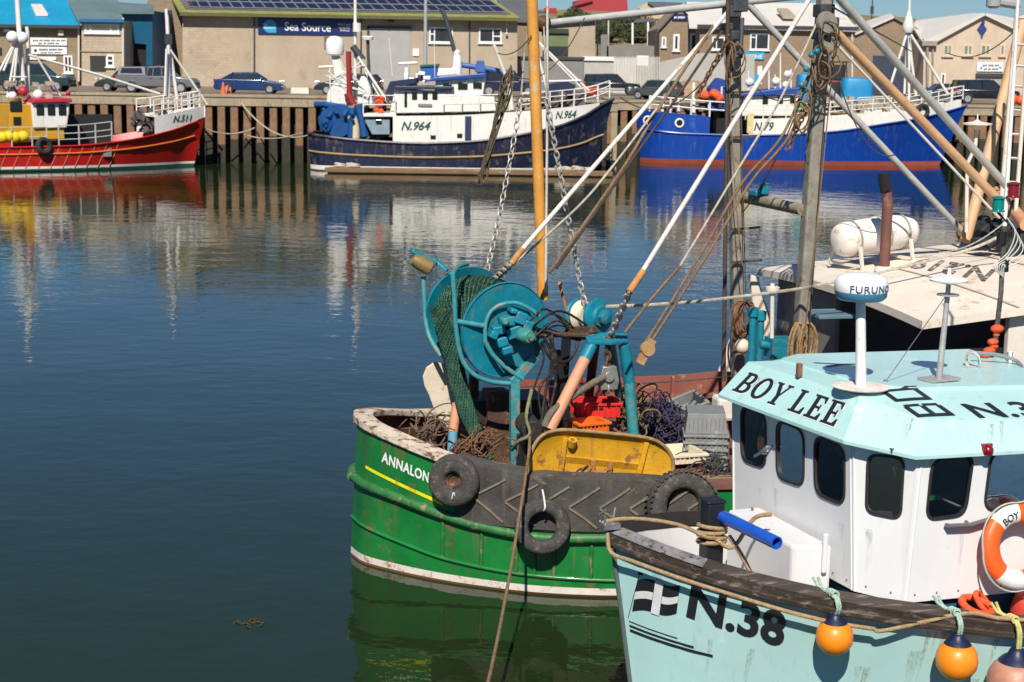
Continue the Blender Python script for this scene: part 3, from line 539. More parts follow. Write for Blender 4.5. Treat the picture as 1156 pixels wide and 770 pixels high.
# ================================================================ vehicles
tyreb = M('car_tyre', (.02, .02, .02), .8); rimm = M('alloy_rim', (.5, .5, .5), .35, .2, metal=.6); cglass = M('car_glass', (.02, .025, .03), .05, .2, coat=.5); lampc = M('clear_lamp', (.6, .6, .6), .15, coat=.5); redl = M('tail_red', (.45, .01, .015), .2, coat=.5); trimb = M('car_trim', (.02, .02, .022), .6)
paint_silver = M('silver_cladding', (.34, .34, .33), .45)
def car(kind, label, name, D, pxc, paint, flip=1, L=4.6, z=None, yaw=0):
    p = PY(pxc, 90, D); zz = gz(p.x) if z is None else z; t = thing(name, label, 'pickup' if kind == 'pickup' else 'car', (p.x, D, zz), yaw + (0 if flip > 0 else math.pi), 'vehicles parked on the quay'); W = 1.76
    h = L / 2
    if kind == 'saloon': lo = [(-h, .38), (-h + .02, .75), (-h + .12, .93), (-h + .75, .98), (h - 1.35, .95), (h - .35, .76), (h - .05, .62), (h, .36), (h - .1, .22), (-h + .1, .22)]; gh = [(-h + .55, .96), (-h + 1.35, 1.40), (-.05, 1.44), (.35, 1.40), (h - 1.25, .94)]; H = 1.44; wr = .31; ax = (-h + .95, h - .85)
    elif kind == 'estate': lo = [(-h, .38), (-h, .9), (-h + .2, .96), (h - 1.2, .95), (h - .3, .76), (h, .55), (h, .3), (-h + .1, .22)]; gh = [(-h + .08, .95), (-h + .45, 1.40), (0, 1.46), (.4, 1.42), (h - 1.15, .94)]; H = 1.46; wr = .31; ax = (-h + .85, h - .85)
    elif kind == '4x4': lo = [(-h, .5), (-h, 1.1), (h - 1.35, 1.1), (h - .15, 1.0), (h, .85), (h, .45), (h - .1, .4), (-h + .1, .4)]; gh = [(-h + .04, 1.09), (-h + .16, 1.78), (0, 1.84), (.35, 1.80), (h - 1.3, 1.08)]; H = 1.84; wr = .38; ax = (-h + .9, h - .85)
    else: lo = [(-h, .55), (-h, 1.12), (h - 1.45, 1.12), (h - .25, .98), (h, .8), (h, .45), (h - .1, .4), (-h + .1, .42)]; gh = [(-.55, 1.11), (-.45, 1.70), (0.2, 1.76), (.55, 1.72), (h - 1.4, 1.10)]; H = 1.76; wr = .37; ax = (-h + 1.05, h - .95)
    m = MB(); m.prism([(x, -W / 2, z_) for x, z_ in lo], (0, W, 0)); body = m.build('body', paint, t, 40, bevel=.07)
    def green(gp, ins, nm, mat_, par, by=0): 
        m = MB(); n = len(gp); zb = min(q[1] for q in gp); zt = max(q[1] for q in gp)
        f = lambda z_: (W / 2 - .05 - ins - .17 * (z_ - zb) / (zt - zb))
        m.add([(x, -f(z_), z_) for x, z_ in gp] + [(x, f(z_), z_) for x, z_ in gp], [tuple(range(n)), tuple(range(2 * n - 1, n - 1, -1))] + [(i, (i + 1) % n, n + (i + 1) % n, n + i) for i in range(n)])
        return m.build(nm, mat_, par, 30, bevel=.03)
    green(gh, 0, 'window', cglass, t)
    rf = [(x + (.06 if i == 1 else 0), z_ + .012) for i, (x, z_) in enumerate(gh[1:-1])]; m = MB(); wt = W / 2 - .05 - .15
    m.add([(x, -wt, z_) for x, z_ in rf] + [(x, wt, z_) for x, z_ in rf] + [(x, -wt - .02, z_ - .08) for x, z_ in rf] + [(x, wt + .02, z_ - .08) for x, z_ in rf], [(0, 1, 4, 3), (1, 2, 5, 4), (0, 1, 7, 6), (1, 2, 8, 7), (3, 4, 10, 9), (4, 5, 11, 10)]); m.build('roof', paint, t, 40)
    zb = gh[0][1]
    for s_ in (-1, 1):
        for (xa, za), (xb, zb_) in ((gh[0], gh[1]), (gh[-1], gh[-2]), ((gh[0][0] * .45 + gh[-1][0] * .55, zb), (gh[0][0] * .45 + gh[-1][0] * .55 - .05, H - .05)), ((gh[0][0] * .78 + gh[-1][0] * .22, zb), (gh[0][0] * .75 + gh[-1][0] * .25, H - .06))):
            k = lambda z_: (W / 2 - .045 - .17 * (z_ - gh[0][1]) / (H - gh[0][1])); m = MB(); m.beam((xa, s_ * k(za), za), (xb, s_ * k(zb_), zb_), .07, .09); m.build('pillar', paint, t)
    if kind == 'pickup':
        g2 = [(-h + .1, 1.13), (-h + .22, 1.68), (-.7, 1.72), (-.62, 1.13)]; green(g2, 0, 'canopy', paint, t)
        for s_ in (-1, 1): m = MB(); m.prism([(-h + .32, s_ * (W / 2 - .085), 1.28), (-.84, s_ * (W / 2 - .085), 1.28), (-.92, s_ * (W / 2 - .155), 1.62), (-h + .42, s_ * (W / 2 - .155), 1.6)], (0, s_ * .02, .004)); m.build('canopy_window', cglass, t)
    for x in ax:
        for s_ in (-1, 1):
            m = MB(); m.lathe([(0, -.1), (wr * .66, -.1), (wr, -.08), (wr, .08), (wr * .66, .10), (0, .1)], (x, s_ * (W / 2 - .06), wr), (0, 1, 0), 24); w_ = m.build('wheel', tyreb, t, 40)
            m = MB(); m.lathe([(0, 0), (wr * .15, .01), (wr * .63, 0), (wr * .64, .03), (0, .02)], (x, s_ * (W / 2 + .025), wr), (0, s_, 0), 18); m.build('rim', rimm, w_, 30)
            m = MB(); m.tube([(x + math.cos(q) * (wr + .06), s_ * (W / 2 - .01), wr + math.sin(q) * (wr + .06)) for q in lin(.1, math.pi - .1, 9)], .035, 6); m.build('wheel_arch', trimb if kind != 'pickup' else paint, w_)
    if label.startswith('black four'):
        m = MB(); m.bb((-h + 1.4, -W / 2 - .03, .42), (h - 1.35, W / 2 + .03, .62)); m.build('side_cladding', paint_silver, t, bevel=.03)
    for s_ in (-1, 1):
        m = MB(); m.box((h - .1, s_ * (W / 2 - .26), lo[4 if kind != 'estate' else 3][1] - .12), (.2, .36, .14)); m.build('headlight', lampc, t, bevel=.03); m = MB(); m.box((-h + .03, s_ * (W / 2 - .1), .86 if kind in ('saloon', 'estate') else 1.0), (.1, .2, .26)); m.build('tail_light', redl, t, bevel=.02)
        m = MB(); m.box((gh[-1][0] - .15, s_ * (W / 2 + .06), gh[-1][1] + .06), (.12, .16, .12)); m.build('door_mirror', paint, t, bevel=.03)
    m = MB(); m.box((h - .01, 0, .42), (.12, W - .1, .18)); m.box((-h + .01, 0, .46), (.12, W - .1, .2)); m.build('bumper', trimb if kind in ('4x4', 'estate') else paint, t, bevel=.04); m = MB(); m.box((-h - .06, 0, .66), (.02, .52, .12)); m.build('number_plate', M('yellow_plate', (.65, .5, .04), .5), t)
    for s_ in (-1, 1):
        m = MB()
        for x in (gh[0][0] * .45 + gh[-1][0] * .55, gh[0][0] * .85 + gh[-1][0] * .15): m.box((x, s_ * (W / 2 + .012), .82 if kind in ('saloon', 'estate') else .96), (.18, .03, .035))
        m.build('door_handle', trimb, t)
    return t
paint = lambda n, c, r=.3: M(n, c, r, .05, .5, coat=.7)
car('4x4', 'dark green four by four parked in front of the blue roofed workshop', 'parked_car', 106, 40, paint('car_dkgreen', (.012, .035, .035)), 1, 4.9)
car('estate', 'dark hatchback parked behind the silver pickup', 'parked_car', 111, 143, paint('car_charcoal', (.03, .032, .035)), -1, 4.0)
car('pickup', 'silver pickup with a hard canopy above the red boat', 'parked_pickup', 107, 178.5, paint('car_silver', (.13, .13, .145)), 1, 5.25)
car('saloon', 'bright blue saloon parked on the open quay below the navy sign of the warehouse', 'parked_car', 111, 282, paint('car_blue', (.004, .030, .13)), 1, 4.65)
car('estate', 'dark hatchback half hidden behind the white domes of the navy boat', 'parked_car', 112, 394, paint('car_darkblue', (.012, .016, .03)), -1, 4.6)
car('4x4', 'dark blue car behind the hanging brown net', 'parked_car', 113, 574, paint('car_navy', (.008, .014, .05)), 1, 4.5)
car('4x4', 'black four by four with silver trim in front of the white container', 'parked_car', 139, 691, paint('car_black', (.008, .012, .02)), 1, 4.8)
car('estate', 'grey green estate with a yellow number plate by the palisade fence', 'parked_car', 122, 741, paint('car_greygreen', (.055, .07, .07)), -1, 3.9, None, R(-25))
car('4x4', 'tall black car parked in front of the cream hall by its roller door', 'parked_car', 124, 1113, paint('car_black2', (.006, .008, .016)), 1, 4.9)
car('estate', 'dark grey car behind the bow rail of the bright blue boat', 'parked_car', 132, 1064, paint('car_slate', (.05, .06, .075)), -1, 4.4)
# tractor and blue tarpaulin stack behind the bright blue boat
p = PY(944, 92, 126); t = thing('tractor', 'dark red tractor with an open cab behind the bright blue boat', 'tractor', (p.x, 126, ZQ2)); m = MB(); m.box((0, 0, 1.15), (1.9, 2.0, .9)); m.box((1.5, 0, 1.1), (1.6, .9, .7)); m.build('body', paint('tractor_red', (.14, .012, .02)), t, bevel=.1)
m = MB(); 
for x in (-.7, .7):
    for y in (-.7, .7): m.beam((x, y, 1.6), (x * .85, y * .85, 3.0), .08, .08)
m.box((0, 0, 3.02), (1.5, 1.5, .1)); m.build('cab', trimb, t); m = MB(); m.box((0, 0, 2.2), (1.15, 1.15, 1.2)); m.build('cab_glass', cglass, t)
for x, y, r in ((-.6, -1.0, .75), (-.6, 1.0, .75), (1.8, -.8, .5), (1.8, .8, .5)): m = MB(); m.lathe([(0, -.2), (r * .6, -.2), (r, -.15), (r, .15), (r * .6, .2), (0, .2)], (x, y, r), (0, 1, 0), 22); m.build('wheel', tyreb, t, 40)
m = MB(); m.box((-1, -.6, 1.1), (.05, .5, .14)); m.build('number_plate', M('yellow_plate', (.65, .5, .04)), t)
tarp = M('blue_tarpaulin', (.012, .24, .50), .5, .15, 1, bump=.5, bscale=3)
for px, w, h, lab in ((967, 2.4, 1.75, 'bright blue tarpaulin over a stack beside the red tractor'), (909, 1.3, 2.0, 'bright blue covered stack behind the near gantry post')):
    p = PY(px, 92, 124); m = MB(); rows = []
    for i in range(9):
        a = 2 * math.pi * i / 8 + .39; rows.append(a)
    pts = lambda s_, z_: [Vector((math.copysign(abs(math.cos(a)) ** .5, math.cos(a)) * w / 2 * s_, math.copysign(abs(math.sin(a)) ** .5, math.sin(a)) * .9 * s_, z_ + .1 * mnoise.noise(Vector((a, z_ * 2, px))))) for a in lin(0, 2 * math.pi, 25)]
    m.grid([pts(1.05, 0), pts(1.0, h * .5), pts(1.0, h * .85), pts(.9, h), pts(.4, h * 1.05), pts(.01, h * 1.06)]); tag(m.build('tarpaulin_stack', tarp, None, 50, loc=(p.x, 124, ZQ2)), lab, 'tarpaulin', 'tarpaulin stacks')
p = PY(339, 99, 112); m = MB(); m.prism([(-.65, -.3, 0), (.65, -.3, 0), (.6, -.22, .42), (-.6, -.22, .42)], (0, .55, 0)); tag(m.build('concrete_block', M('white_block', (.62, .58, .50), .8, .15, 2), None, bevel=.03, loc=(p.x, 112, ZQ1)), 'white concrete block on the quay right of the blue saloon', 'block')
p = PY(252, 100, 107.5); m = MB(); m.lathe([(.26, 0), (.26, .05), (.18, .06), (.05, .75), (0, .76)], (0, 0, 0)); tag(m.build('traffic_cone', M('cone_orange', (.75, .12, .03), .6, .2, 3), None, 40, loc=(p.x, 107.5, ZQ1)), 'orange traffic cone beside the tail of the blue saloon', 'traffic cone'); m = MB(); m.prism([(0, -.25, .02), (0, .25, .02), (.15, .25, .6), (.15, -.25, .6)], (.05, 0, 0)); m.bb((.3, -.25, 0), (.35, .25, .45)); tag(m.build('barrier_board', M('cone_orange', (.75, .12, .03)), None, loc=(p.x + .25, 107.3, ZQ1)), 'low orange board standing next to the traffic cone', 'board')
p = PY(1141, 118, 119)
for dx, r, lab in ((0, .45, 'bigger orange float on the quay beyond the cream ladder mast'), (.75, .38, 'smaller orange float beside the bigger one on the quay')): m = MB(); m.ball((0, 0, r), r, 8, 1.15, 1, 1); tag(m.build('float', M('cone_orange', (.75, .12, .03)), None, 50, loc=(p.x + dx, 119, ZQ2)), lab, 'float', 'orange floats on the quay')
# ================================================================ boats along the far quay
wpaint = M('boat_white', (.76, .74, .69), .45, .08, .7, streak=(.50, .36, .22), samt=.45, wear=(.55, .42, .30), wamt=.25, wscale=2, coat=.1); dwin = M('boat_window', (.012, .013, .015), .1, .2); rope_f = M('far_rope', (.45, .40, .30), .9, .3, 6); orng = M('orange_net', (.75, .10, .03), .7, .3, 4, bump=.5); greenlet = M('green_lettering', (.012, .075, .07), .5); gearm = M('deck_clutter', (.16, .13, .10), .9, .6, 3, bump=.4)
class FB:
    def __init__(s, label, O, a, group='fishing boats in the harbour'):
        s.t = thing('fishing_boat', label, 'fishing boat', O, a, group); s.M = Matrix.Translation(O) @ Matrix.Rotation(a, 4, 'Z'); s.I = s.M.inverted()
    def L(s, px, py, y):
        p0 = s.I @ CC; d = (s.I @ (CC + ray(px, py))) - p0; return p0 + d * ((y - p0.y) / d.y)
    def house(s, name, poly, y0, y1, mat, parent=None, bevel=.04):
        m = MB(); pts = [s.L(px, py, y0) for px, py in poly]; m.prism(pts, (0, y1 - y0, 0)); return m.build(name, mat, parent or s.t, bevel=bevel)
    def win(s, parent, a, b, y, mat=None, n='window'):
        p, q = s.L(*a, y), s.L(*b, y); m = MB(); c = (p + q) / 2; m.box(c, (abs(q.x - p.x), .06, abs(q.z - p.z))); return m.build(n, mat or dwin, parent, bevel=.05)
    def pole(s, name, pts, r, mat, y, parent=None, n=8):
        m = MB(); m.tube([s.L(px, py, yy if yy is not None else y) for px, py, yy in [(q + (None,))[:3] for q in pts]], r, n); return m.build(name, mat, parent or s.t, 50)
    def rail(s, pts, h, bars, y, every=.9, mat=None, r=.03):
        """pts in local coordinates"""
        P = smooth_pts(pts, 4); m = MB(); acc = 0; last = None
        for b in bars: m.tube([p + Vector((0, 0, h * b)) for p in P], r, 5)
        for i, p in enumerate(P):
            if last is None or (p - last).length >= every or i == len(P) - 1: m.tube([p, p + Vector((0, 0, h))], r * 1.3, 5); last = p
        return m.build('railing', mat or wpaint, s.t, 50)
    def text(s, txt, a, h_px, w_px, mat, H, x_l, shear=.25, nm='registration_number'):
        pass
def hull_build(fb, H, bands, mats, xs, top=None):
    mb = MB(); H.shell(mb, xs, [f for f in bands], mats[1]); mb.build('hull', mats[0], fb.t, 45)
def deck_build(fb, H, z, mat, xs):
    m = MB(); m.grid([[H.pt(x, z(x), -1, -.05) for x in xs], [H.pt(x, z(x), 1, -.05) for x in xs]]); m.build('deck', mat, fb.t)
def upper_shell(fb, H, xs, z0, z1, mat, name, th=.12, sides=(-1, 1), cap=None):
    for sd in sides:
        m = MB(); o0 = [H.pt(x, min(z0(x), H.zs(x)), sd, .015) for x in xs]; o0 = [Vector((p.x, p.y, z0(x))) for p, x in zip(o0, xs)]; o1 = [Vector((p.x, p.y, z1(x))) for p, x in zip(o0, xs)]
        i1 = [p + Vector((0, -sd * th, 0)) for p in o1]; i0 = [p + Vector((0, -sd * th, 0)) for p in o0]; m.grid([o0, o1, i1, i0])
        for e in (0, -1): m.quad(o0[e], o1[e], i1[e], i0[e])
        m.build(name, mat, fb.t, 45)
def hull_text(fb, H, txt, corners, mat, shear=.2, bold=.02, lift=.05):
    P = [hull_hit_y(fb, H, *c) for c in corners]; vs, fs, w_ = glyphs(txt, 1, bold, shear)
    decal('registration_number', (vs, fs), lambda u, v: (P[0].lerp(P[1], u / w_)).lerp(P[3].lerp(P[2], u / w_), v) + Vector((0, -lift, 0)), mat, fb.t, 0)
def hull_hit_y(fb, H, px, py):
    y = -2.5
    for _ in range(12):
        p = fb.L(px, py, y); x = min(max(p.x, 0), H.L); y = .5 * y + .5 * H.pt(x, min(p.z, H.zs(x)), -1).y
    return fb.L(px, py, y)
def x_of(fb, px, y): return fb.L(px, 150, y).x
# ------------------------------------------------ N.964, navy and white
O = PY(345, 190, 97); A = FB('navy and white trawler with N.964 on its side and a blue net drum aft', Vector((O.x, 99.9, 0)), 0)
HA = Hull(18.75, [(0, 1.5), (.3, 2.0), (1, 2.45), (3, 2.7), (9, 2.75), (13, 2.5), (16, 1.6), (17.8, .6), (18.75, .02)], [(0, 1.3), (.3, 1.85), (1, 2.35), (3, 2.65), (9, 2.6), (13, 2.0), (16, .9), (17.6, .12), (18.75, .01)],
          [(0, 2.25), (3, 1.95), (6.7, 1.80), (10, 1.95), (12.7, 2.35), (15, 2.85), (17, 3.6), (18, 4.2), (18.75, 4.58)], rake0=.05, rake1=.27, w=3.2, p=1.1)
xa = lin(0, 17, 30) + lin(17.2, 18.75, 10); za = HA.zs
navyh = M('navy_hull', (.010, .016, .048), .45, .4, 1.0, bump=.2, bscale=5, wear=(.11, .085, .07), wamt=.4, wscale=1.5, streak=(.11, .08, .07), samt=.40)
hull_build(A, HA, [lambda x: -.5, lambda x: .08, lambda x: .34, lambda x: .34 + .35 * (za(x) - .34), lambda x: .34 + .7 * (za(x) - .34), lambda x: za(x)], ([navyh, wpaint, M('antifoul', (.16, .08, .04))], [2, 1, 0, 0, 0]), xa)
deck_build(A, HA, lambda x: 1.2, gearm, xa[2:-8])
m = MB(); m.grid([[HA.pt(0, z, -1), HA.pt(0, z, 1)] for z in (-.5, .3, 1, za(0))]); m.build('transom', navyh, A.t)
for zf, r, mt in ((lambda x: za(x) * .52, .07, rustdk_ if 'rustdk_' in globals() else M('gold_line', (.34, .24, .11), .7, .3, 2)), (lambda x: za(x) - .02, .09, M('gold_line', (.34, .24, .11)))):
    for sd in (-1, 1): m = MB(); m.tube([HA.pt(x, zf(x), sd, .02) for x in xa], r, 6); m.build('rubbing_strake', mt if r < .08 else navyh, A.t, 50)
xw = [x for x in xa if 5.15 <= x <= 17.9]; ztop = interp([(5, 3.39), (9, 3.5), (12, 3.70), (15, 3.98), (17, 4.2), (18, 4.35)])
upper_shell(A, HA, xw, za, ztop, wpaint, 'shelter_side')
m = MB(); m.grid([[HA.pt(x, za(x), -1) + Vector((0, .1, ztop(x) - za(x) - .02)) for x in xw[:-3]], [HA.pt(x, za(x), 1) + Vector((0, -.1, ztop(x) - za(x) - .02)) for x in xw[:-3]]]); m.build('shelter_deck', M('deck_green', (.10, .14, .09), .9, .3, 1), A.t)
hull_text(A, HA, 'N.964', [(453, 146.5), (485, 146.5), (486.5, 137.5), (454, 137.5)], greenlet); hull_text(A, HA, 'N.964', [(627, 134), (650, 132.5), (651, 124.5), (628, 126)], greenlet)
for a, b in (((486, 152), (492, 157)), ((516, 150.5), (522, 155.5)), ((525, 131), (532, 158))): A.win(A.t, a, b, -2.79, dwin if b[1] - a[1] < 20 else M('navy_panel', (.02, .035, .09), .5), 'scuttle')
y0, y1 = -1.9, 1.9
A.house('shelter_end', [(420, 152), (440, 152), (440, 134), (412, 134), (412, 137)], -2.3, 2.3, M('pale_blue_grey', (.22, .30, .36), .7, .2)); A.house('stern_platform', [(410, 132), (447, 132), (447, 128.5), (410, 128.5)], -2.5, 2.5, wpaint); A.win(A.t, (424, 135), (431, 140), -2.34)
wh_ = A.house('deckhouse', [(440, 128), (560, 126), (558, 110), (446, 100)], y0, y1, wpaint)
for x0 in (465, 477, 488): A.win(wh_, (x0, 104), (x0 + 6, 112.5), y0 - .03)
A.win(wh_, (456.5, 104), (459.5, 121), y0 - .03); A.win(wh_, (472, 117), (488, 121), y0 - .03, M('grille', (.2, .2, .19), .7), 'vent_grille')
A.house('deckhouse_roof', [(444, 101), (512, 101), (512, 97.5), (446, 97)], y0 - .3, y1 + .3, M('navy_trim', (.022, .030, .075), .5))
up = A.house('wheelhouse', [(490, 109), (545, 107), (548, 87), (492, 89)], -1.5, 1.5, wpaint)
for q in (((500, 94), (510, 102)), ((517, 93), (528, 101.5)), ((534, 92), (544, 100.5))): A.win(up, *q, -1.53)
A.house('wheelhouse_roof', [(478, 92.5), (549, 87.5), (548, 82.5), (490, 87.5)], -1.8, 1.8, M('royal_blue', (.010, .06, .30), .45, .15, 1)); A.house('funnel', [(476, 92), (494, 91), (494, 73), (474, 74)], .3, 1.6, M('funnel_blue', (.012, .10, .38), .5)); A.house('funnel_cap', [(474, 76), (495, 75), (495, 72), (474, 73)], .2, 1.7, M('funnel_green', (.02, .10, .07), .6)); A.house('canvas_dodger', [(434, 108), (446, 118), (448, 100), (470, 94), (470, 88), (440, 92)], -1.2, 1.2, M('navy_canvas', (.012, .022, .06), .8, .2, 2))
# radars, aerials, funnels on the roof
A.pole('radar_post', [(459, 97), (459, 76)], .16, wpaint, -.5); A.pole('radar_scanner', [(450, 72), (471, 71)], .1, wpaint, -.5)
m = MB(); rnd = random.Random(6)
for i in range(16): m.box(A.L(452 + rnd.random() * 34, 80 + rnd.random() * 15, rnd.uniform(-1, 1)), (rnd.uniform(.15, .6), .3, rnd.uniform(.1, .5)))
m.build('roof_gear', wpaint, A.t, bevel=.03)
A.pole('whip_aerial', [(443, 86), (439, 44)], .022, wpaint, 0); A.pole('whip_aerial', [(491, 88), (490, 44)], .02, wpaint, 0)
m = MB(); m.lathe([(.3, 0), (.26, 1.1), (.2, 1.2), (0, 1.2)], A.L(516, 84, 0), n=14); m.ball(A.L(516, 60, 0), .22, 8); m.build('funnel_stack', wpaint, A.t, 50); A.pole('exhaust_stack', [(513, 58), (503, 20), (498, 10)], .14, M('dark_stack', (.05, .055, .07), .6), 0); A.house('roof_locker', [(493, 86), (515, 84), (513, 77), (495, 78)], -1, 1, wpaint)
# mast with domes, net bins, red post, blue net drum
m = MB(); m.lathe([(.28, -.05), (.52, 0), (.56, .18), (.56, .62), (.48, .92), (.28, 1.08), (0, 1.12)], A.L(378, 61.5, -.6), n=22); m.build('satellite_dome', M('dome_white', (.80, .80, .80), .3, .04, 1), A.t, 50)
A.house('dome_mast', [(374, 63), (383, 63), (389, 82), (394, 98), (380, 98)], -.8, -.3, wpaint); m = MB(); m.lathe([(0, 0), (.34, .02), (.38, .2), (.3, .26), (0, .27)], A.L(415, 45.5, 0), n=18); m.build('radar_dome', wpaint, A.t, 50); A.pole('radar_arm', [(415, 45), (417, 90)], .1, M('dark_stack', (.05, .055, .07)), 0); A.pole('radar_scanner', [(360, 76), (376, 75)], .09, wpaint, -.8)
wb_ = M('white_bin', (.72, .72, .70), .6, .14, 1.5, bump=.3, bscale=3, wear=(.5, .42, .34), wamt=.3, wscale=2)
A.house('net_bin', [(368, 119), (369, 106), (374, 97), (379, 84), (389, 82), (394, 92), (397, 119)], -.9, .6, wb_, None, .12); A.house('net_bin', [(403, 118), (404, 94), (408, 85), (414, 88), (418, 99), (421, 118)], -.6, .7, wb_, None, .12)
m = MB(); rnd = random.Random(88)
for i in range(18): m.beam(A.L(366 + rnd.random() * 52, 66 + rnd.random() * 48, -1.0), A.L(366 + rnd.random() * 52, 70 + rnd.random() * 46, -.9), .05, .05)
m.build('net_bin_stays', wpaint, A.t)
A.pole('main_mast', [(401, 118), (401, 20), (401, -10)], .10, wpaint, .5); A.pole('mast_strut', [(404, 64), (446, 128)], .09, wpaint, -.5); A.pole('mast_strut', [(404, 66), (430, 112)], .06, wpaint, .5); A.pole('mast_lamp', [(403, 26), (403, 36)], .26, wpaint, .3); A.pole('mast_block', [(398, 52), (410, 68)], .22, M('dark_stack', (.05, .055, .07)), .2); A.pole('red_post', [(393.5, 58), (394.5, 116)], .17, M('red_post', (.28, .018, .02), .55, .15, 1.5), -1.2); A.pole('red_post', [(399, 118), (392, 105)], .25, M('red_post', (.36, .02, .03)), -1.2)
bl_ = M('winch_blue', (.006, .075, .25), .5, .3, 1.5, wear=(.02, .03, .06), wamt=.35, wscale=3)
m = MB(); c = A.L(375, 136, -1.0); axd = Vector((.25, -1, 0)).normalized(); m.lathe([(0, 0), (.75, 0), (.78, .9), (.72, 1.7), (0, 1.7)], c + Vector((0, 1.1, 0)), -axd * -1, 22)
for k, (d, r) in enumerate(((0, .98), (.8, .98), (1.7, .98))): m.lathe([(0, -.05), (r, -.05), (r + .03, 0), (r, .05), (0, .05)], c + Vector((0, 1.1, 0)) + axd * d, axd, 26)
m.build('net_drum', bl_, A.t, 40); m = MB(); rnd = random.Random(8)
for i in range(9): m.beam(A.L(376 + rnd.random() * 26, 118 + rnd.random() * 10, -1.2), A.L(358 + rnd.random() * 46, 122 + rnd.random() * 26, -1.9), rnd.uniform(.1, .26), .12)
m.tube([A.L(404, 118, -1.6), A.L(408, 132, -1.6), A.L(412, 154, -1.6)], .28, 8); m.tube([A.L(398, 122, -1.5), A.L(396, 155, -1.5)], .22, 8); m.tube([A.L(356, 118, -.5), A.L(368, 118, -.9), A.L(392, 122, -1.2)], .2, 8); m.build('drum_frame', bl_, A.t)
A.pole('stern_roller', [(396, 130), (401, 140), (401, 156)], .3, M('cream_drum', (.62, .52, .36), .6, .2, 3), -1.4); m = MB()
for i in range(40): m.box(A.L(402 + rnd.random() * 36, 143 + rnd.random() * 12, -1.6 + rnd.random()), (.3, .3, .2), rot=Matrix.Rotation(rnd.uniform(-1, 1), 3, 'Y'))
m.build('deck_gear', M('mixed_gear', (.12, .10, .10), .8, .8, 3), A.t)
m = MB(); c = A.L(428, 124, -2.0)
for k in range(12): m.ball(c + Vector((rnd.uniform(-.2, .2), 0, rnd.uniform(-.6, .75))), .18, 5)
m.build('orange_gear', orng, A.t)
A.rail([A.L(410, 128.5, -2.3), A.L(446, 128.5, -2.3)], 1.1, (.5, 1), -2.3, .7); A.rail([A.L(500, 127, -2.4), A.L(530, 126.5, -2.4), A.L(575, 125, -2.4)], 1.0, (.5, 1), -2.4, 1.1)
bow = [Vector((HA.pt(x, za(x), -1).x, HA.pt(x, za(x), -1).y + .12, ztop(min(x, 17.9)) - .02 + max(0, x - 17.6) * .35)) for x in (13.0, 14, 15, 16, 17, 17.8, 18.5)]; A.rail(bow, 1.05, (.4, .7, 1), 0, .75, None, .035); A.rail([Vector((p.x, -p.y, p.z)) for p in bow], 1.05, (.5, 1), 0, .9)
A.pole('foremast', [(603, 44), (617, 100), (622, 124)], .09, wpaint, -.6); A.pole('mast_strut', [(606, 46), (660, 98), (675, 112)], .08, wpaint, -.4); A.pole('mast_strut', [(604, 46), (655, 98)], .06, wpaint, .6); A.pole('deck_beam', [(612, 92), (656, 91)], .07, wpaint, -.5); A.pole('after_strut', [(557, 49), (577, 102)], .12, whiterod_ if 'whiterod_' in globals() else M('cream_rod', (.66, .60, .48), .5), -1); A.pole('after_strut', [(575, 100), (578, 124)], .15, wpaint, -1)
A.house('net_pile', [(614, 110), (648, 108), (650, 96), (640, 92), (618, 95)], -.8, 1.2, M('navy_canvas', (.012, .022, .06))); m = MB()
for i in range(50): m.box(A.L(585 + rnd.random() * 75, 106 + rnd.random() * 16, rnd.uniform(-1.5, .5)), (rnd.uniform(.2, .7), .4, rnd.uniform(.15, .5)), rot=Matrix.Rotation(rnd.uniform(-1, 1), 3, 'Y'))
m.build('foredeck_gear', M('mixed_gear', (.12, .10, .10)), A.t); m = MB(); m.ball(A.L(668, 104, -.2), .35, 6, 1.4, 1, .7); m.build('orange_gear', orng, A.t)
A.pole('crane_arm', [(519, 73), (552, 78), (580, 84)], .18, M('crane_blue', (.05, .12, .35), .5), .4); A.house('crane_base', [(536, 82), (548, 82), (546, 68), (538, 68)], -.2, .6, M('crane_blue', (.05, .12, .35)))
# timber pontoon in front of its side
m = MB(); a, b_ = A.L(372, 194, -3.1), A.L(688, 187, -3.1); m.box(((a.x + b_.x) / 2, 0, .12), (b_.x - a.x, .9, .42)); m.box(((a.x + b_.x) / 2, -.5, .2), (b_.x - a.x + .3, .16, .3)); rnd = random.Random(5)
tag(m.build('pontoon', M('wet_timber', (.20, .12, .06), .8, .4, 1.5, bump=.4, stretch=(.3, 2, 2), wear=(.34, .26, .18), wamt=.35, wscale=3), None, bevel=.05, loc=(O.x, 96.1, 0)), 'long timber pontoon floating against the navy boat', 'pontoon')
for k, (px, s_) in enumerate(((383, .3), (395, .24), (399, .3), (632, .32), (652, .36), (640, .22))):
    p = PY(px, 187, 96); m = MB()
    for j in range(5): m.torus((.1 * (j % 2), .06 * j - .1, .36 + .03 * j), (.2 * (j % 3), .3, 1), s_ * .9, .07, 14, 6)
    tag(m.build('rope_coil', rope_f, None, 50, loc=(p.x, 96, 0)), 'pale rope coil on the pontoon below the ' + ('stern' if k < 3 else 'bow') + ' of the navy boat', 'rope coil', 'rope coils on the pontoon ' + ('aft' if k < 3 else 'forward'))
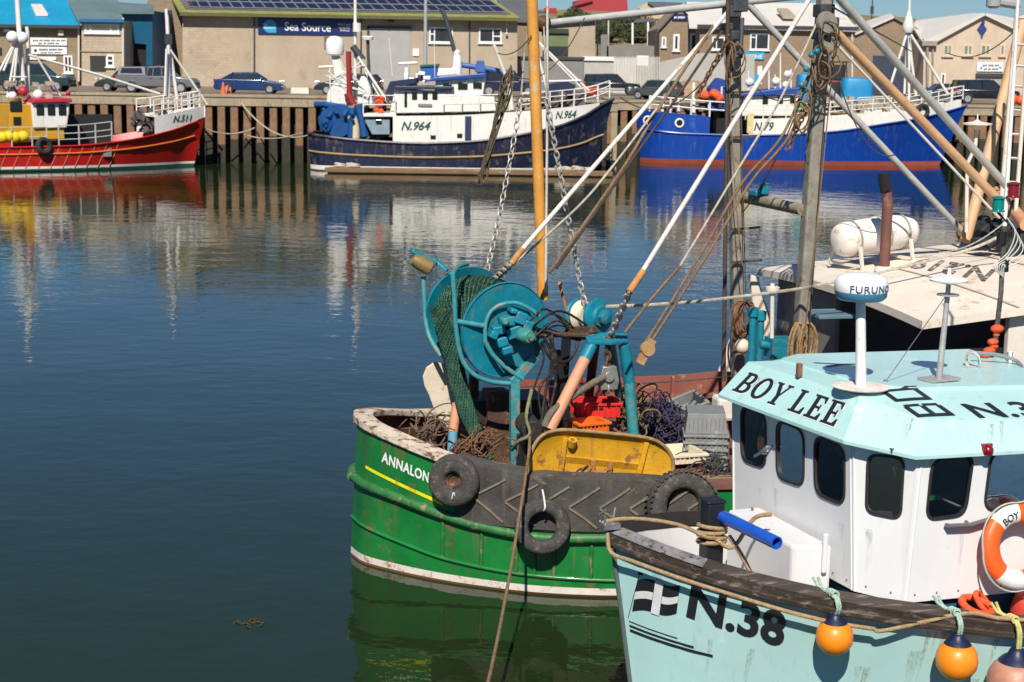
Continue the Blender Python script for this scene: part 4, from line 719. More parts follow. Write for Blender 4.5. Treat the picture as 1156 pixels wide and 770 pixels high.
# ------------------------------------------------ N.79, bright blue
O = PY(723, 180, 111); Bb = FB('bright blue trawler with a white bulwark and red waterline', Vector((O.x, 114.0, 0)), 0)
HB = Hull(23.2, [(0, 1.4), (.3, 2.0), (1, 2.5), (3, 2.8), (12, 2.85), (17, 2.5), (20, 1.6), (22, .6), (23.2, .02)], [(0, 1.2), (.3, 1.8), (1, 2.35), (3, 2.7), (12, 2.6), (17, 1.7), (20, .7), (22, .1), (23.2, .01)],
          [(0, 2.35), (3, 2.1), (7, 2.04), (13, 2.36), (17, 2.98), (19.6, 3.38), (22, 3.92), (23.2, 4.25)], rake0=.05, rake1=.40, w=4, p=1.1)
xb = lin(0, 21, 32) + lin(21.2, 23.2, 10); zB = HB.zs
blueh = M('bright_blue_hull', (.005, .052, .33), .3, .14, .8, bump=.08, bscale=3, wear=(.04, .10, .40), wamt=.2, wscale=1, streak=(.07, .075, .22), samt=.45, coat=.3)
hull_build(Bb, HB, [lambda x: -.5, lambda x: .30, lambda x: .30 + .35 * (zB(x) - .30), lambda x: .30 + .7 * (zB(x) - .30), zB], ([blueh, M('red_boot', (.36, .075, .045), .6, .2, 1.5)], [1, 0, 0, 0]), xb)
m = MB(); m.grid([[HB.pt(0, z, -1), HB.pt(0, z, 1)] for z in (-.5, .42, 1.2, zB(0))]); m.build('transom', blueh, Bb.t); deck_build(Bb, HB, lambda x: 1.6, gearm, xb[2:-8])
upper_shell(Bb, HB, [x for x in xb if x <= 5.2], zB, interp([(0, 3.6), (3, 3.4), (5.2, 3.2)]), blueh, 'stern_bulwark'); upper_shell(Bb, HB, [5.2, 5.8, 6.4, 7.0], zB, lambda x: 3.15, M('dark_recess', (.012, .011, .010)), 'trawl_opening', .3)  # solid near-black shell stands in for the shade inside the trawl opening
ztb = interp([(7, 3.12), (11, 3.30), (16, 3.70), (19, 3.92), (21, 4.3), (23.2, 4.75)]); xw = [x for x in xb if 7.0 <= x <= 22.95]; upper_shell(Bb, HB, xw, zB, ztb, wpaint, 'white_bulwark')
m = MB(); m.grid([[HB.pt(x, zB(x), -1) + Vector((0, .1, ztb(x) - zB(x) - .35)) for x in xw[:-4]], [HB.pt(x, zB(x), 1) + Vector((0, -.1, ztb(x) - zB(x) - .35)) for x in xw[:-4]]]); m.build('shelter_deck', gearm, Bb.t)
for sd in (-1,): 
    m = MB(); m.tube([HB.pt(x, zB(x) - .02, sd, .03) for x in xb], .07, 6); m.build('rubbing_strake', blueh, Bb.t, 50)
hull_text(Bb, HB, 'N.79', [(851, 147), (872, 147), (874, 138), (853, 138)], greenlet, .05)
m = MB(); p0_, p1_ = Bb.L(843, 150, -2.84), Bb.L(851, 128, -2.84); m.box((p0_ + p1_) / 2 + Vector((0, -.02, 0)), (abs(p1_.x - p0_.x), .06, abs(p1_.z - p0_.z))); m.build('yellow_panel', M('cream_yellow', (.66, .56, .25), .6), Bb.t)
for px, py in ((767, 139), (731, 136)):
    p = hull_hit_y(Bb, HB, px, py); m = MB(); m.torus(p + Vector((0, -.02, 0)), (0, 1, 0), .27, .07, 20, 8); pt_ = m.build('porthole', wpaint, Bb.t, 50); m = MB(); m.lathe([(0, 0), (.24, 0), (.24, .03), (0, .03)], p + Vector((0, -.0, 0)), (0, -1, 0), 18); m.build('porthole_glass', dwin, pt_)
w_ = Bb.house('wheelhouse', [(838, 131), (905, 131), (903, 108), (840, 108)], -1.7, 1.7, wpaint); Bb.house('wheelhouse_roof', [(834, 109), (898, 106), (906, 99), (880, 100), (836, 106)], -2, 2, M('royal_blue', (.010, .06, .30)))
for x0 in (861, 878, 892): Bb.win(w_, (x0, 109), (x0 + 6, 118), -1.73)
Bb.house('stern_house', [(800, 126), (836, 126), (834, 108), (826, 92), (812, 88), (802, 100)], -1.2, 1.2, M('mid_blue', (.012, .05, .26), .5, .2)); Bb.house('green_bin', [(899, 131), (909, 131), (909, 114), (899, 114)], -2.1, -1.4, M('green_bin', (.03, .20, .05), .5))
for q in (((800, 122), (812, 112)), ((814, 122), (822, 98))):
    m = MB(); a, b_ = Bb.L(*q[0], -1.3), Bb.L(*q[1], -1.3)
    m.tube([a, (a.x, a.y, b_.z), b_, (b_.x, b_.y, a.z)], .07, 6); m.build('ladder_frame', wpaint, Bb.t)
st = [Vector((HB.pt(x, zB(x), -1).x, HB.pt(x, zB(x), -1).y + .1, z)) for x, z in ((.6, 3.55), (2, 3.45), (4, 3.3), (6.8, 3.15))]; Bb.rail(st, 1.1, (.45, .95), 0, 1.2, None, .05)
for px, y0_, y1_ in ((783, 128, 93), (766, 128, 112), (748, 126, 110)): Bb.pole('stern_post', [(px, y0_), (px, y1_)], .15 if px == 783 else .11, wpaint, -2.2)
br = [Vector((HB.pt(x, zB(x), -1).x, HB.pt(x, zB(x), -1).y + .12, ztb(min(x, 22.9)) - .03)) for x in (7.2, 10, 13, 16, 18.5, 20.5, 22, 22.9)]; Bb.rail(br, .95, (.33, .66, 1), 0, 1.1, None, .035); Bb.rail([Vector((p.x, -p.y, p.z)) for p in br[3:]], .95, (.5, 1), 0, 1.3)
Bb.pole('foremast', [(1026, 118), (1026.5, 20), (1027, -10)], .10, wpaint, 0)
for q in ((1004, 100), (1034, 108), (1071, 108), (1021, 106)): Bb.pole('mast_leg', [(1025, 34), q], .10, wpaint, 0 if q[0] != 1021 else .8)
m = MB(); m.lathe([(.3, 0), (.45, .4), (.22, 1.1), (.1, 1.5), (0, 1.5)], Bb.L(1025, 37, 0), n=12); m.build('mast_head', wpaint, Bb.t, 40)
m = MB(); rnd = random.Random(12)
for i in range(46): m.box(Bb.L(930 + rnd.random() * 120, 112 + rnd.random() * 12, rnd.uniform(-1.6, 1)), (rnd.uniform(.2, .8), .5, rnd.uniform(.15, .5)), rot=Matrix.Rotation(rnd.uniform(-1, 1), 3, 'Y'))
m.build('foredeck_gear', M('pale_gear', (.42, .36, .28), .8, .6, 2), Bb.t); m = MB()
for px, py in ((792, 105), (796, 106), (806, 104), (809, 106), (812, 109)): m.ball(Bb.L(px, py + 2, -1.6), .34, 6)
m.build('orange_gear', orng, Bb.t); m = MB()
for i in range(30): m.box(Bb.L(748 + rnd.random() * 60, 116 + rnd.random() * 10, rnd.uniform(-1.6, 1)), (rnd.uniform(.2, .6), .4, rnd.uniform(.15, .4)))
m.build('stern_gear', M('mixed_gear', (.12, .10, .10)), Bb.t)
for px, y0_ in ((868, 74), (881, 60), (845, 80), (893, 78), (875, 84)): Bb.pole('roof_aerial', [(px, 106), (px, y0_)], .06, wpaint, -.3)
for px, py, r in ((889, 84, .28), (846, 93, .3), (876, 92, .3), (887, 96, .26)): m = MB(); m.ball(Bb.L(px, py, -.3), r, 8); m.build('radar_dome', wpaint, Bb.t, 50)
m = MB(); t4 = MB(); p = hull_hit_y(Bb, HB, 1041, 126); t4.torus(p + Vector((0, -.1, 0)), (.4, -1, 0), .42, .16, 20, 8); tag(t4.build('tyre', tyreb, None, 50), None); o = [q for q in COL.objects if q.name.startswith('tyre')][-1]; o.matrix_world = Bb.M; tag(o, 'black tyre hung on the bow of the bright blue trawler', 'tyre')
# ------------------------------------------------ N.511, red
rr_ = R(30); bw_ = PY(232, 187, 101); Lr_ = 19; O = Vector((bw_.x - Lr_ * math.cos(rr_), 101 - Lr_ * math.sin(rr_), 0)); C5 = FB('red trawler with an ochre deckhouse, white bow and N.511', O, rr_)
HC = Hull(Lr_, [(0, 1.8), (.5, 2.4), (2, 2.75), (8, 2.8), (13, 2.5), (16, 1.6), (18, .6), (Lr_, .02)], [(0, 1.6), (.5, 2.2), (2, 2.6), (8, 2.65), (13, 1.9), (16, .85), (17.8, .1), (Lr_, .01)], [(0, 1.7), (6, 1.45), (10, 1.5), (13, 1.75), (16, 2.25), (18, 2.75), (Lr_, 3.05)], rake1=.25, w=3, p=1.1)
xc = lin(0, 17, 26) + lin(17.2, Lr_, 10); zC = HC.zs; redh = M('red_hull', (.50, .014, .010), .32, .14, .8, bump=.08, bscale=3, wear=(.40, .10, .08), wamt=.16, wscale=1.2, streak=(.22, .03, .02), samt=.45, coat=.3)
hull_build(C5, HC, [lambda x: -.5, lambda x: .06, lambda x: .16, lambda x: .3, lambda x: .3 + .5 * (zC(x) - .3), zC], ([redh, wpaint, M('boot_green', (.02, .07, .05), .5)], [2, 2, 1, 0, 0]), xc); deck_build(C5, HC, lambda x: 1.0, gearm, xc[:-6])
for f_, mt in ((.62, M('orange_line', (.62, .16, .02), .5)), (.98, redh)):
    m = MB(); m.tube([HC.pt(x, .3 + f_ * (zC(x) - .3), -1, .02) for x in xc[:-3]], .06, 6); m.build('hull_line', mt, C5.t, 50)
for k in range(14):
    x = 3.2 + k * .72; m = MB(); m.tube([HC.pt(x - .35, .1, -1, .02), HC.pt(x, .9, -1, .02), HC.pt(x + .25, zC(x + .25), -1, .005)], .018, 4); m.build('fender_line', M('pink_line', (.55, .25, .22), .7), C5.t)
ztc = interp([(15.2, 3.15), (17, 3.4), (Lr_, 3.75)]); xw = [15.2, 15.6, 16, 16.5, 17] + [x for x in xc if x > 17]; upper_shell(C5, HC, xw, zC, ztc, wpaint, 'whaleback_side'); m = MB(); m.grid([[HC.pt(x, zC(x), -1) + Vector((0, .1, ztc(x) - zC(x) - .03)) for x in xw], [HC.pt(x, zC(x), 1) + Vector((0, -.1, ztc(x) - zC(x) - .03)) for x in xw]]); m.build('whaleback_deck', wpaint, C5.t)
hull_text(C5, HC, 'N.511', [(195, 138), (216, 136), (216.5, 129), (196, 131)], greenlet)
br = [Vector((HC.pt(x, zC(x), -1).x, HC.pt(x, zC(x), -1).y + .12, ztc(x) - .03)) for x in (15.2, 16, 17, 18, 18.7)]; C5.rail(br, 1.0, (.35, .7, 1), 0, .5, None, .035); C5.rail([Vector((p.x, -p.y, p.z)) for p in br], 1.0, (.5, 1), 0, .7)
C5.rail([HC.pt(x, zC(x), -1, -.1) for x in (9.2, 10.4, 11.4, 12.4)], 1.15, (.3, .6, 1), 0, 1.0, M('grey_rail', (.45, .44, .42), .5), .035); C5.rail([HC.pt(x, zC(x), -1, -.1) for x in (1.5, 4, 6.5, 8.5)], 1.1, (.5, 1), 0, 1.0, M('grey_rail', (.45, .44, .42)), .035)
och = M('ochre_paint', (.58, .30, .014), .5, .15, 1, streak=(.32, .15, .03), samt=.3, wear=(.35, .18, .05), wamt=.2, wscale=2)
dh = C5.house('deckhouse', [(9, 158), (73, 157), (72, 138), (36, 118), (12, 118)], -1.6, 1.4, och); C5.win(dh, (11, 114), (25, 126), -1.63); C5.win(dh, (15, 132), (24, 141), -1.63)
wv = C5.house('wheelhouse', [(38, 145), (75.5, 144), (79, 116), (35, 116)], -1.75, 1.5, wpaint); C5.house('wheelhouse_roof', [(36, 116.5), (82, 115.5), (81, 111), (38, 112)], -2.0, 1.8, M('roof_red', (.45, .02, .05), .5))
for x0 in (41, 53.5, 66): C5.win(wv, (x0, 118), (x0 + 9, 130), -1.78)
ye = M('yellow_bag', (.75, .50, .01), .6, .15, 2, bump=.4)
for i, px in enumerate((2, 9, 16, 25)): m = MB(); m.ball((0, 0, 0), .42, 7, 1.0, .8, .85); tag(m.build('yellow_bag', ye, None, 50, loc=C5.M @ (C5.L(px, 155 - (i % 2), -2.45))), 'yellow sack in a row on the rail of the red trawler', 'sack', 'yellow sacks on the red trawler')
m = MB(); p = hull_hit_y(C5, HC, 49, 165); m.torus(p + Vector((0, -.12, 0)), (.3, -1, .2), .38, .16, 20, 8); o = m.build('tyre', tyreb, None, 50); o.matrix_world = C5.M; tag(o, 'black tyre hung on the side of the red trawler below its deckhouse', 'tyre'); m = MB(); p = hull_hit_y(C5, HC, 121, 172); m.box(p, (.5, .12, .5)); m.build('freeing_port', M('grille', (.2, .2, .19)), C5.t)
# masts
C5.pole('mast', [(28, 116), (22, 40), (19, -10)], .16, wpaint, 0); C5.pole('mast', [(32, 110), (31, 36), (30, 30)], .12, wpaint, .4)
for q in ((-6, 90), (8, 110), (14, 112), (4, 80)): C5.pole('mast_leg', [(21, 40), q], .07, wpaint, -.5)
for px, py, r in ((14, 42, .36), (25, 43, .36), (43, 107, .3), (27, 108, .26), (14, 108, .26)): m = MB(); m.ball(C5.L(px, py, -.6), r, 9); m.build('radar_dome', M('dome_white', (.8, .8, .8)), C5.t, 50)
m = MB(); m = MB(); rnd = random.Random(31)
for i in range(26): m.box(C5.L(8 + rnd.random() * 48, 92 + rnd.random() * 22, rnd.uniform(-1, .6)), (rnd.uniform(.15, .5), .3, rnd.uniform(.1, .45)))
m.build('roof_gear', M('pale_gear', (.42, .36, .28)), C5.t); m = MB(); m.ball(C5.L(26, 103, -.8), .3, 7); m.ball(C5.L(77, 105, -.3), .15, 6); m.build('red_float', M('roof_red', (.45, .02, .05)), C5.t, 50)
C5.pole('rail_bar', [(12, 87), (30, 87)], .05, wpaint, -.8); C5.pole('boom', [(32, 62), (110, 84), (180, 106)], .08, wpaint, -.3); C5.pole('stay', [(40, 62), (68, 108)], .06, wpaint, -.6); C5.pole('bow_mast', [(190, 110), (190, 50), (188, 10)], .12, wpaint, 0); C5.pole('bow_mast', [(200, 112), (191, 48)], .11, wpaint, .3); C5.pole('bow_mast', [(186, 108), (188, 55)], .07, wpaint, -.4); C5.pole('stay', [(192, 56), (234, 118)], .07, wpaint, .0)
m = MB(); m.box(C5.L(190, 44, 0), (.4, .3, .6)); m.box(C5.L(191, 14, 0), (.3, .3, .25)); m.build('mast_lamps', M('dark_stack', (.05, .055, .07)), C5.t); m = MB(); rnd = random.Random(14)
for i in range(40): m.box(C5.L(150 + rnd.random() * 40, 122 + rnd.random() * 26, rnd.uniform(-1.2, .6)), (rnd.uniform(.15, .5), .3, rnd.uniform(.1, .4)), rot=Matrix.Rotation(rnd.uniform(-1, 1), 3, 'Y'))
m.build('deck_gear', M('mixed_gear', (.12, .10, .10)), C5.t); m = MB(); m.box(C5.L(98, 146, .3), (3.0, .6, 1.8)); m.build('dark_gantry', M('black_gear_', (.015, .015, .017)), C5.t)
# mooring lines along the quay
def mline(a, b, s_, lab):
    m = MB(); m.tube(sagline(a, b, s_), .045, 5); tag(m.build('mooring_line', rope_f, None, 60), lab, 'rope', 'mooring lines at the far quay')
mline(PY(272, 116, 103.8), A.M @ A.L(350, 152, -1.5), .9, 'pale mooring line from the quay to the stern of the navy trawler'); mline(C5.M @ HC.pt(18.6, 2.6, 1), PY(288, 144, 103.8), .5, 'pale mooring line from the bow of the red trawler to the piles')
mline(PY(340, 150, 98), PY(276, 152, 103.8), .3, 'brown mooring line low along the piles behind the navy stern')
FAR_NAVY, FAR_BLUE, FAR_RED = A.t, Bb.t, C5.t
# ================================================================ near boat N.38
o_ = PZ(690, 600, 2.3)
B38 = thing('fishing_boat', 'pale turquoise fishing boat with a white wheelhouse and N.38 on its bow', 'fishing boat', (o_.x, o_.y, 0), R(20), 'fishing boats in the harbour')
M38 = Matrix.Translation((o_.x, o_.y, 0)) @ Matrix.Rotation(R(20), 4, 'Z'); I38 = M38.inverted()
def frame_pick(I, px, py, axis, val):
    p0 = I @ CC; p1 = I @ (CC + ray(px, py)); d = p1 - p0
    return p0 + d * ((val - p0[axis]) / d[axis])
def L38(px, py, axis, val): return frame_pick(I38, px, py, axis, val)
aqua = M('aqua_paint', (.45, .70, .68), .34, .07, 1.2, wear=(.62, .78, .74), wamt=.2, wscale=3, streak=(.36, .54, .47), samt=.42, coat=.2, bump=.10, bscale=2.2)
white38 = M('white_gelcoat', (.70, .70, .70), .35, .05, 1.5, wear=(.56, .50, .42), wamt=.22, wscale=5, streak=(.62, .54, .42), samt=.36, coat=.15, bump=.12, bscale=2.4)
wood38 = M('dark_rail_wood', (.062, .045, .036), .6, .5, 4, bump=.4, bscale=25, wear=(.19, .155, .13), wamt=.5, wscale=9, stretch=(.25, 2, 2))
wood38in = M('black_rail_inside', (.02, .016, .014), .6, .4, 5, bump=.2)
steel = M('bare_steel', (.42, .42, .42), .38, .25, 8, metal=.8, wear=(.2, .12, .08), wamt=.25, wscale=12)
black = M('black_paint', (.012, .013, .015), .45, .3, 6)
rubber = M('black_rubber', (.018, .018, .019), .6, .4, 8, bump=.15)
rope_tan = M('tan_rope', (.42, .29, .15), .9, .35, 22, bump=.9, bscale=90)
rope_green = M('pale_green_rope', (.42, .58, .48), .85, .35, 30, bump=.9, bscale=90)
bluecoam = M('blue_coaming', (.03, .10, .17), .5, .3, 3)
deckgrey = M('grey_deck', (.34, .33, .31), .8, .3, 4, bump=.2, wear=(.18, .15, .12), wamt=.4)
def glassmat(name, tint=(.35, .38, .4), back=None):
    m = bpy.data.materials.new(name); m.use_nodes = True; N = m.node_tree.nodes; L = m.node_tree.links
    N.remove(N['Principled BSDF']); out = N['Material Output']
    t = N.new('ShaderNodeBsdfTransparent'); t.inputs[0].default_value = (*tint, 1); g = N.new('ShaderNodeBsdfGlossy'); g.inputs['Roughness'].default_value = .03
    fr = N.new('ShaderNodeFresnel'); fr.inputs[0].default_value = 1.75
    nz = N.new('ShaderNodeTexNoise'); nz.inputs['Scale'].default_value = 1.4; bp = N.new('ShaderNodeBump'); bp.inputs['Strength'].default_value = .06; bp.inputs['Distance'].default_value = .02
    L.new(nz.outputs[0], bp.inputs['Height']); L.new(bp.outputs[0], g.inputs['Normal'])
    mx = N.new('ShaderNodeMixShader'); L.new(fr.outputs[0], mx.inputs[0]); L.new(t.outputs[0], mx.inputs[1]); L.new(g.outputs[0], mx.inputs[2]); L.new(mx.outputs[0], out.inputs[0])
    return m
glass38 = glassmat('window_glass', (.55, .58, .6))
H38 = Hull(9.5, [(0, .02), (.2, .40), (.5, .76), (.85, 1.02), (1.26, 1.27), (1.8, 1.46), (2.35, 1.63), (3, 1.80), (4.5, 1.92), (8, 1.85), (9.5, 1.7)],
           [(0, .01), (.5, .28), (1.26, .66), (2.35, 1.12), (3.5, 1.5), (5, 1.75), (9.5, 1.65)],
           [(0, 2.32), (.5, 2.19), (.85, 2.11), (1.26, 2.03), (1.8, 1.93), (2.35, 1.85), (3, 1.76), (5, 1.6), (9.5, 1.55)], rake0=.16, p=1.15, w=1.2)
xs38 = [0, .03, .08, .15, .25, .4, .6, .8, 1, 1.25, 1.5, 1.8, 2.1, 2.4, 2.8, 3.2, 3.7, 4.3, 5, 6, 7, 8, 9, 9.5]
zs38 = H38.zs
mb = MB(); lv = [lambda x, t=t: -.5 + (zs38(x) - .02 + .5) * t for t in lin(0, 1, 13)]
H38.shell(mb, xs38, lv); mb.quad(*[H38.pt(9.5, f(9.5), sd) for sd, fs in ((-1, lv), (1, lv[::-1])) for f in fs])
mb.build('hull', aqua, B38, 50)
mb = MB()
for sd in (-1, 1):
    q = [x for x in xs38 if x >= .15]
    mb.grid([[H38.pt(x, 1.35, sd, -.1) for x in q], [H38.pt(x, zs38(x) - .03, sd, -.1) for x in q]])
mb.build('bulwark_lining', white38, B38, 50)
mb = MB(); q = [x for x in xs38 if x >= .15]; mb.grid([[H38.pt(x, 1.36, -1, -.06) for x in q], [H38.pt(x, 1.36, 1, -.06) for x in q]]); mb.build('deck', deckgrey, B38)
mb = MB(); H38.rail(mb, xs38, zs38, .05, .11, .13, (-1,)); mb.build('gunwale', wood38, B38, 40, bevel=.012)
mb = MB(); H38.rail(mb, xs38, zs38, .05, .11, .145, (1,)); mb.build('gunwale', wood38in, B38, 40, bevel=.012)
mb = MB()   # strake halfway on the near rail, and stem strap
H38.rail(mb, xs38[1:], lambda x: zs38(x) - .075, .078, 0, .05, (-1,)); mb.build('rubbing_strake', wood38, B38, 40, bevel=.012)
mb = MB(); mb.tube([H38.pt(0, z, -1) + Vector((-.012, 0, 0)) for z in lin(-.3, 2.16, 10)], .022, 8); mb.build('stem_bar', M('stem_bar', (.10, .13, .13), .4, .3), B38, 40)
mb = MB(); mb.grid([[H38.pt(x, zs38(x), -1, a) + Vector((0, 0, .006)) for x in (0.02, .08, .16, .26, .4, .52)] for a in (.06, 0.0, -.09)])
mb.build('bow_strap', M('bow_strap', (.42, .40, .38), .45, .45, 9, metal=.5, wear=(.12, .08, .06), wamt=.55, wscale=14), B38, 40)
# bow chain plate and bits on the stem head
mb = MB(); mb.box((-.02, 0, 2.36), (.16, .14, .05)); mb.tube([(-.07, -.05, 2.33), (-.09, -.05, 2.47)], .011, 6); mb.tube([(.03, .05, 2.36), (.06, .06, 2.5)], .011, 6); mb.tube([(-.07, .06, 2.33), (-.1, .05, 2.45), (-.04, .02, 2.5)], .01, 6)
mb.build('stemhead_fitting', steel, B38, 40)
# samson post
mb = MB(); mb.box((1.0, 0.02, 1.92), (.17, .17, 1.14)); mb.box((1.0, .02, 2.5), (.19, .19, .03)); mb.build('mooring_post', black, B38, bevel=.02)
# anchor windlass, white
wl = MB(); wl.box((.72, .18, 1.62), (.36, .4, .5)); wl.prism([(.5, -.06, 1.9), (.74, -.06, 1.9), (.66, -.06, 2.04), (.58, -.06, 2.04)], (0, .3, 0)); wl.lathe([(.1, 0), (.16, .02), (.1, .08), (.1, .16), (.16, .22), (.1, .24)], (.72, -.25, 1.85), (0, 1, 0)); wl.build('anchor_windlass', white38, B38, 40, bevel=.02)
# ------------------------------------------------ wheelhouse
YC = .1
def W3(n): return Vector(n)
zr, zb_ = 3.22, 1.86
_a=L38(825.5,452,0,1.9); _b=L38(828,572,0,1.84)
top = [(1.90, _a.y + .03*(0)), (1.90, -.80), (2.22, -1.33), (4.5, -1.33), (4.5, 1.5), (2.22, 1.5)]
bot = [(1.84, _b.y), (1.84, -1.04), (2.08, -1.42), (4.5, -1.40), (4.5, 1.6), (2.08, 1.6)]
WL = [[Vector((*bot[i], zb_)), Vector((*bot[(i + 1) % 6], zb_)), Vector((*top[(i + 1) % 6], zr)), Vector((*top[i], zr))] for i in range(6)]
WL[0][1].z = WL[1][0].z = L38(965,668,0,1.84).z; WL[1][1].z = WL[2][0].z = L38(1017,680,0,2.08).z; WL[2][1].z = L38(1120,660,0,3.1).z - .06; print('base', [tuple(round(c,2) for c in w[0]) for w in WL], _a, _b)
def rrect(pts, r=.28, k=5):
    """rounded quad from four 3D corners"""
    out = []
    for i in range(4):
        p = pts[i]; a = pts[i - 1]; b = pts[(i + 1) % 4]; m = min((a - p).length, (b - p).length) * r
        pa = p + (a - p).normalized() * m; pb = p + (b - p).normalized() * m
        for j in range(k + 1):
            t = j / k; out.append(pa * (1 - t) ** 2 + p * 2 * t * (1 - t) + pb * t * t)
    return out
def wallhit(w, px, py):
    n = (w[1] - w[0]).cross(w[3] - w[0]).normalized(); p0 = I38 @ CC; d = (I38 @ (CC + ray(px, py))) - p0
    return p0 + d * ((w[0] - p0).dot(n) / d.dot(n))
def window_poly(w, pxs): return rrect([wallhit(w, *p) for p in pxs])
wins = {0: [[(837, 458), (865, 468), (865, 529), (838, 519)], [(877, 474), (908, 486), (908, 550), (878, 539)], [(920, 491), (954, 506), (954, 571), (921, 557)]],
        1: [[(980, 513), (1021, 517), (1017, 586), (978, 578)]],
        2: [[(1052, 520), (1099, 513), (1089, 581), (1045, 587)], [(1119, 510), (1168, 502), (1161, 571), (1110, 577)]]}
def holed_wall(mb, w, polys):
    bm = bmesh.new(); es = []
    for loop in [w] + polys:
        vs = [bm.verts.new(p) for p in loop]
        for i in range(len(vs)): es.append(bm.edges.new((vs[i], vs[(i + 1) % len(vs)])))
    bmesh.ops.triangle_fill(bm, edges=es, use_beauty=True)
    bm.verts.index_update(); mb.add([v.co.copy() for v in bm.verts], [[v.index for v in f.verts] for f in bm.faces]); bm.free()
mb = MB(); WP = {}
for i in range(6):
    polys = [window_poly(WL[i], q) for q in wins.get(i, [])]
    if i == 5: polys = []
    if i == 4 or i == 3:   # far side and after wall: openings opposite
        a, b, c, d = WL[i]; f = lambda u, v: (a.lerp(b, u)).lerp(d.lerp(c, u), v)
        polys = [rrect([f(u, .45), f(u + .2, .45), f(u + .2, .88), f(u, .88)]) for u in (.06, .30, .54, .76)]
    WP[i] = polys; holed_wall(mb, WL[i], polys)
wh = mb.build('wheelhouse', white38, B38)
mb = MB()   # dark interior: floor, console, chair, ceiling lining
mb.bb((1.95, -1.2, 1.7), (4.4, 1.4, 1.74)); mb.bb((2.2, -.9, 1.74), (2.62, 1.2, 2.42)); mb.prism([(2.2, -.9, 2.42), (2.62, -.9, 2.42), (2.5, -.9, 2.58)], (0, 2.1, 0))
mb.bb((3.3, -.7, 1.74), (3.75, -.25, 2.3)); mb.bb((3.7, -.7, 2.3), (3.8, -.25, 2.8)); mb.bb((2.3, -.5, 2.42), (2.5, -.2, 2.7)); mb.bb((2.3, .3, 2.42), (2.5, .75, 2.75)); mb.bb((2.0, -1.25, 3.16), (4.45, 1.42, 3.2))
mb.build('helm_interior', M('helm_interior', (.10, .095, .09), .6, .5, 1.2), wh)
for i in (0, 1, 2):   # seams, bolts and a rubbing bead on the wheelhouse plating
    a, b_, c_, d_ = WL[i]; n = (b_ - a).cross(d_ - a).normalized(); n = -n if n.dot(a - Vector((3, YC, 2.5))) < 0 else n
    f = lambda u, v: a.lerp(b_, u).lerp(d_.lerp(c_, u), v) + n * .004
    m = MB(); L_ = (b_ - a).length
    for u in ((.015, .985) if i < 2 else (.015,)): m.tube([f(u, .0), f(u, 1)], .007, 5)
    m.tube([f(0, .985), f(1, .985)], .012, 5)
    m.build('weld_seam', white38, wh, 60)
    m = MB(); nb_ = max(2, int(L_ / .22))
    for q in range(nb_): m.ball(f((q + .5) / nb_, .05), .009, 4)
    m.build('bolts', M('rusty_bolt', (.25, .15, .09), .7, .4, 20), wh, 60)
for i, polys in WP.items():
    w = WL[i]; n = (w[1] - w[0]).cross(w[3] - w[0]).normalized(); ctr = Vector((3, YC, 2.5))
    if n.dot(w[0] - ctr) < 0: n = -n
    for pl in polys:
        c = sum(pl, Vector()) / len(pl); m = MB(); k = len(pl)
        g = lambda s_, h: [c + (p - c) * s_ + (p - c).normalized() * 0 + n * h for p in pl]
        def off(dd, h): return [p + (p - c).normalized() * dd + n * h for p in pl]
        A, B_, C_, D_ = off(.015, 0.002), off(.013, .014), off(-.012, .014), off(-.014, -.02)
        for U, V in ((A, B_), (B_, C_), (C_, D_)):
            m.add(U + V, [(j, (j + 1) % k, k + (j + 1) % k, k + j) for j in range(k)])
        fr = m.build('window', rubber, B38, 40); fr.parent = wh
        m = MB(); m.add(off(-.005, -.008), [tuple(range(k))]); m.build('pane', glass38, wh)
# dark blue coaming strip under the wheelhouse (set back)
mb = MB(); ins = [(1.86, 1.1), (1.9, -1.0), (2.14, -1.36), (4.5, -1.34), (4.5, 1.5), (2.14, 1.5)]
mb.prism([(x, y, 1.37) for x, y in ins], (0, 0, .47)); mb.build('coaming', bluecoam, B38)
# low white trunk in front of the wheelhouse
mb = MB(); mb.prism([(1.46, -.62, 1.38), (1.68, -.70, 1.38), (1.80, -.72, 1.38), (1.80, .6, 1.38), (1.46, .6, 1.38)], (0, 0, .84)); mb.build('cabin_trunk', white38, B38, bevel=.03)
mb = MB(); mb.box((1.72, -.735, 2.16), (.05, .035, .36)); mb.build('trunk_step', white38, B38, bevel=.015)
# ------------------------------------------------ roof
rim = [(1.64, 1.22, 3.2), (1.77, -.86, 3.2), (2.12, -1.43, 3.17), (4.75, -1.45, 3.12), (4.75, 1.62, 3.12), (2.12, 1.66, 3.17)]
tp = [(1.92, 1.16, 3.52), (2.02, -.70, 3.54), (2.30, -1.30, 3.43), (4.6, -1.33, 3.34), (4.6, 1.45, 3.42), (2.30, 1.42, 3.46)]
cen = [(2.2, 1.0, 3.55), (2.3, -.45, 3.57), (2.55, -.64, 3.56), (4.5, -.70, 3.50), (4.5, 1.2, 3.50), (2.5, 1.22, 3.54)]
rim = [Vector(p) for p in rim]; tp = [Vector(p) for p in tp]; cen = [Vector(p) for p in cen]
mb = MB(); lowr = [p - Vector((0, 0, .03)) for p in rim]; inr = [Vector((3.2 + (p.x - 3.2) * .9, YC + (p.y - YC) * .9, 3.17)) for p in rim]
up = [p + Vector((0, 0, .02)) for p in cen]
for A, B_ in ((inr, lowr), (lowr, rim), (rim, tp), (tp, cen), (cen, up)):
    for i in range(6): mb.quad(A[i], A[(i + 1) % 6], B_[(i + 1) % 6], B_[i])
mb.quad(*up); mb.quad(*inr)
roof38 = mb.build('wheelhouse_roof', aqua, B38, bevel=.012)
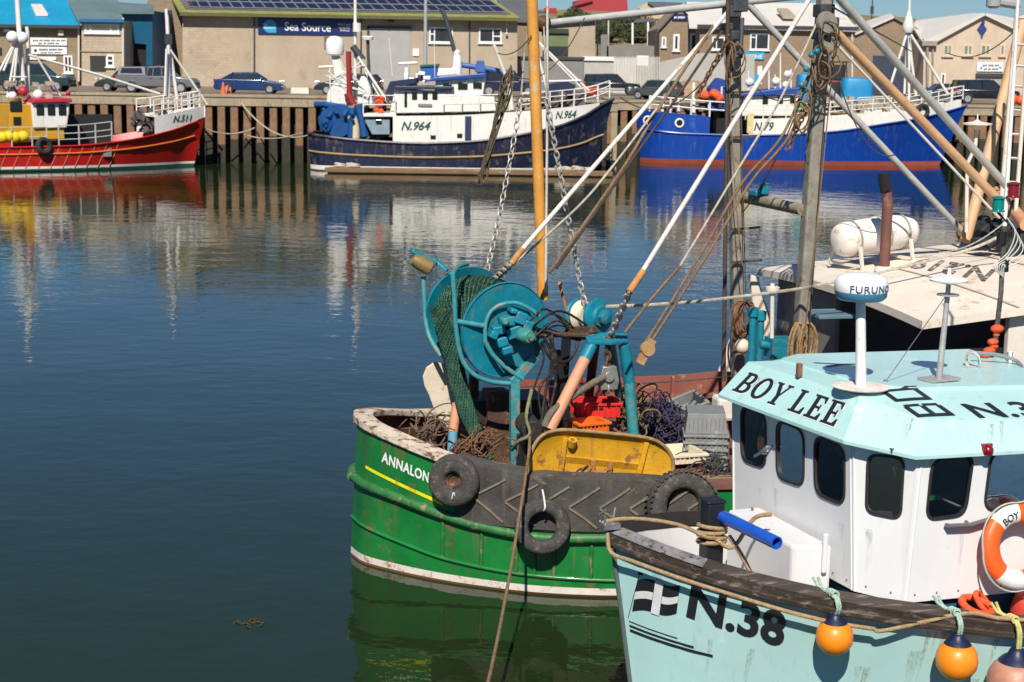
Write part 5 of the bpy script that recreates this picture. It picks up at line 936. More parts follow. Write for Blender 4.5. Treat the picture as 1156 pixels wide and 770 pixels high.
def roofpt(u, v, lift=.004):
    """height of the roof at local x=u, y=v"""
    P = Vector((u, v, 4)); z = None
    for A, B_ in ((rim, tp), (tp, cen)):
        for i in range(6):
            q = [A[i], A[(i + 1) % 6], B_[(i + 1) % 6], B_[i]]
            for tri in ((q[0], q[1], q[2]), (q[0], q[2], q[3])):
                from mathutils.geometry import intersect_ray_tri
                h = intersect_ray_tri(*tri, Vector((0, 0, -1)), P, True)
                if h is not None: z = h.z if z is None else max(z, h.z)
    q = up
    for i in range(1, 5):
        h = intersect_ray_tri(q[0], q[i], q[i + 1], Vector((0, 0, -1)), P, True)
        if h is not None: z = max(z or 0, h.z)
    return Vector((u, v, (z if z is not None else 3.4) + lift))
letter = M('black_lettering', (.015, .017, .022), .5, .3, 9, wear=(.20, .30, .30), wamt=.04, wscale=16)
halo = M('white_lettering', (.72, .76, .76), .5, .1)
# slab-serif letters for the visor
def slabtxt():
    t, s_, H = .2, .085, 1.0; G = {}
    def bar(x0, y0, x1, y1): return [(x0, y0), (x1, y0), (x1, y1), (x0, y1)]
    def arc(cx, cy, rx, ry, a0, a1, w, wy, k=12):
        out = []
        for i in range(k):
            a, b = R(a0 + (a1 - a0) * i / k), R(a0 + (a1 - a0) * (i + 1) / k)
            f = lambda q, o: (cx + (rx - (w if o else 0)) * math.cos(q), cy + (ry - (wy if o else 0)) * math.sin(q))
            out.append([f(a, 0), f(b, 0), f(b, 1), f(a, 1)])
        return out
    G['B'] = ([bar(.08, 0, .28, 1), bar(0, 0, .08, .09), bar(0, .91, .08, 1), bar(.28, 0, .42, .12), bar(.28, .45, .42, .55), bar(.28, .88, .42, 1)] + arc(.42, .725, .27, .275, -90, 90, .19, .12) + arc(.42, .275, .33, .275, -90, 90, .2, .12), .76)
    G['O'] = (arc(.42, .5, .42, .52, 0, 360, .2, .13, 28), .86)
    G['L'] = ([bar(.1, 0, .3, 1), bar(0, 0, .1, .09), bar(0, .91, .1, 1), bar(.3, .91, .4, 1), bar(.3, 0, .5, .1), [(.5, 0), (.68, 0), (.68, .32), (.6, .32), (.5, .1)]], .72)
    G['E'] = ([bar(.1, 0, .3, 1), bar(0, 0, .1, .09), bar(0, .91, .1, 1), bar(.3, .9, .5, 1), [(.5, 1), (.66, 1), (.66, .72), (.6, .72), (.5, .9)], bar(.3, .45, .46, .55), bar(.46, .36, .53, .64), bar(.3, 0, .52, .1), [(.52, 0), (.7, 0), (.7, .3), (.63, .3), (.52, .1)]], .74)
    G['Y'] = ([bar(.31, 0, .51, .42), bar(.2, 0, .31, .09), bar(.51, 0, .62, .09), [(.31, .42), (.51, .42), (.26, .95), (.04, .95)], [(.41, .42), (.51, .42), (.76, .95), (.64, .95)], bar(-.04, .92, .32, 1), bar(.54, .92, .86, 1)], .84)
    rects = []; x = 0
    for ch in 'BOY LEE':
        if ch == ' ': x += .34; continue
        for p in G[ch][0]: rects.append([(a + x + b * .12, b) for a, b in p])
        x += G[ch][1] + .1
    return rects, x
rects, wtot = slabtxt()
va, vb, vc, vd = rim[0], rim[1], tp[1], tp[0]; vn = (vb - va).cross(vd - va).normalized()
if vn.x > 0: vn = -vn
def visor(u, v, lift):
    t = .07 + u * .86 / wtot; w = .2 + v * .56
    return (va.lerp(vb, t)).lerp(vd.lerp(vc, t), w) + vn * lift
decal('boat_name', slabs([[(x + .05, y - .05) for x, y in p] for p in rects]), lambda u, v: visor(u, v, .004), halo, roof38, 0)
mbx = slabs(rects); decal('boat_name', mbx, lambda u, v: visor(u, v, .007), letter, roof38, 0)
# registration on the roof: N.38 along the near side, the name again across the front
vs, fs, w_ = glyphs('N.38', .34, .022, 0, 1.05)
decal('registration_number', (vs, fs), lambda u, v: roofpt(2.84 + u * .92, -1.27 + v * .80, .006), letter, roof38, .1)
# block capitals for the second name (reads from the deck, across the roof)
BL = {'B': [[(0, 0), (.16, 0), (.16, 1), (0, 1)], [(.16, 0), (.6, 0), (.6, .14), (.16, .14)], [(.16, .86), (.6, .86), (.6, 1), (.16, 1)], [(.16, .43), (.6, .43), (.6, .57), (.16, .57)], [(.6, .06), (.72, .06), (.72, .46), (.6, .46)], [(.6, .54), (.72, .54), (.72, .94), (.6, .94)]],
      'O': [[(0, 0), (.15, 0), (.15, 1), (0, 1)], [(.6, 0), (.75, 0), (.75, 1), (.6, 1)], [(.15, 0), (.6, 0), (.6, .14), (.15, .14)], [(.15, .86), (.6, .86), (.6, 1), (.15, 1)]],
      'Y': [[(.3, 0), (.46, 0), (.46, .45), (.3, .45)], [(.3, .4), (.46, .4), (.16, 1), (0, 1)], [(.38, .48), (.46, .38), (.78, 1), (.62, 1)]]}
for ch, y0, x1 in (('B', -1.22, 2.64), ('O', -.88, 2.64), ('Y', .42, 2.75)):
    decal('registration_number', slabs(BL[ch]), lambda u, v: roofpt(x1 - v * .38, y0 + u * .37, .006), letter, roof38, .1)
# radar on its pole
rb = L38(972, 437, 2, 3.58); rt = Vector((rb.x - .05, rb.y + .0, 4.36))
mb = MB(); mb.tube([rb, rt], [.05, .042], 12); rp = mb.build('radar_pole', M('white_pole', (.8, .8, .79), .4, .08, 6, wear=(.45, .42, .38), wamt=.2, wscale=20), B38, 40)
mb = MB(); mb.lathe([(.0, 0), (.24, .0), (.25, .012), (.2, .018), (0, .02)], rb + Vector((0, 0, -.005)), n=20); mb.build('sealant_patch', M('sealant', (.78, .66, .60), .8, .3, 9), rp)
mb = MB(); mb.lathe([(0, 0), (.19, 0), (.222, .03), (.226, .075)], rt, n=32); mb.build('radar_base', M('radar_blue', (.05, .22, .38), .4, .15), rp, 50)
mb = MB(); mb.lathe([(.228, .076), (.233, .09), (.232, .15), (.21, .20), (.14, .228), (0, .235)], rt, n=32); rdm = mb.build('radar_dome', M('radome_white', (.82, .82, .81), .35, .05, 4, streak=(.6, .58, .52), samt=.2), rp, 50)
vs, fs, w_ = glyphs('FURUNO', .066, .012, 0, 1.1)
def domepos(u, v):
    a = R(-116) + (u - w_ * .5) / .236 + R(20); return Vector((rt.x + .2365 * math.cos(a), rt.y + .2365 * math.sin(a), rt.z + .088 + v * .9))
decal('maker_name', (vs, fs), domepos, M('blue_lettering', (.02, .06, .16), .5, .2), rp, .03)
# satellite disc aerial
gb = L38(1060, 428, 2, 3.58); gt = gb + Vector((.07, .04, .86))
mb = MB(); mb.box(gb + Vector((0, 0, .006)), (.34, .2, .02), R(10)); mb.tube([gb, gt], [.032, .022], 10); mb.lathe([(0, -.1), (.1, -.1), (.1, -.088), (0, -.086)], gt, n=18)
ga = mb.build('aerial_pole', M('scuffed_alloy', (.5, .48, .46), .4, .3, 14, metal=.4), B38, 40)
mb = MB(); mb.lathe([(0, -.01), (.03, 0), (.17, .03), (.175, .045), (.13, .06), (.02, .075), (.012, .15), (0, .152)], gt, n=28); mb.build('aerial_disc', M('radome_white', (.8, .8, .8)), ga, 50)
mb = MB(); mb.tube([gt + Vector((-.02, 0, -.1)), gb + Vector((-.55, .02, 0))], .004, 4); mb.ball(gb + Vector((-.55, .02, .0)), .022, 6); mb.build('stay_wire', steel, ga)
mb = MB(); mb.box(L38(902, 424, 2, 3.55) + Vector((0, 0, .05)), (.05, .05, .13)); mb.build('roof_stub', M('rusty_steel', (.20, .10, .06), .8, .5, 12, bump=.3), B38, bevel=.008)
# tall pole with navigation lights at the after edge of the roof
nb = L38(1122, 398, 1, .9); pole = [nb, nb + Vector((.06, 0, 1.0)), nb + Vector((.12, 0, 2.0)), nb + Vector((.2, 0, 3.4))]
pole = [L38(px, py, 1, .9) for px, py in ((1122, 400), (1130, 330), (1134, 255), (1146, 60), (1150, -20))]
mb = MB(); mb.tube(pole[:3], .026, 8); nl = mb.build('light_mast', M('dark_pole', (.09, .08, .07), .5, .5, 14, wear=(.5, .48, .44), wamt=.3, wscale=18), B38, 40)
mb = MB(); mb.tube(pole[2:], [.024, .018, .015], 8); mb.build('mast_top', M('white_pole', (.8, .8, .8)), nl, 40)
for px, py, c, nm in ((1127, 231, (.0, .20, .17), 'green'), (1144, 215, (.22, .004, .012), 'red')):
    p = L38(px, py, 1, .85); mb = MB(); mb.lathe([(.05, -.075), (.068, -.07), (.068, -.055), (.055, -.05), (.055, .055), (.068, .06), (.068, .075), (.03, .085), (0, .086)], p, n=16); mb.build('navigation_light', M('lamp_' + nm, c, .15, .1, coat=.6), nl, 50)
for px, py in ((1131, 268), (1133, 300)): mb = MB(); mb.lathe([(.0, -.06), (.05, -.06), (.055, .06), (0, .06)], L38(px, py, 1, .9), n=10); mb.build('mast_clamp', black, nl, 40)
mb = MB(); mb.tube([L38(1127, 240, 1, .86), L38(1136, 250, 1, .88), L38(1144, 226, 1, .86)], .014, 6); mb.build('light_bracket', black, nl, 40)
mb = MB()
for k in range(5):
    a = L38(1137, 246, 1, .86); mb.tube(smooth_pts([a, L38(1146 + 3 * k, 262 + 6 * k, 1, .84), L38(1138, 285 + 4 * k, 1, .86), L38(1122 + 3 * k, 300, 1, .84), L38(1132, 312, 1, .87)]), .0065, 5)
mb.build('cable', M('cable_white', (.6, .6, .56), .6, .2), nl)
# orange hoses and handrail on the roof
mb = MB()
for px, py, r in ((1121, 386, .05), (1126, 371, .06), (1117, 396, .055), (1112, 401, .045), (1122, 391, .04), (1125, 378, .03)): mb.ball(L38(px, py, 1, .7), r, 8, 1.2, 1, .7)
tag(mb.build('float_bundle', M('orange_cloth', (.72, .09, .02), .7, .4, 14, bump=.5), None, 60), 'small orange cloth bundle tied at the foot of the light mast on the turquoise roof', 'cloth bundle').matrix_world = M38
mb = MB(); mb.tube(smooth_pts([L38(1098, 398, 1, .5), L38(1128, 401, 1, .4), L38(1148, 408, 1, .3), L38(1155, 420, 1, .1), L38(1154, 436, 1, -.2), L38(1153, 442, 1, -.25)]), .02, 8); mb.tube([L38(1140, 398, 1, .5), L38(1140, 424, 1, .4)], .028, 8); mb.build('roof_rail', M('dull_alloy', (.33, .34, .33), .4, .25, 10, metal=.5), B38, 40)
mb = MB(); c_ = L38(1098, 408, 1, .25); mb.box(L38(1098, 416, 1, .25), (.2, .1, .03))
for k in range(4): mb.torus(c_ + Vector((.012 * k, .015 * k, 0)), (1, .35 - .1 * k, .1), .085 + .008 * (k % 2), .009, 20, 6)
mb.build('roof_coil', M('grey_cord', (.45, .47, .45), .8, .3), B38, 50)
mb = MB(); p = L38(1114, 508, 1, -1.42); mb.ball(p, .055, 8, 1, 1.2, 1); mb.box(p + Vector((0, .04, .04)), (.1, .1, .03)); mb.build('side_light', M('lamp_red', (.20, .01, .015), .2, coat=.5), B38, 50)
# grab handle and wiper on the wall
w = WL[2]; h = [wallhit(w, *q) + Vector((0, -.06, 0)) for q in ((1066, 592), (1090, 591), (1124, 581))]
mb = MB(); mb.tube([h[0] + Vector((0, .03, 0)), h[0], h[1], h[2], h[2] + Vector((0, .05, .01))], .022, 8)
mb.tube([h[1], h[1] + Vector((0, .06, .02))], .014); mb.build('grab_rail', M('grey_plastic', (.12, .115, .13), .5, .2), B38, 50)
w = WL[0]; h = [wallhit(w, *q) for q in ((858, 515), (866, 511), (872, 504))]
mb = MB(); n_ = Vector((-.06, 0, 0)); mb.tube([h[0] + n_, h[1] + n_ * 1.3, h[2] + n_], .014, 6); mb.tube([h[1] + n_, h[1]], .016, 6); mb.tube([h[2] + n_, h[2]], .014, 6); mb.build('window_catch', steel, B38, 40)
# ------------------------------------------------ bow marks
def bowmap(px0, pym, off):
    return None
def hullpick(px, py, off=.006):
    """point on the near side of the hull under a photo pixel"""
    p0 = I38 @ CC; d = ((I38 @ (CC + ray(px, py))) - p0).normalized(); t0 = 11.0; f = None
    lo, hi = 10.0, 18.0
    def sd(t):
        p = p0 + d * t; z = min(max(p.z, -.4), 2.3); x = p.x
        for _ in range(3): x = p.x - (H38.pt(max(x, 0), z, -1).x - max(x, 0))
        return p.y + max(.0, -H38.pt(max(x, 0.0), z, -1).y) if x >= 0 else p.y - 1
    tp_, prev = lo, sd(lo)
    for i in range(1, 200):
        t = lo + (hi - lo) * i / 200; c = sd(t)
        if prev < 0 <= c:
            a, b = tp_, t
            for _ in range(24):
                m = (a + b) / 2
                if sd(m) < 0: a = m
                else: b = m
            p = p0 + d * a; e = .02
            return p - d * off * 1.6
        tp_, prev = t, c
    return p0 + d * 13
def sheet(q):
    """maps unit u,v to the hull through four photo corners: BL, BR, TR, TL"""
    P = [hullpick(*c, 0) for c in q]
    xz = [(p.x, p.z) for p in P]
    def f(u, v, off=.006):
        a = [xz[0][k] * (1 - u) * (1 - v) + xz[1][k] * u * (1 - v) + xz[2][k] * u * v + xz[3][k] * (1 - u) * v for k in (0, 1)]
        z = a[1]; x = a[0]
        for _ in range(4): x = a[0] - (H38.pt(x, z, -1).x - x)
        return H38.pt(x, z, -1, off)
    return f
vs, fs, w_ = glyphs('N.38', 1, .035, 0, 1.0)
f = sheet([(775, 694), (884, 729), (889, 694), (781, 659)])
decal('registration_number', (vs, fs), lambda u, v: f(u / w_, v, .006), letter, B38, .25)
# pennant: black flag with a white cross on a staff, three stripes underneath
f2 = sheet([(714, 690), (764, 692), (768, 660), (720, 654)])
wav = lambda u: .10 * math.sin(u * 6.2) * .75
def fl(u, v, off): return f2(u, min(1.1, max(-.1, v + wav(u))), off)
decal('bow_flag', slabs([[(0, 0), (1, 0), (1, 1), (0, 1)]]), lambda u, v: fl(u, v, .005), letter, B38, .08)
decal('flag_cross', slabs([[(.40, -.04), (.60, -.04), (.60, 1.04), (.40, 1.04)], ]), lambda u, v: fl(u, v, .009), halo, B38, .08)
decal('flag_cross', slabs([[(0, .38), (.39, .38), (.39, .62), (0, .62)], [(.61, .38), (1, .38), (1, .62), (.61, .62)]]), lambda u, v: fl(u, v, .009), halo, B38, .08)
f3 = sheet([(708, 742), (808, 742), (808, 692), (708, 692)])
def strip(a, b, w1, w2): 
    return [a, b, (b[0], b[1] + w2), (a[0], a[1] + w1)]
PX = lambda px, py: ((px - 708) / 100, (742 - py) / 50)
decal('bow_stripe', slabs([strip(PX(710, 701), PX(762, 717.5), .02, .02), strip(PX(710.5, 706.5), PX(781, 729), .045, .045), strip(PX(711, 712), PX(804.5, 741.5), .06, .06)]), lambda u, v: f3(u, v, .006), letter, B38, .1)
f4 = sheet([(709, 698), (725, 698), (725, 646), (709, 646)])
decal('flag_staff', slabs([[(0, 0), (.04, 0), (.85, .96), (.8, .96)], [(.72, .96), (1.05, .93), (1.05, .99), (.72, 1.02)]]), lambda u, v: f4(u, v, .006), letter, B38, .2)
# ------------------------------------------------ loose things on N.38
def world38(o): o.matrix_world = M38; return o
orange_b = M('orange_buoy', (.90, .26, .01), .42, .12, 4, coat=.2, bump=.06, bscale=12, wear=(.55, .22, .07), wamt=.42, wscale=7)
navy = M('navy_neck', (.012, .018, .06), .45, .3)
def hang_buoy(px, py, r, body, label, rope, ropelab):
    for it in range(1):
        p = hullpick(px, py, 0) + Vector((0, 0, 0))
    n = Vector((-.25, -.95, 0)).normalized(); c = L38(px, py, 1, p.y - r * .95)
    t = thing('buoy', label, 'buoy', M38 @ c, R(20), 'buoys hung over the turquoise bow')
    m = MB(); m.lathe([(.0001, -r), (.38 * r, -.93 * r), (.72 * r, -.70 * r), (.94 * r, -.36 * r), (r, 0), (.95 * r, .33 * r), (.8 * r, .62 * r), (.62 * r, .8 * r)], (0, 0, 0), n=28); m.build('float', body, t, 60)
    m = MB(); m.lathe([(.64 * r, .80 * r), (.5 * r, .95 * r), (.34 * r, 1.05 * r), (.25 * r, 1.25 * r), (0, 1.27 * r)], (0, 0, 0), n=24); m.build('neck', navy, t, 60)
    # lashing from the neck up over the rail
    x = c.x; top_ = H38.pt(x, zs38(x), -1, .0); top_.z = zs38(x)
    m = MB()
    for k in range(2):
        d = Vector((.025 * k, 0, 0)); m.tube(smooth_pts([c + d + Vector((0, 0, 1.2 * r)), Vector((x - .01, top_.y - .095, top_.z - .06)) + d, Vector((x - .02, top_.y - .03, top_.z + .03)) + d, Vector((x - .05, top_.y + .12, top_.z + .035)) + d, Vector((x - .10, top_.y + .17, top_.z + .12)) + d * 2]), .013, 6)
    for k in range(3): m.torus(Vector((x - .01, top_.y - .05 + .04 * k, top_.z + .03)), (.3, 1, .2 * k), .028, .012, 12, 6)
    tag(world38(m.build('lashing_rope', rope, None, 60)), ropelab, 'rope')
    return c
hang_buoy(942, 719, .158, orange_b, 'bright orange round buoy hanging nearest to the black hull number', rope_green, 'pale green lashing of the orange buoy nearest to the hull number')
hang_buoy(1080, 745, .178, orange_b, 'bright orange round buoy with navy neck hanging just beside the faded pink one', rope_green, 'pale green lashing holding the orange buoy beside the faded pink one')
hang_buoy(1146, 771, .24, M('faded_pink', (.50, .24, .17), .5, .25, 5, wear=(.7, .5, .42), wamt=.35), 'large faded pink buoy with a navy neck and yellow lashing', M('yellow_rope', (.55, .50, .18), .85, .3, 30), 'yellow lashing holding the faded pink buoy to the wooden rail')
# long tan rope running along the rail and round the stem to the post
pts = [H38.pt(x, zs38(x) - .16 + .02 * math.sin(x * 3), -1, .10) for x in lin(1.9, .02, 18)] + [Vector((-.05, -.03, 2.3)), Vector((-.07, .02, 2.38))] + [Vector((.2, .0, 2.40)), Vector((.6, -.05, 2.33)), Vector((.88, -.1, 2.2))]
far = [H38.pt(x, zs38(x) + .03, -1, .02) for x in lin(4.4, 2.5, 8)]
mb = MB(); mb.tube(smooth_pts(far + pts, 4), .019, 7)
for k in range(4): mb.torus((1.0, .02, 2.12 + .045 * k), (.15 * (k % 2), .1, 1), .125, .02, 24, 7)
mb.tube(smooth_pts([(.95, -.1, 2.2), (1.12, -.16, 2.1), (1.3, -.2, 2.36), (1.42, -.3, 2.42)]), .02, 7); mb.tube(smooth_pts([(1.1, -.12, 2.2), (1.2, -.2, 2.02), (1.28, -.3, 1.8), (1.3, -.36, 1.62)]), .022, 7)
tag(world38(mb.build('mooring_rope', rope_tan, None, 60)), 'tan rope lying along the dark wooden rail and knotted round the black post', 'rope')
mb = MB(); a, b = L38(815, 583, 2, 2.36), L38(877, 613, 2, 2.36); mb.lathe([(.058, 0), (.058, (b - a).length), (.045, (b - a).length), (.045, .01)], a, b - a, 20)
tag(world38(mb.build('blue_pipe', M('blue_plastic', (.012, .09, .50), .35, .15, 4, coat=.3, wear=(.4, .5, .7), wamt=.12, wscale=9), None, 50)), 'bright blue plastic pipe lying across the bow beside the black mooring post', 'pipe')
mb = MB(); mb.chain(L38(849, 574, 1, .5), L38(856, 600, 1, .45), .06, .008); tag(world38(mb.build('chain', M('rusty_steel', (.2, .1, .06)), None)), 'short rusty chain hanging on the white cabin trunk behind the blue pipe', 'chain')
# lifebuoy
lc = L38(1150, 617, 1, -1.55)
lb = thing('lifebuoy', 'orange and white lifebuoy hanging on the white wheelhouse wall', 'lifebuoy', M38 @ lc, R(20))
ax = Vector((0, -.98, .2)).normalized(); m = MB(); n, k = 48, 14
ua = Vector((1, 0, 0)); ub = ax.cross(ua)
if ub.z < 0: ub = -ub
for i in range(n):
    t0, t1 = 2 * math.pi * i / n, 2 * math.pi * (i + 1) / n
    ang = (math.degrees((t0 + t1) / 2)) % 360; m.mat(1 if any(abs((ang - q + 180) % 360 - 180) < 24 for q in (112, 246, 5)) else 0)
    ring = lambda t: [(ua * math.cos(t) + ub * math.sin(t)) * (.285 + .085 * math.cos(q)) + ax * (.055 * math.sin(q)) for q in [2 * math.pi * j / k for j in range(k + 1)]]
    m.grid([ring(t0), ring(t1)])
m.build('ring', [M('lifebuoy_orange', (.86, .12, .015), .45, .12, 6, wear=(.6, .2, .1), wamt=.2), M('lifebuoy_white', (.78, .77, .74), .5, .1, 6, wear=(.5, .46, .4), wamt=.25)], lb, 60)
m = MB(); pts = []
for i in range(41):
    t = 2 * math.pi * i / 40; rr = .375 + .03 * abs(math.sin(2 * t)); pts.append((ua * math.cos(t) + ub * math.sin(t)) * rr + ax * .02)
m.tube(pts, .009, 6); m.build('grab_line', M('grey_cord', (.45, .47, .45)), lb, 60)
vs, fs, w_ = glyphs('BOY', .062, .006)
def lbt(u, v):
    a = R(112) - (u - w_ / 2) / .29; rr = .25 + v * .95; return (ua * math.cos(a) + ub * math.sin(a)) * rr + ax * (.062)
decal('lifebuoy_lettering', (vs, fs), lbt, black, lb, .03)
# orange plastic ring piece and red float on the side deck
mb = MB(); c = L38(1103, 684, 2, 1.84); mb.torus(c, (.1, -.3, 1), .13, .035, 24, 8); mb.torus(c + Vector((.06, 0, .02)), (.5, -.5, .6), .10, .025, 20, 8)
tag(world38(mb.build('orange_hose', M('orange_cloth', (.8, .12, .02)), None, 60)), 'coiled orange hose lying on the rail under the lifebuoy', 'hose')
mb = MB(); c = L38(1157, 686, 1, -1.5); mb.lathe([(.02, -.16), (.09, -.14), (.12, -.05), (.12, .05), (.09, .14), (.02, .16)], c, (.3, 0, 1), 18); tag(world38(mb.build('red_float', M('red_float', (.55, .05, .03), .5, .2), None, 60)), 'red float on the side deck just below the lifebuoy', 'float')
# ================================================================ green trawler
AG = R(14); a_ = PZ(407, 632, 0); OG = Vector((a_.x - math.sin(AG) * .25, a_.y + math.cos(AG) * .25, 0))
BG = thing('fishing_boat', 'green trawler with a blue net drum and tyres along its side', 'fishing boat', OG, AG, 'fishing boats in the harbour')
MG = Matrix.Translation(OG) @ Matrix.Rotation(AG, 4, 'Z'); IG = MG.inverted()
def LG(px, py, axis, val):
    p0 = IG @ CC; d = (IG @ (CC + ray(px, py))) - p0; return p0 + d * ((val - p0[axis]) / d[axis])
def WG(o, *a):
    o.matrix_world = MG; return tag(o, *a) if a else o
def hull_hit(H, I, px, py, off=0, lo=8, hi=140):
    p0 = I @ CC; d = ((I @ (CC + ray(px, py))) - p0).normalized()
    def sd(t):
        p = p0 + d * t; z = min(max(p.z, -.4), 9)
        x = p.x
        for _ in range(3): x = p.x - (H.pt(min(max(x, 0), H.L), z, -1).x - min(max(x, 0), H.L))
        if x < 0 or x > H.L: return -1
        return p.y - H.pt(x, z, -1).y
    n = 900; prev = sd(lo); tp_ = lo
    for i in range(1, n):
        t = lo + (hi - lo) * i / n; c = sd(t)
        if prev < 0 <= c:
            a, b = tp_, t
            for _ in range(26):
                m = (a + b) / 2
                if sd(m) < 0: a = m
                else: b = m
            return p0 + d * a
        tp_, prev = t, c
    return None
def hull_sheet(H, I, q):
    P = [hull_hit(H, I, *c) for c in q]
    xz = [(p.x, p.z) for p in P]
    def f(u, v, off=.006):
        a = [xz[0][k] * (1 - u) * (1 - v) + xz[1][k] * u * (1 - v) + xz[2][k] * u * v + xz[3][k] * (1 - u) * v for k in (0, 1)]
        z = a[1]; x = a[0]
        for _ in range(4): x = min(max(a[0] - (H.pt(x, z, -1).x - x), 0), H.L)
        return H.pt(x, z, -1, off)
    return f
gpaint = M('green_paint', (.010, .180, .036), .34, .3, 1.8, bump=.16, bscale=4, wear=(.15, .11, .05), wamt=.34, wscale=3.2, streak=(.05, .10, .03), samt=.5, coat=.2)
gtrim = M('worn_green_trim', (.025, .155, .04), .55, .35, 5, bump=.25, bscale=18, wear=(.24, .20, .10), wamt=.48, wscale=7)
capw = M('worn_cream_timber', (.64, .54, .43), .75, .25, 5, bump=.4, bscale=14, wear=(.17, .09, .05), wamt=.62, wscale=4, stretch=(1.5, 2.2, 3))
brownw = M('brown_deck_paint', (.19, .085, .06), .75, .3, 3, bump=.25, bscale=14, wear=(.30, .20, .14), wamt=.4, wscale=5)
redbrown = M('red_brown_paint', (.26, .085, .06), .65, .2, 2.5, bump=.15, wear=(.36, .20, .15), wamt=.35, wscale=6)
rustdk = M('rust_dark', (.085, .045, .025), .85, .5, 6, bump=.5, wear=(.24, .11, .05), wamt=.5, wscale=8)
rustor = M('rust_orange', (.48, .22, .07), .8, .4, 8, bump=.4, wear=(.20, .09, .04), wamt=.45, wscale=9)
bpaint = M('blue_green_paint', (.005, .205, .29), .42, .28, 4, bump=.2, bscale=12, wear=(.20, .14, .09), wamt=.4, wscale=6, streak=(.03, .17, .15), samt=.5)
bworn = M('worn_blue_pipe', (.04, .27, .30), .5, .35, 6, bump=.3, wear=(.28, .18, .11), wamt=.45, wscale=8)
salmon = M('salmon_pole', (.60, .28, .16), .6, .15, 4, bump=.1, wear=(.42, .18, .10), wamt=.3, wscale=8)
ochre = M('ochre_pole', (.60, .36, .20), .6, .18, 3, bump=.15, wear=(.4, .22, .12), wamt=.3, wscale=7)
whiterod = M('white_rod', (.66, .62, .56), .55, .2, 5, bump=.1, wear=(.40, .28, .18), wamt=.3, wscale=9)
greyrod = M('grey_rod', (.43, .43, .41), .5, .2, 4, bump=.1, wear=(.58, .56, .52), wamt=.3, wscale=8)
galv = M('galvanised_post', (.27, .25, .20), .6, .35, 5, bump=.3, bscale=18, wear=(.14, .09, .05), wamt=.4, wscale=6, metal=.15)
ropebr = M('brown_rope', (.24, .145, .075), .95, .4, 16, bump=.9, bscale=60)
ropepl = M('pale_rope', (.50, .45, .36), .9, .35, 14, bump=.8, bscale=60, wear=(.1, .12, .2), wamt=.2, wscale=6)
chainm = M('galvanised_chain', (.46, .43, .38), .5, .35, 20, metal=.4, wear=(.30, .17, .10), wamt=.35, wscale=15)
hose = M('black_hose', (.022, .020, .018), .45, .5, 8, wear=(.12, .09, .06), wamt=.45, wscale=10)
tyrem = M('tyre_rubber', (.055, .052, .048), .85, .45, 10, bump=.5, bscale=30, wear=(.15, .125, .10), wamt=.45, wscale=9)
offwhite = M('grubby_white', (.70, .64, .56), .6, .12, 2.5, bump=.1, wear=(.50, .34, .22), wamt=.32, wscale=4, streak=(.52, .36, .20), samt=.3)
grey_in = M('shelter_grey', (.24, .225, .22), .8, .3, 3)  # grey shelter paint, darkened in colour for the shade under the roof
dkvoid = M('dark_recess', (.075, .068, .062), .9, .4, 3)  # dark colour that stands for shade inside openings
HG = Hull(12.5, [(0, 0), (.06, .36), (.16, .58), (.35, .85), (.6, 1.14), (.9, 1.42), (1.3, 1.72), (1.84, 2.05), (2.4, 2.26), (2.84, 2.39), (4, 2.55), (6, 2.62), (9, 2.3), (11, 1.4), (12.5, .02)],
          [(0, 0), (.06, .33), (.16, .54), (.35, .8), (.6, 1.09), (.9, 1.38), (1.3, 1.68), (1.84, 2.02), (2.4, 2.24), (2.84, 2.36), (4, 2.5), (6, 2.55), (9, 2.1), (11, 1.0), (12.5, .01)],
          [(0, 1.86), (.3, 1.78), (.6, 1.69), (1, 1.585), (1.5, 1.51), (2.2, 1.465), (2.8, 1.47), (3.5, 1.43), (5, 1.42), (8, 1.7), (12.5, 2.7)], rake0=-.05, rake1=.25, w=1.0)
xsG = [12.5 * (t ** 2.4) for t in lin(0, 1, 64)]
zg = HG.zs
mb = MB(); lv = [lambda x: -.5, lambda x: .03, lambda x: .115] + [(lambda x, t=t: .115 + (zg(x) - .05 - .115) * t) for t in lin(.12, 1, 9)]
HG.shell(mb, xsG, lv, [2, 1] + [0] * 9)
mb.build('hull', [gpaint, M('boot_white', (.66, .60, .54), .6, .15, 6, wear=(.32, .18, .10), wamt=.4, wscale=7), M('antifoul', (.16, .08, .04), .8, .5, 6)], BG, 50)
mb = MB()
for sd in (-1, 1): mb.grid([[HG.pt(x, .85, sd, -.12) for x in xsG[3:]], [HG.pt(x, zg(x) - .04, sd, -.12) for x in xsG[3:]]])
mb.build('bulwark_lining', M('inside_bulwark', (.10, .05, .035), .8, .5, 4, bump=.4, wear=(.30, .17, .09), wamt=.35, wscale=5), BG, 50)
mb = MB(); mb.grid([[HG.pt(x, .9, -1, -.08) for x in xsG[3:]], [HG.pt(x, .9, 1, -.08) for x in xsG[3:]]]); mb.build('deck', brownw, BG)
s1 = [x for x in xsG if x <= 1.75] ; s2 = [s1[-1] + .005] + [x for x in xsG if x > 1.75]
mb = MB(); HG.rail(mb, s1, lambda x: zg(x), .05, .21, .09); mb.build('cap_rail', capw, BG, 40, bevel=.015)
mb = MB(); HG.rail(mb, s2, lambda x: zg(x), .04, .20, .08); mb.build('cap_rail', brownw, BG, 40, bevel=.015)
mb = MB()   # raised washboard on the far side
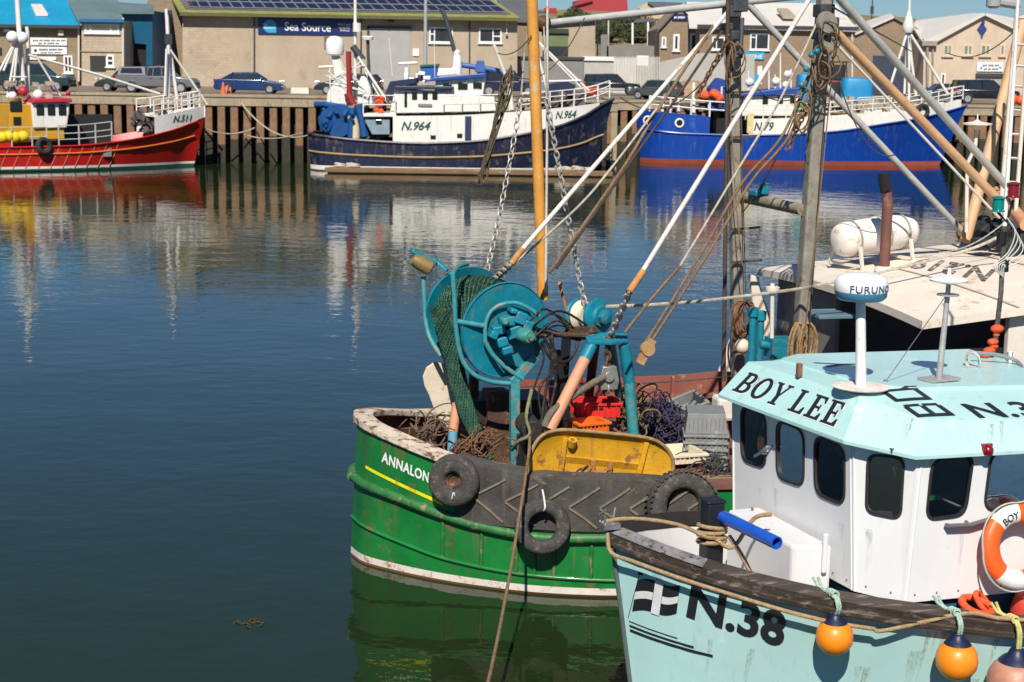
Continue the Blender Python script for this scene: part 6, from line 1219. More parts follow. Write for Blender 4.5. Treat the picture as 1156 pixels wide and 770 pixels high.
for a, b in ((.0, .20), (.22, .31)):
    q = [x for x in xsG if 2.6 < x < 7]; mb.grid([[HG.pt(x, zg(x), 1, -.06) + Vector((0, 0, a)) for x in q], [HG.pt(x, zg(x), 1, -.06) + Vector((0, 0, b)) for x in q]]); mb.grid([[HG.pt(x, zg(x), 1, -.01) + Vector((0, 0, a)) for x in q], [HG.pt(x, zg(x), 1, -.01) + Vector((0, 0, b)) for x in q]])
    mb.grid([[HG.pt(x, zg(x), 1, -.06) + Vector((0, 0, b)) for x in q], [HG.pt(x, zg(x), 1, -.01) + Vector((0, 0, b)) for x in q]])
for x in (3.6, 5.2, 6.4): p = HG.pt(x, zg(x), 1, -.08); mb.beam(p, p + Vector((0, 0, .31)), .07, .05)
mb.build('washboard', redbrown, BG)
def halfround(mb, zf, r, x0, x1, side=-1):
    q = [x for x in xsG if x0 <= x <= x1]; mb.tube([HG.pt(x, zf(x), side, r * .35) for x in q], r, 10)
zrub = interp([(0, 1.06), (.35, 1.0), (.8, .89), (1.3, .79), (2, .73), (2.8, .76), (5, .74), (12, 1.3)]); zlow2 = interp([(0, .52), (.4, .42), (.9, .31), (1.6, .25), (3, .22), (12, .4)])
mb = MB(); halfround(mb, zrub, .062, 0, 11.5); mb.build('rubbing_strake', gtrim, BG, 60)
mb = MB(); halfround(mb, zrub, .075, 0, 11.5, 1); mb.build('rubbing_strake', gtrim, BG, 60)
mb = MB(); halfround(mb, zlow2, .024, 0, 11.5); mb.build('lower_strake', gpaint, BG, 60)
for x in (.86, 1.28, 1.66, 1.86, 2.08, 2.5, 2.9, 3.4):
    m = MB(); m.tube([HG.pt(x, zlow2(x), -1, .005), HG.pt(x, (zlow2(x) + zrub(x)) / 2, -1, .005), HG.pt(x, zrub(x), -1, .002)], .024, 8); m.build('hull_rib', gtrim, BG, 60)
# name and stripe
fz = hull_sheet(HG, IG, [(431, 520.5), (492, 548), (493, 537.5), (432, 509.5)])
vs, fs, w_ = glyphs('ANNALONG', 1, .028, 0, 1.08)
decal('port_name', (vs, fs), lambda u, v: fz(u / w_, v, .008), M('name_white', (.78, .80, .78), .5, .05), BG, .3)
fz2 = hull_sheet(HG, IG, [(413, 528.5), (500, 570.5), (500, 566.5), (413, 525)])
decal('yellow_stripe', slabs([[(0, 0), (1, 0), (1, 1), (0, 1)]]), lambda u, v: fz2(u, v, .006), M('yellow_stripe', (.75, .72, .01), .45, .1), BG, .05)
# rubber chafing mat with tread bars, hung outside the bulwark
def matpt(x, v, off): return HG.pt(x, .84 + (zg(x) + .02 - .84) * v, -1, off)
mq = lin(1.0, 3.75, 22); mb = MB()
mb.grid([[matpt(x, v, .055) for x in mq] for v in (0, .33, .66, 1)]); mb.grid([[matpt(x, 1, .055) for x in mq], [matpt(x, 1, -.2) + Vector((0, 0, .025)) for x in mq]]); mb.grid([[matpt(x, 0, .055) for x in mq], [matpt(x, 0, 0) for x in mq]])
for e in (0, -1): mb.grid([[matpt(mq[e], v, .055) for v in (0, .33, .66, 1)], [matpt(mq[e], v, 0) for v in (0, .33, .66, 1)]])
matm = M('chafing_rubber', (.065, .060, .054), .85, .5, 3, bump=.35, bscale=25, wear=(.21, .17, .12), wamt=.25, wscale=4, streak=(.12, .10, .08), samt=.45)
cm = mb.build('chafing_mat', matm, BG, 40)
mb = MB()
for k in range(8):
    x0 = 1.2 + .345 * k
    mb.tube([matpt(x0, .47, .06), matpt(x0 + .17, .66, .062), matpt(x0 + .34, .86, .06)], .017, 4)
    mb.tube([matpt(x0, .45, .06), matpt(x0 + .17, .27, .062), matpt(x0 + .32, .08, .06)], .017, 4)
mb.build('tread_bars', M('dusty_rubber', (.20, .165, .12), .9, .4, 12), cm)
# tyres hung along the side
def tyre(px, py, R_, r_, x_off, label, tilt, rimcap=False, h=.075, lug=False, y=None):
    p = hull_hit(HG, IG, px, py) if y is None else LG(px, py, 1, y)
    n = Vector((tilt[0], tilt[1], tilt[2])).normalized(); c = p + n * (h + .02 + x_off)
    m = MB(); m.torus((0, 0, 0), n, R_ - r_, (r_, h), 36, 12, .75)
    o = m.build('tyre', tyrem, None, 60, loc=MG @ c); o.rotation_euler = (0, 0, AG); tag(o, label, 'tyre', 'tyres along the green side')
    a = n.orthogonal().normalized(); b = n.cross(a)
    if rimcap:
        m = MB(); m.lathe([(0, -.02), (R_ - 2 * r_ + .02, 0), (R_ - 2 * r_ - .02, .02), (R_ - 2 * r_ - .03, -.03), (0, -.04)], (0, 0, 0), n, 24); m.build('hub', rustdk, o, 50)
    if lug:
        m = MB()
        for i in range(40):
            t = 2 * math.pi * i / 40; d = a * math.cos(t) + b * math.sin(t); e = n.cross(d)
            for s_ in (-1, 1): m.beam(d * (R_ - .03) + n * (s_ * .02), d * (R_ - .01) + n * (s_ * (h + .005)) + e * .03, .035, .03, d)
        m.build('tread', tyrem, o)
    else:
        m = MB()
        for rr in (R_ - r_ * .55, R_ - r_ * 1.3): m.torus(n * (h * .86), n, rr, (.008, .012), 36, 6)
        m.build('sidewall_rib', tyrem, o, 60)
    return o, c
t1, c1 = tyre(517, 541, .325, .115, .02, 'worn tyre with its hub still in, hung on the green quarter beside the name', (-.52, -.85, .12), True, .1)
t2, c2 = tyre(611, 593, .34, .088, .05, 'black tyre with an open middle, hung lowest on the green side', (-.18, -.97, .2), False, .1)
t3, c3 = tyre(766, 572, .44, .115, .0, 'big lugged tyre behind the dark wooden bow', (.02, -1, .25), False, .11, True)
cordm = M('pale_blue_cord', (.55, .60, .58), .8, .3, 20)
for c, pts, lab in ((c1, ((-.05, -.1, -.22), (-.03, -.12, -.12), (.0, -.1, -.22)), 'short pale cord end on the tyre with its hub still in'), (c2, ((-.01, -.09, .22), (0, -.1, .28), (.02, .1, .42), (.03, .3, .5)), 'pale cord holding the lowest tyre to the green side')):
    mb = MB(); mb.tube(smooth_pts([c + Vector(p) for p in pts]), .012, 6); WG(mb.build('lashing_rope', cordm, None, 60), lab, 'rope')
# yellow trawl door standing inside the bulwark
def DR(px, py, y=-1.95): return LG(px, py, 1, y)
out = [(596, 541), (597, 522), (602, 505), (612, 492), (628, 486), (650, 486), (690, 489.5), (728, 494), (745, 500), (756, 511), (760, 524), (758, 538), (750, 552)]
outer = smooth_pts([DR(*q) for q in out], 3); base_ = [DR(750, 566), DR(596, 556)]
yel = M('yellow_door_paint', (.60, .31, .012), .55, .25, 3, bump=.25, wear=(.24, .11, .04), wamt=.42, wscale=5, streak=(.30, .17, .05), samt=.5)
td = thing('trawl_door', 'rusty yellow trawl door with rounded corners standing on the green boat', 'trawl door', MG @ DR(680, 530), AG)
off0 = DR(680, 530); dish = Vector((0, .07, .0))
m = MB(); ring = [p - off0 for p in outer + base_]; cc = sum(ring, Vector()) / len(ring); n_ = len(ring)
r1 = [cc + (p - cc) * .93 + dish * .6 for p in ring]; r2 = [cc + (p - cc) * .5 + dish for p in ring]
m.add(ring + r1 + r2, [(i, (i + 1) % n_, n_ + (i + 1) % n_, n_ + i) for i in range(n_)] + [(n_ + i, n_ + (i + 1) % n_, 2 * n_ + (i + 1) % n_, 2 * n_ + i) for i in range(n_)] + [tuple(2 * n_ + i for i in range(n_))])
m.build('plate', yel, td, 60, solid=.015)
m = MB(); m.tube([p - off0 for p in outer], .024, 8); m.build('rim', M('rim_brown', (.32, .21, .09), .6, .35, 8, wear=(.2, .1, .05), wamt=.4), td, 60)
for a, b in (((639, 495), (632, 545)), ((731, 500), (718, 552))):
    m = MB(); m.beam(DR(*a) - off0 + Vector((0, .05, 0)), DR(*b) - off0 + Vector((0, .05, 0)), .06, .08, (0, 1, 0)); m.build('stiffener', yel, td, bevel=.008)
m = MB(); m.beam(DR(637, 519) - off0 + Vector((0, .06, 0)), DR(722, 528) - off0 + Vector((0, .06, 0)), .1, .035, (0, 1, .4)); m.build('cross_bar', yel, td, bevel=.008)
m = MB(); c = DR(646, 500) - off0; m.lathe([(.05, -.05), (.055, .05), (.028, .05), (.026, -.02)], c, (0, -.5, 1), 14); m.beam(c + Vector((0, .06, -.03)), c + Vector((0, 0, -.03)), .08, .06); m.build('lug', yel, td, 40)
m = MB(); m.beam(DR(668, 518) - off0 + Vector((0, -.04, 0)), DR(668, 545) - off0, .05, .05); m.beam(DR(688, 520) - off0 + Vector((0, -.04, 0)), DR(686, 545) - off0, .04, .05); m.beam(DR(666, 526) - off0 + Vector((0, -.05, 0)), DR(645, 545) - off0, .03, .03); m.beam(DR(668, 532) - off0 + Vector((0, -.05, 0)), DR(688, 528) - off0 + Vector((0, -.05, 0)), .025, .025); m.build('towing_bracket', rustor, td)
m = MB(); m.chain(DR(640, 541) - off0 + Vector((0, -.03, 0)), DR(662, 526) - off0 + Vector((0, -.03, 0)), .09, .014); m.build('bracket_chain', rustdk, td)
# ------------------------------------------------ net drum
cn, cf = Vector((1.82, -.5, 3.02)), Vector((1.56, .55, 3.09)); ax = (cn - cf).normalized(); Ld = (cn - cf).length
ND = bpy.data.objects.new('net_drum', None); COL.objects.link(ND); ND.parent = BG
m = MB(); m.lathe([(0, -.02), (.60, -.02), (.615, -.03), (.625, 0), (.615, .03), (.60, .015), (.30, .02), (.28, .05), (0, .05)], cn, ax, 48); m.build('flange', bpaint, ND, 40)
m = MB(); m.lathe([(0, -.02), (.60, -.02), (.615, -.03), (.625, 0), (.615, .03), (.60, .02), (0, .02)], cf, ax, 48); m.build('flange', bpaint, ND, 40)
netm = M('green_netting', (.022, .095, .058), .95, .5, 9, bump=1.0, bscale=55, wear=(.13, .15, .07), wamt=.5, wscale=12)
for sc_, axn in ((17, 'DIAGONAL'), (23, 'Z')): wave_bump(netm, axn, sc_, .7, .02)
m = MB(); rows = []
for i in range(13):
    t = i / 12; rr = .47 + .05 * math.sin(t * 9) + .02 * math.sin(t * 31); o = cf.lerp(cn, .03 + .94 * t); a = ax.orthogonal().normalized(); b = ax.cross(a)
    rows.append([o + (a * math.cos(q) + b * math.sin(q)) * (rr + .018 * math.sin(q * 7 + i)) for q in [2 * math.pi * j / 40 for j in range(41)]])
m.grid(rows); m.build('wound_net', netm, ND, 60)
# hanging tail of net
m = MB(); L_, R__ = [(486, 345), (492, 372), (500, 400), (510, 440), (522, 475), (540, 508), (552, 524)], [(512, 350), (515, 372), (521, 400), (529, 440), (539, 472), (549, 500), (558, 522)]
ys = [-.1, -.15, -.2, -.3, -.5, -.7, -.85]; rows = []
for (a, b, y) in zip(L_, R__, ys):
    pa, pb = LG(*a, 1, y), LG(*b, 1, y - .05); rows.append([pa.lerp(pb, t) + Vector((0, -.06 * math.sin(t * 3.14) - .02 * math.sin(t * 14 + pa.z * 9), 0)) for t in lin(0, 1, 7)])
cols = [smooth_pts([r_[j] for r_ in rows], 4) for j in range(7)]; m.grid(cols); m.build('net_tail', netm, ND, 60, solid=.04)
def meshwork(nm, fn, nu, nv, th, mat_):
    m = MB(); V = [[fn(i / nu, j / nv) for j in range(nv + 1)] for i in range(nu + 1)]
    for i in range(nu):
        for j in range(nv):
            if (i + j) % 2 == 0: m.tube([V[i][j], V[i + 1][j + 1]], th, 3, False)
            else: m.tube([V[i][j + 1], V[i + 1][j]], th, 3, False)
    return m.build(nm, mat_, ND)
meshm = M('net_twine', (.025, .105, .07), .9, .5, 6, wear=(.16, .17, .08), wamt=.4, wscale=6)
def tailpt(u, v):
    c = cols[0]; k = u * (len(c) - 1); i = min(int(k), len(c) - 2); t = k - i; w_ = v * 6; j = min(int(w_), 5); s_ = w_ - j
    return (cols[j][i].lerp(cols[j][i + 1], t)).lerp(cols[j + 1][i].lerp(cols[j + 1][i + 1], t), s_) + Vector((-.006, -.035 - .012 * math.sin(u * 40 + v * 9), .0))
meshwork('net_meshes', tailpt, 56, 12, .0055, meshm)
def drumpt(u, v):
    o = cf.lerp(cn, .05 + .9 * v); a = ax.orthogonal().normalized(); b = ax.cross(a); q = 2 * math.pi * u; rr = .545 + .03 * math.sin(v * 9 + u * 6)
    return o + (a * math.cos(q) + b * math.sin(q)) * rr
meshwork('net_meshes', drumpt, 90, 22, .006, meshm)
# guard pipe, arm, motor and stand
def FP(px, py, y=-.66): return LG(px, py, 1, y)
m = MB(); m.tube(smooth_pts([FP(511, 309), FP(513, 335), FP(514, 362), FP(518, 392), FP(525, 412), (FP(537, 424)), FP(555, 431), FP(576, 433)], 5), .032, 10); m.tube([FP(516, 363), FP(546, 368)], .035, 10)
m.tube(smooth_pts([FP(511, 309), LG(518, 301, 1, -.2), LG(528, 298, 1, .3)]), .03, 8); m.build('guard_pipe', bworn, ND, 60)
m = MB(); m.tube(smooth_pts([FP(548, 386), FP(548, 367), FP(554, 352), FP(566, 344), FP(582, 342), FP(597, 348), FP(609, 357)], 5), .028, 8); m.tube(smooth_pts([FP(548, 386), FP(556, 400), FP(570, 414), FP(590, 428)], 4), .032, 8); m.build('arm_ring', bworn, ND, 60)
m = MB(); arm = [(551, 388), (551, 366), (560, 350), (578, 345), (598, 352), (608, 372), (604, 400), (590, 416), (576, 412), (562, 402)]
m.prism([FP(*q, -.6) for q in arm], (0, .05, 0)); m.build('motor_plate', bpaint, ND, bevel=.01)
m = MB(); rnd = random.Random(4)
for px, py, s_ in ((562, 372, .16), (572, 362, .2), (586, 358, .15), (566, 385, .14), (580, 374, .22), (594, 366, .12), (571, 394, .14), (556, 377, .1), (578, 350, .09), (597, 380, .13)):
    m.box(FP(px, py, -.72), (s_, .18 + rnd.random() * .1, s_ * (.6 + .5 * rnd.random())), rot=Matrix.Rotation(rnd.uniform(-.6, .6), 3, 'Y'))
m.build('motor_block', bpaint, ND, bevel=.018)
m = MB(); m.lathe([(.0, -.1), (.085, -.1), (.095, -.08), (.095, .12), (.07, .16), (.04, .16), (.04, .2), (0, .2)], FP(590, 378, -.8), (.35, -.9, -.05), 18); m.lathe([(.05, 0), (.05, .2), (.03, .22), (0, .22)], FP(570, 362, -.78), (-.2, -1, .1), 12); m.build('motor', M('motor_teal', (.05, .25, .22), .5, .4, 9, wear=(.3, .22, .14), wamt=.4), ND, 40)
m = MB(); m.beam(FP(581, 428, -.62), FP(581, 545, -.62), .12, .12); m.beam(FP(604, 402, -.6), FP(578, 432, -.62), .12, .12); m.build('stand_leg', bworn, ND, bevel=.012)
m = MB(); p = LG(535, 420, 1, .6); m.beam(p, (p.x, p.y, .9), .12, .12); m.beam(LG(560, 440, 1, .2), (LG(560, 440, 1, .2).x, .2, .9), .35, .3); m.build('stand_leg', rustdk, ND, bevel=.012)
m = MB(); m.beam(LG(640, 375, 1, .2), (2.75, .25, .9), .11, .11); m.beam(LG(628, 395, 1, -.3), (2.85, -.35, .9), .1, .1); m.build('stand_brace', black, ND, bevel=.01)
# floodlight on a bent pipe at the after end of the drum
m = MB(); m.tube(smooth_pts([LG(478, 312, 1, .5), LG(479, 335, 1, .45), LG(481, 365, 1, .4), LG(487, 385, 1, .3), LG(498, 402, 1, .2)], 5), .035, 8); m.build('lamp_bracket', bworn, ND, 60)
m = MB(); m.beam(LG(464, 282, 1, .5), LG(491, 296, 1, .5), .22, .06, (.3, 0, 1)); m.beam(LG(489, 292, 1, .5), LG(505, 306, 1, .4), .09, .05); m.build('lamp_hood', bpaint, ND, bevel=.012)
m = MB(); m.lathe([(.0, 0), (.08, .0), (.1, .1), (.105, .26), (.085, .28), (0, .27)], LG(466, 292, 1, .4), LG(492, 306, 1, .4) - LG(466, 292, 1, .4), 16); m.build('flood_lamp', M('brass_lamp', (.42, .28, .12), .35, .3, 9, metal=.5), ND, 40)
# hydraulic hoses
m = MB(); rnd = random.Random(9)
for k in range(7):
    a = (600 + rnd.uniform(-6, 10), 372 + rnd.uniform(-8, 18)); b = (655 + rnd.uniform(-8, 8), 372 + rnd.uniform(-8, 14)); md = ((a[0] + b[0]) / 2 + rnd.uniform(-6, 6), (a[1] + b[1]) / 2 + rnd.uniform(-24, 10))
    m.tube(smooth_pts([LG(*a, 1, -.8), LG(*md, 1, -.6 + rnd.uniform(-.2, .2)), LG(*b, 1, -.35)], 7), .010 + .007 * rnd.random(), 7)
for k in range(5):
    x = 612 + rnd.uniform(-8, 16); m.tube(smooth_pts([LG(x, 376 + rnd.uniform(0, 12), 1, -.7), LG(x + rnd.uniform(0, 14), 410 + rnd.uniform(-8, 14), 1, -.7), LG(x + rnd.uniform(-14, 14), 445 + rnd.uniform(-8, 10), 1, -.7), LG(x + rnd.uniform(-22, 6), 500, 1, -.8)], 6), .012 + .008 * rnd.random(), 7)
m.tube(smooth_pts([LG(612, 385, 1, -.7), LG(622, 405, 1, -.7), LG(640, 408, 1, -.6), LG(650, 395, 1, -.5), LG(652, 380, 1, -.4)], 6), .02, 7)
m.build('hydraulic_hose', hose, ND, 60)
m = MB(); m.tube([LG(603, 378, 1, -.75), LG(640, 378, 1, -.5), LG(690, 381, 1, -.4)], .035, 8); m.beam(LG(640, 372, 1, -.45), LG(672, 372, 1, -.3), .09, .07); m.build('drive_shaft', rustdk, ND, 40)
# second hauler
wc = LG(665, 357, 1, -.15); wa = Vector((.45, -.9, .05)).normalized(); HL = bpy.data.objects.new('net_hauler', None); COL.objects.link(HL); HL.parent = BG
m = MB(); m.lathe([(0, -.04), (.235, -.04), (.245, 0), (.235, .03), (.15, .05), (.13, .09), (0, .09)], wc + wa * .06 + Vector((.08, 0, 0)), wa, 30); m.lathe([(.07, .08), (.1, .1), (.1, .16), (.07, .18), (0, .18)], wc + wa * .06 + Vector((.08, 0, 0)), wa, 8); m.build('hauler_plate', bpaint, HL, 40)
m = MB(); m.lathe([(0, -.16), (.19, -.16), (.21, -.12), (.15, -.06), (.15, 0), (.0, 0)], wc - wa * .02, wa, 24); m.build('hauler_wheel', M('cream_rubber', (.62, .56, .44), .6, .2), HL, 40)
m = MB(); m.lathe([(0, 0), (.2, 0), (.215, .03), (.2, .06), (0, .06)], wc - wa * .26, wa, 24); m.beam(wc + Vector((-.15, 0, -.27)), wc + Vector((.25, -.1, -.25)), .2, .05); m.build('hauler_bracket', bpaint, HL, 40)
m = MB(); m.tube([LG(640, 352, 1, .1), LG(632, 322, 1, .1)], .02, 6); m.ball(LG(632, 321, 1, .1), .035, 6); m.build('hauler_lever', rustor, HL)
# gallows: blue head plate on four legs, with a hanging block
GA = bpy.data.objects.new('gallows', None); COL.objects.link(GA); GA.parent = BG
gt = LG(686, 383, 1, -.95)
m = MB(); m.prism([LG(661, 383, 1, -.95), LG(664, 389, 1, -1.05), LG(690, 390, 1, -1.05), LG(709, 387, 1, -.95), LG(708, 380, 1, -.8), LG(680, 379, 1, -.8)], (0, 0, .045)); m.build('head_plate', bpaint, GA, bevel=.01)
def leg(p0, p1, r, mat_, split=None):
    m = MB(); m.tube([p0, p1], r, 14); return m.build('leg', mat_, GA, 50)
a, b = LG(668, 390, 1, -.98), LG(620, 486, 1, -1.5); leg(a, a.lerp(b, .17), .078, bpaint); leg(a.lerp(b, .17), b, .075, salmon)
a, b = LG(705, 389, 1, -.9), LG(717, 482, 1, -.85); leg(a, a.lerp(b, .45), .075, bpaint); leg(a.lerp(b, .45), b + Vector((.03, 0, -.6)), .073, bworn)
leg(LG(672, 388, 1, -.75), LG(662, 470, 1, -.1), .06, black); leg(LG(690, 388, 1, -.75), LG(700, 455, 1, -.1), .055, bworn)
m = MB(); c = LG(686, 428, 1, -.95); m.prism([c + Vector((-.10, -.05, -.13)), c + Vector((.12, -.05, -.13)), c + Vector((.14, -.05, -.02)), c + Vector((.10, -.05, .17)), c + Vector((-.08, -.05, .17)), c + Vector((-.12, -.05, 0))], (0, .12, 0)); m.lathe([(.05, -.01), (.07, .02), (0, .02)], c + Vector((0, -.06, .04)), (0, -1, 0), 14)
m.torus(c + Vector((0, 0, -.12)), (1, 0, 0), .06, .02, 16, 8); m.build('hanging_block', M('silver_block', (.40, .40, .36), .4, .35, 7, metal=.6, wear=(.12, .10, .09), wamt=.4), GA, 40, bevel=.01)
m = MB(); m.chain(c + Vector((0, 0, .16)), gt + Vector((0, 0, .02)), .12, .022); m.build('block_shackle', rustdk, GA)
m = MB(); m.tube(smooth_pts([LG(682, 425, 1, -1.0), LG(664, 436, 1, -1.1), LG(640, 452, 1, -1.3), LG(622, 466, 1, -1.45), LG(615, 482, 1, -1.5)], 6), .045, 10); m.build('hawser', M('hawser', (.17, .14, .11), .95, .4, 12, bump=1.0, bscale=50), GA, 60)
# after leg, salmon over blue, and the cream plate at the stern
m = MB(); a, b = LG(516, 455, 1, -.2), LG(508, 513, 1, -.3); m.tube([a, a.lerp(b, .55)], .065, 12); m.build('stern_post', salmon, BG, 50)
m = MB(); m.tube([a.lerp(b, .55), b + Vector((0, 0, -.3))], .063, 12); m.build('stern_post', M('pale_blue_paint', (.14, .36, .46), .5, .2, 6, wear=(.3, .2, .14), wamt=.3), BG, 50)
cp = [LG(*q, 1, .62) for q in ((479, 436), (477, 425), (481, 415), (490, 409), (500, 411), (507, 417), (511, 432), (512, 452), (511, 478), (505, 483), (496, 474), (489, 460), (484, 446))]
m = MB(); m.prism(cp, (.02, .06, 0)); WG(m.build('steel_plate', M('cream_plate', (.62, .54, .42), .7, .15, 4, bump=.15, wear=(.34, .20, .12), wamt=.3, wscale=5), None, bevel=.015), 'cream rounded steel plate standing at the green stern beside the net', 'plate')
# ------------------------------------------------ clutter on deck
m = MB(); rnd = random.Random(3)
def heap(px, py, y, rx, rz, n, r, mat_, label, cat, nm, seed=1):
    rnd = random.Random(seed); m = MB(); c = LG(px, py, 1, y)
    for k in range(n):
        q = c + Vector((rnd.gauss(0, rx * .5), rnd.gauss(0, .16), 0)); q.z += rz * max(-.3, rnd.uniform(-.35, .9) * (1 - min(1, abs(q.x - c.x) / (rx * 1.5)))); a0 = rnd.uniform(0, 6.3); ra = rnd.uniform(.06, .2); tl_ = Vector((rnd.gauss(0, 1), rnd.gauss(0, 1), rnd.gauss(.8, .6))).normalized(); u = tl_.orthogonal().normalized(); v = tl_.cross(u); n_ = rnd.randint(5, 9)
        m.tube(smooth_pts([q + (u * math.cos(a0 + j * .75) + v * math.sin(a0 + j * .75) * .7) * (ra * (1 + .1 * j)) + Vector((0, 0, rnd.gauss(0, .02))) for j in range(n_)], 3), r * rnd.uniform(.7, 1.2), 5)
    return WG(m.build(nm, mat_, None, 60), label, cat)
heap(538, 512, -.75, .28, .30, 60, .010, M('rust_netting', (.17, .085, .045), .95, .5, 14, bump=.8), 'tangle of brown netting heaped inside the green stern rail', 'netting', 'net_heap', 2)
heap(496, 488, .2, .30, .26, 26, .012, M('grey_brown_rope', (.16, .11, .075), .95, .5, 14, bump=.8), 'brown ropes piled in the stern behind the name', 'rope', 'rope_pile', 5)
heap(745, 484, .2, .28, .42, 170, .010, M('purple_netting', (.05, .04, .085), .95, .6, 20, bump=.9), 'dark purple net heap beside the grey fish boxes', 'netting', 'net_heap', 7)
heap(712, 472, -.4, .16, .42, 60, .012, M('khaki_rope', (.17, .13, .075), .95, .6, 14, bump=.8), 'khaki ropes bundled round the foot of the blue gallows leg', 'rope', 'rope_bundle', 8)
heap(800, 533, -1.0, .30, .08, 40, .010, M('dark_fibre', (.05, .05, .048), .95, .5, 20), 'flattened dark net under the grey fish boxes', 'netting', 'net_heap', 12)
# engine casing: dark blocks under the drum
m = MB(); m.bb((1.5, .15, .9), (2.6, .9, 1.95)); m.bb((1.95, -1.1, .9), (2.5, -.4, 1.7)); m.lathe([(.14, -.2), (.14, .2), (0, .2)], (1.98, -1.2, 1.9), (0, 1, .1), 16); m.build('engine_casing', M('greasy_black', (.03, .026, .024), .6, .5, 5, bump=.3, wear=(.12, .07, .045), wamt=.35), BG, bevel=.02)
m = MB(); m.bb((3.3, .6, .9), (5.4, 1.9, 1.25)); m.build('hatch_coaming', brownw, BG, bevel=.02)
# stack of grey fish boxes: each box its own thing
gbox = M('grey_fish_box', (.20, .21, .21), .55, .15, 4, bump=.05, wear=(.30, .30, .28), wamt=.3, wscale=8)
def fish_box(w, d, h, mat_):
    m = MB()
    m.bb((-w / 2, -d / 2, 0), (w / 2, d / 2, .015))
    for s_ in (-1, 1):
        m.box((s_ * (w / 2 - .012), 0, h / 2), (.022, d, h)); m.box((0, s_ * (d / 2 - .012), h / 2), (w - .046, .022, h))
    m.box((0, -d / 2 - .012, h - .02), (w + .05, .03, .035)); m.box((0, d / 2 + .012, h - .02), (w + .05, .03, .035)); m.box((-w / 2 - .012, 0, h - .02), (.03, d - .01, .035)); m.box((w / 2 + .012, 0, h - .02), (.03, d - .01, .035))
    for i in range(-3, 4): m.box((i * w / 7.5, -d / 2 - .008, h * .4), (.018, .018, h * .7))
    for i in range(-2, 3): m.box((-w / 2 - .008, i * d / 6, h * .4), (.018, .018, h * .7))
    m.mat(1); m.box((0, -d / 2 - .002, h * .62), (w * .2, .012, h * .22))
    return m
bx0 = LG(803, 530, 1, -.55); proto = None; brz = AG + R(-18)
wb, db, hb = .56, .66, .075
names = ['lowest of the stack of six', 'second from the bottom of its stack', 'third from the bottom of its stack', 'fourth from the bottom of its stack', 'fifth from the bottom of its stack']
for k in range(5):
    m = MG @ Vector((bx0.x + .015, bx0.y + .32, 1.06 + k * .095))
    if proto is None: proto = fish_box(wb, db, .10, gbox).build('fish_box', [gbox, black], None, bevel=.006)
    o = proto if k == 0 else proto.copy()
    if k: COL.objects.link(o)
    o.location = m; o.rotation_euler = (0, 0, brz + .02 * math.sin(k * 2.2)); tag(o, 'grey fish box under an upturned one, ' + names[k], 'fish box', 'grey fish boxes on the green boat')
m = MB(); w, d, h = wb - .02, db - .02, .27; q = [(-w / 2, -d / 2), (w / 2, -d / 2), (w / 2, d / 2), (-w / 2, d / 2)]
lo = [Vector((x * 1.04, y * 1.04, 0)) for x, y in q]; hi = [Vector((x * .93, y * .93, h)) for x, y in q]
m.add(lo + hi, [(3, 2, 1, 0), (4, 5, 6, 7)] + [(i, (i + 1) % 4, 4 + (i + 1) % 4, 4 + i) for i in range(4)])
for i in range(9): m.box((-w * .42 + i * w * .105, -d * .505, h * .45), (.012, .012, h * .75))
o = m.build('fish_box', gbox, None, bevel=.02, loc=MG @ Vector((bx0.x + .015, bx0.y + .32, 1.06 + 5 * .095 + .01))); o.rotation_euler = (0, 0, brz); tag(o, 'upturned grey fish box on top of the stack beside the white wheelhouse', 'fish box', 'grey fish boxes on the green boat')
for k in range(2):
    o = fish_box(.6, .42, .16, gbox).build('fish_box', [gbox, black], None, bevel=.006, loc=MG @ (LG(750 + 22 * k, 480 - 14 * k, 1, .45 + .5 * k))); o.rotation_euler = (R(12), R(-24) + .1 * k, AG + .3 - .2 * k); tag(o, ['tilted grey fish box half buried in the purple net heap', 'grey fish box lying behind the purple net heap'][k], 'fish box', 'grey fish boxes on the green boat')
m = fish_box(.5, .6, .13, offwhite); o = m.build('fish_tray', [M('cream_plastic', (.68, .60, .46), .5, .1, 5), black], None, bevel=.01, loc=MG @ (LG(774, 523, 1, -.95) + Vector((0, .25, .0)))); o.rotation_euler = (0, 0, AG + .1); tag(o, 'cream fish tray lying in front of the grey fish boxes', 'fish tray')
m = MB(); c = LG(774, 545, 1, -1.05); m.box(c + Vector((0.02, .25, .05)), (.62, .55, .22)); m.build('deck_locker', redbrown, BG, bevel=.012)
m = MB(); m.box((4.2, -1.65, 1.16), (1.6, .7, .05)); m.build('side_deck', M('tan_planks', (.30, .19, .12), .8, .3, 4, bump=.3, stretch=(.5, 4, 4)), BG)
redc = M('red_crate', (.62, .025, .02), .45, .1, 4)
o = fish_box(.58, .42, .2, redc).build('fish_crate', [redc, black], None, bevel=.006, loc=MG @ LG(672, 468, 1, -.55)); o.rotation_euler = (0, 0, AG - .1); tag(o, 'bright red fish crate behind the salmon gallows leg', 'fish crate')
orc = M('orange_crate', (.70, .14, .015), .5, .12, 4)
o = fish_box(.42, .35, .14, orc).build('fish_crate', [orc, black], None, bevel=.006, loc=MG @ LG(664, 486, 1, -.95)); o.rotation_euler = (0, 0, AG + .2); tag(o, 'orange fish crate under the red crate, above the yellow trawl door', 'fish crate')
m = MB(); m.box(LG(818, 460, 1, .3), (.3, .3, .34)); m.build('vent_box', offwhite, BG, bevel=.05)
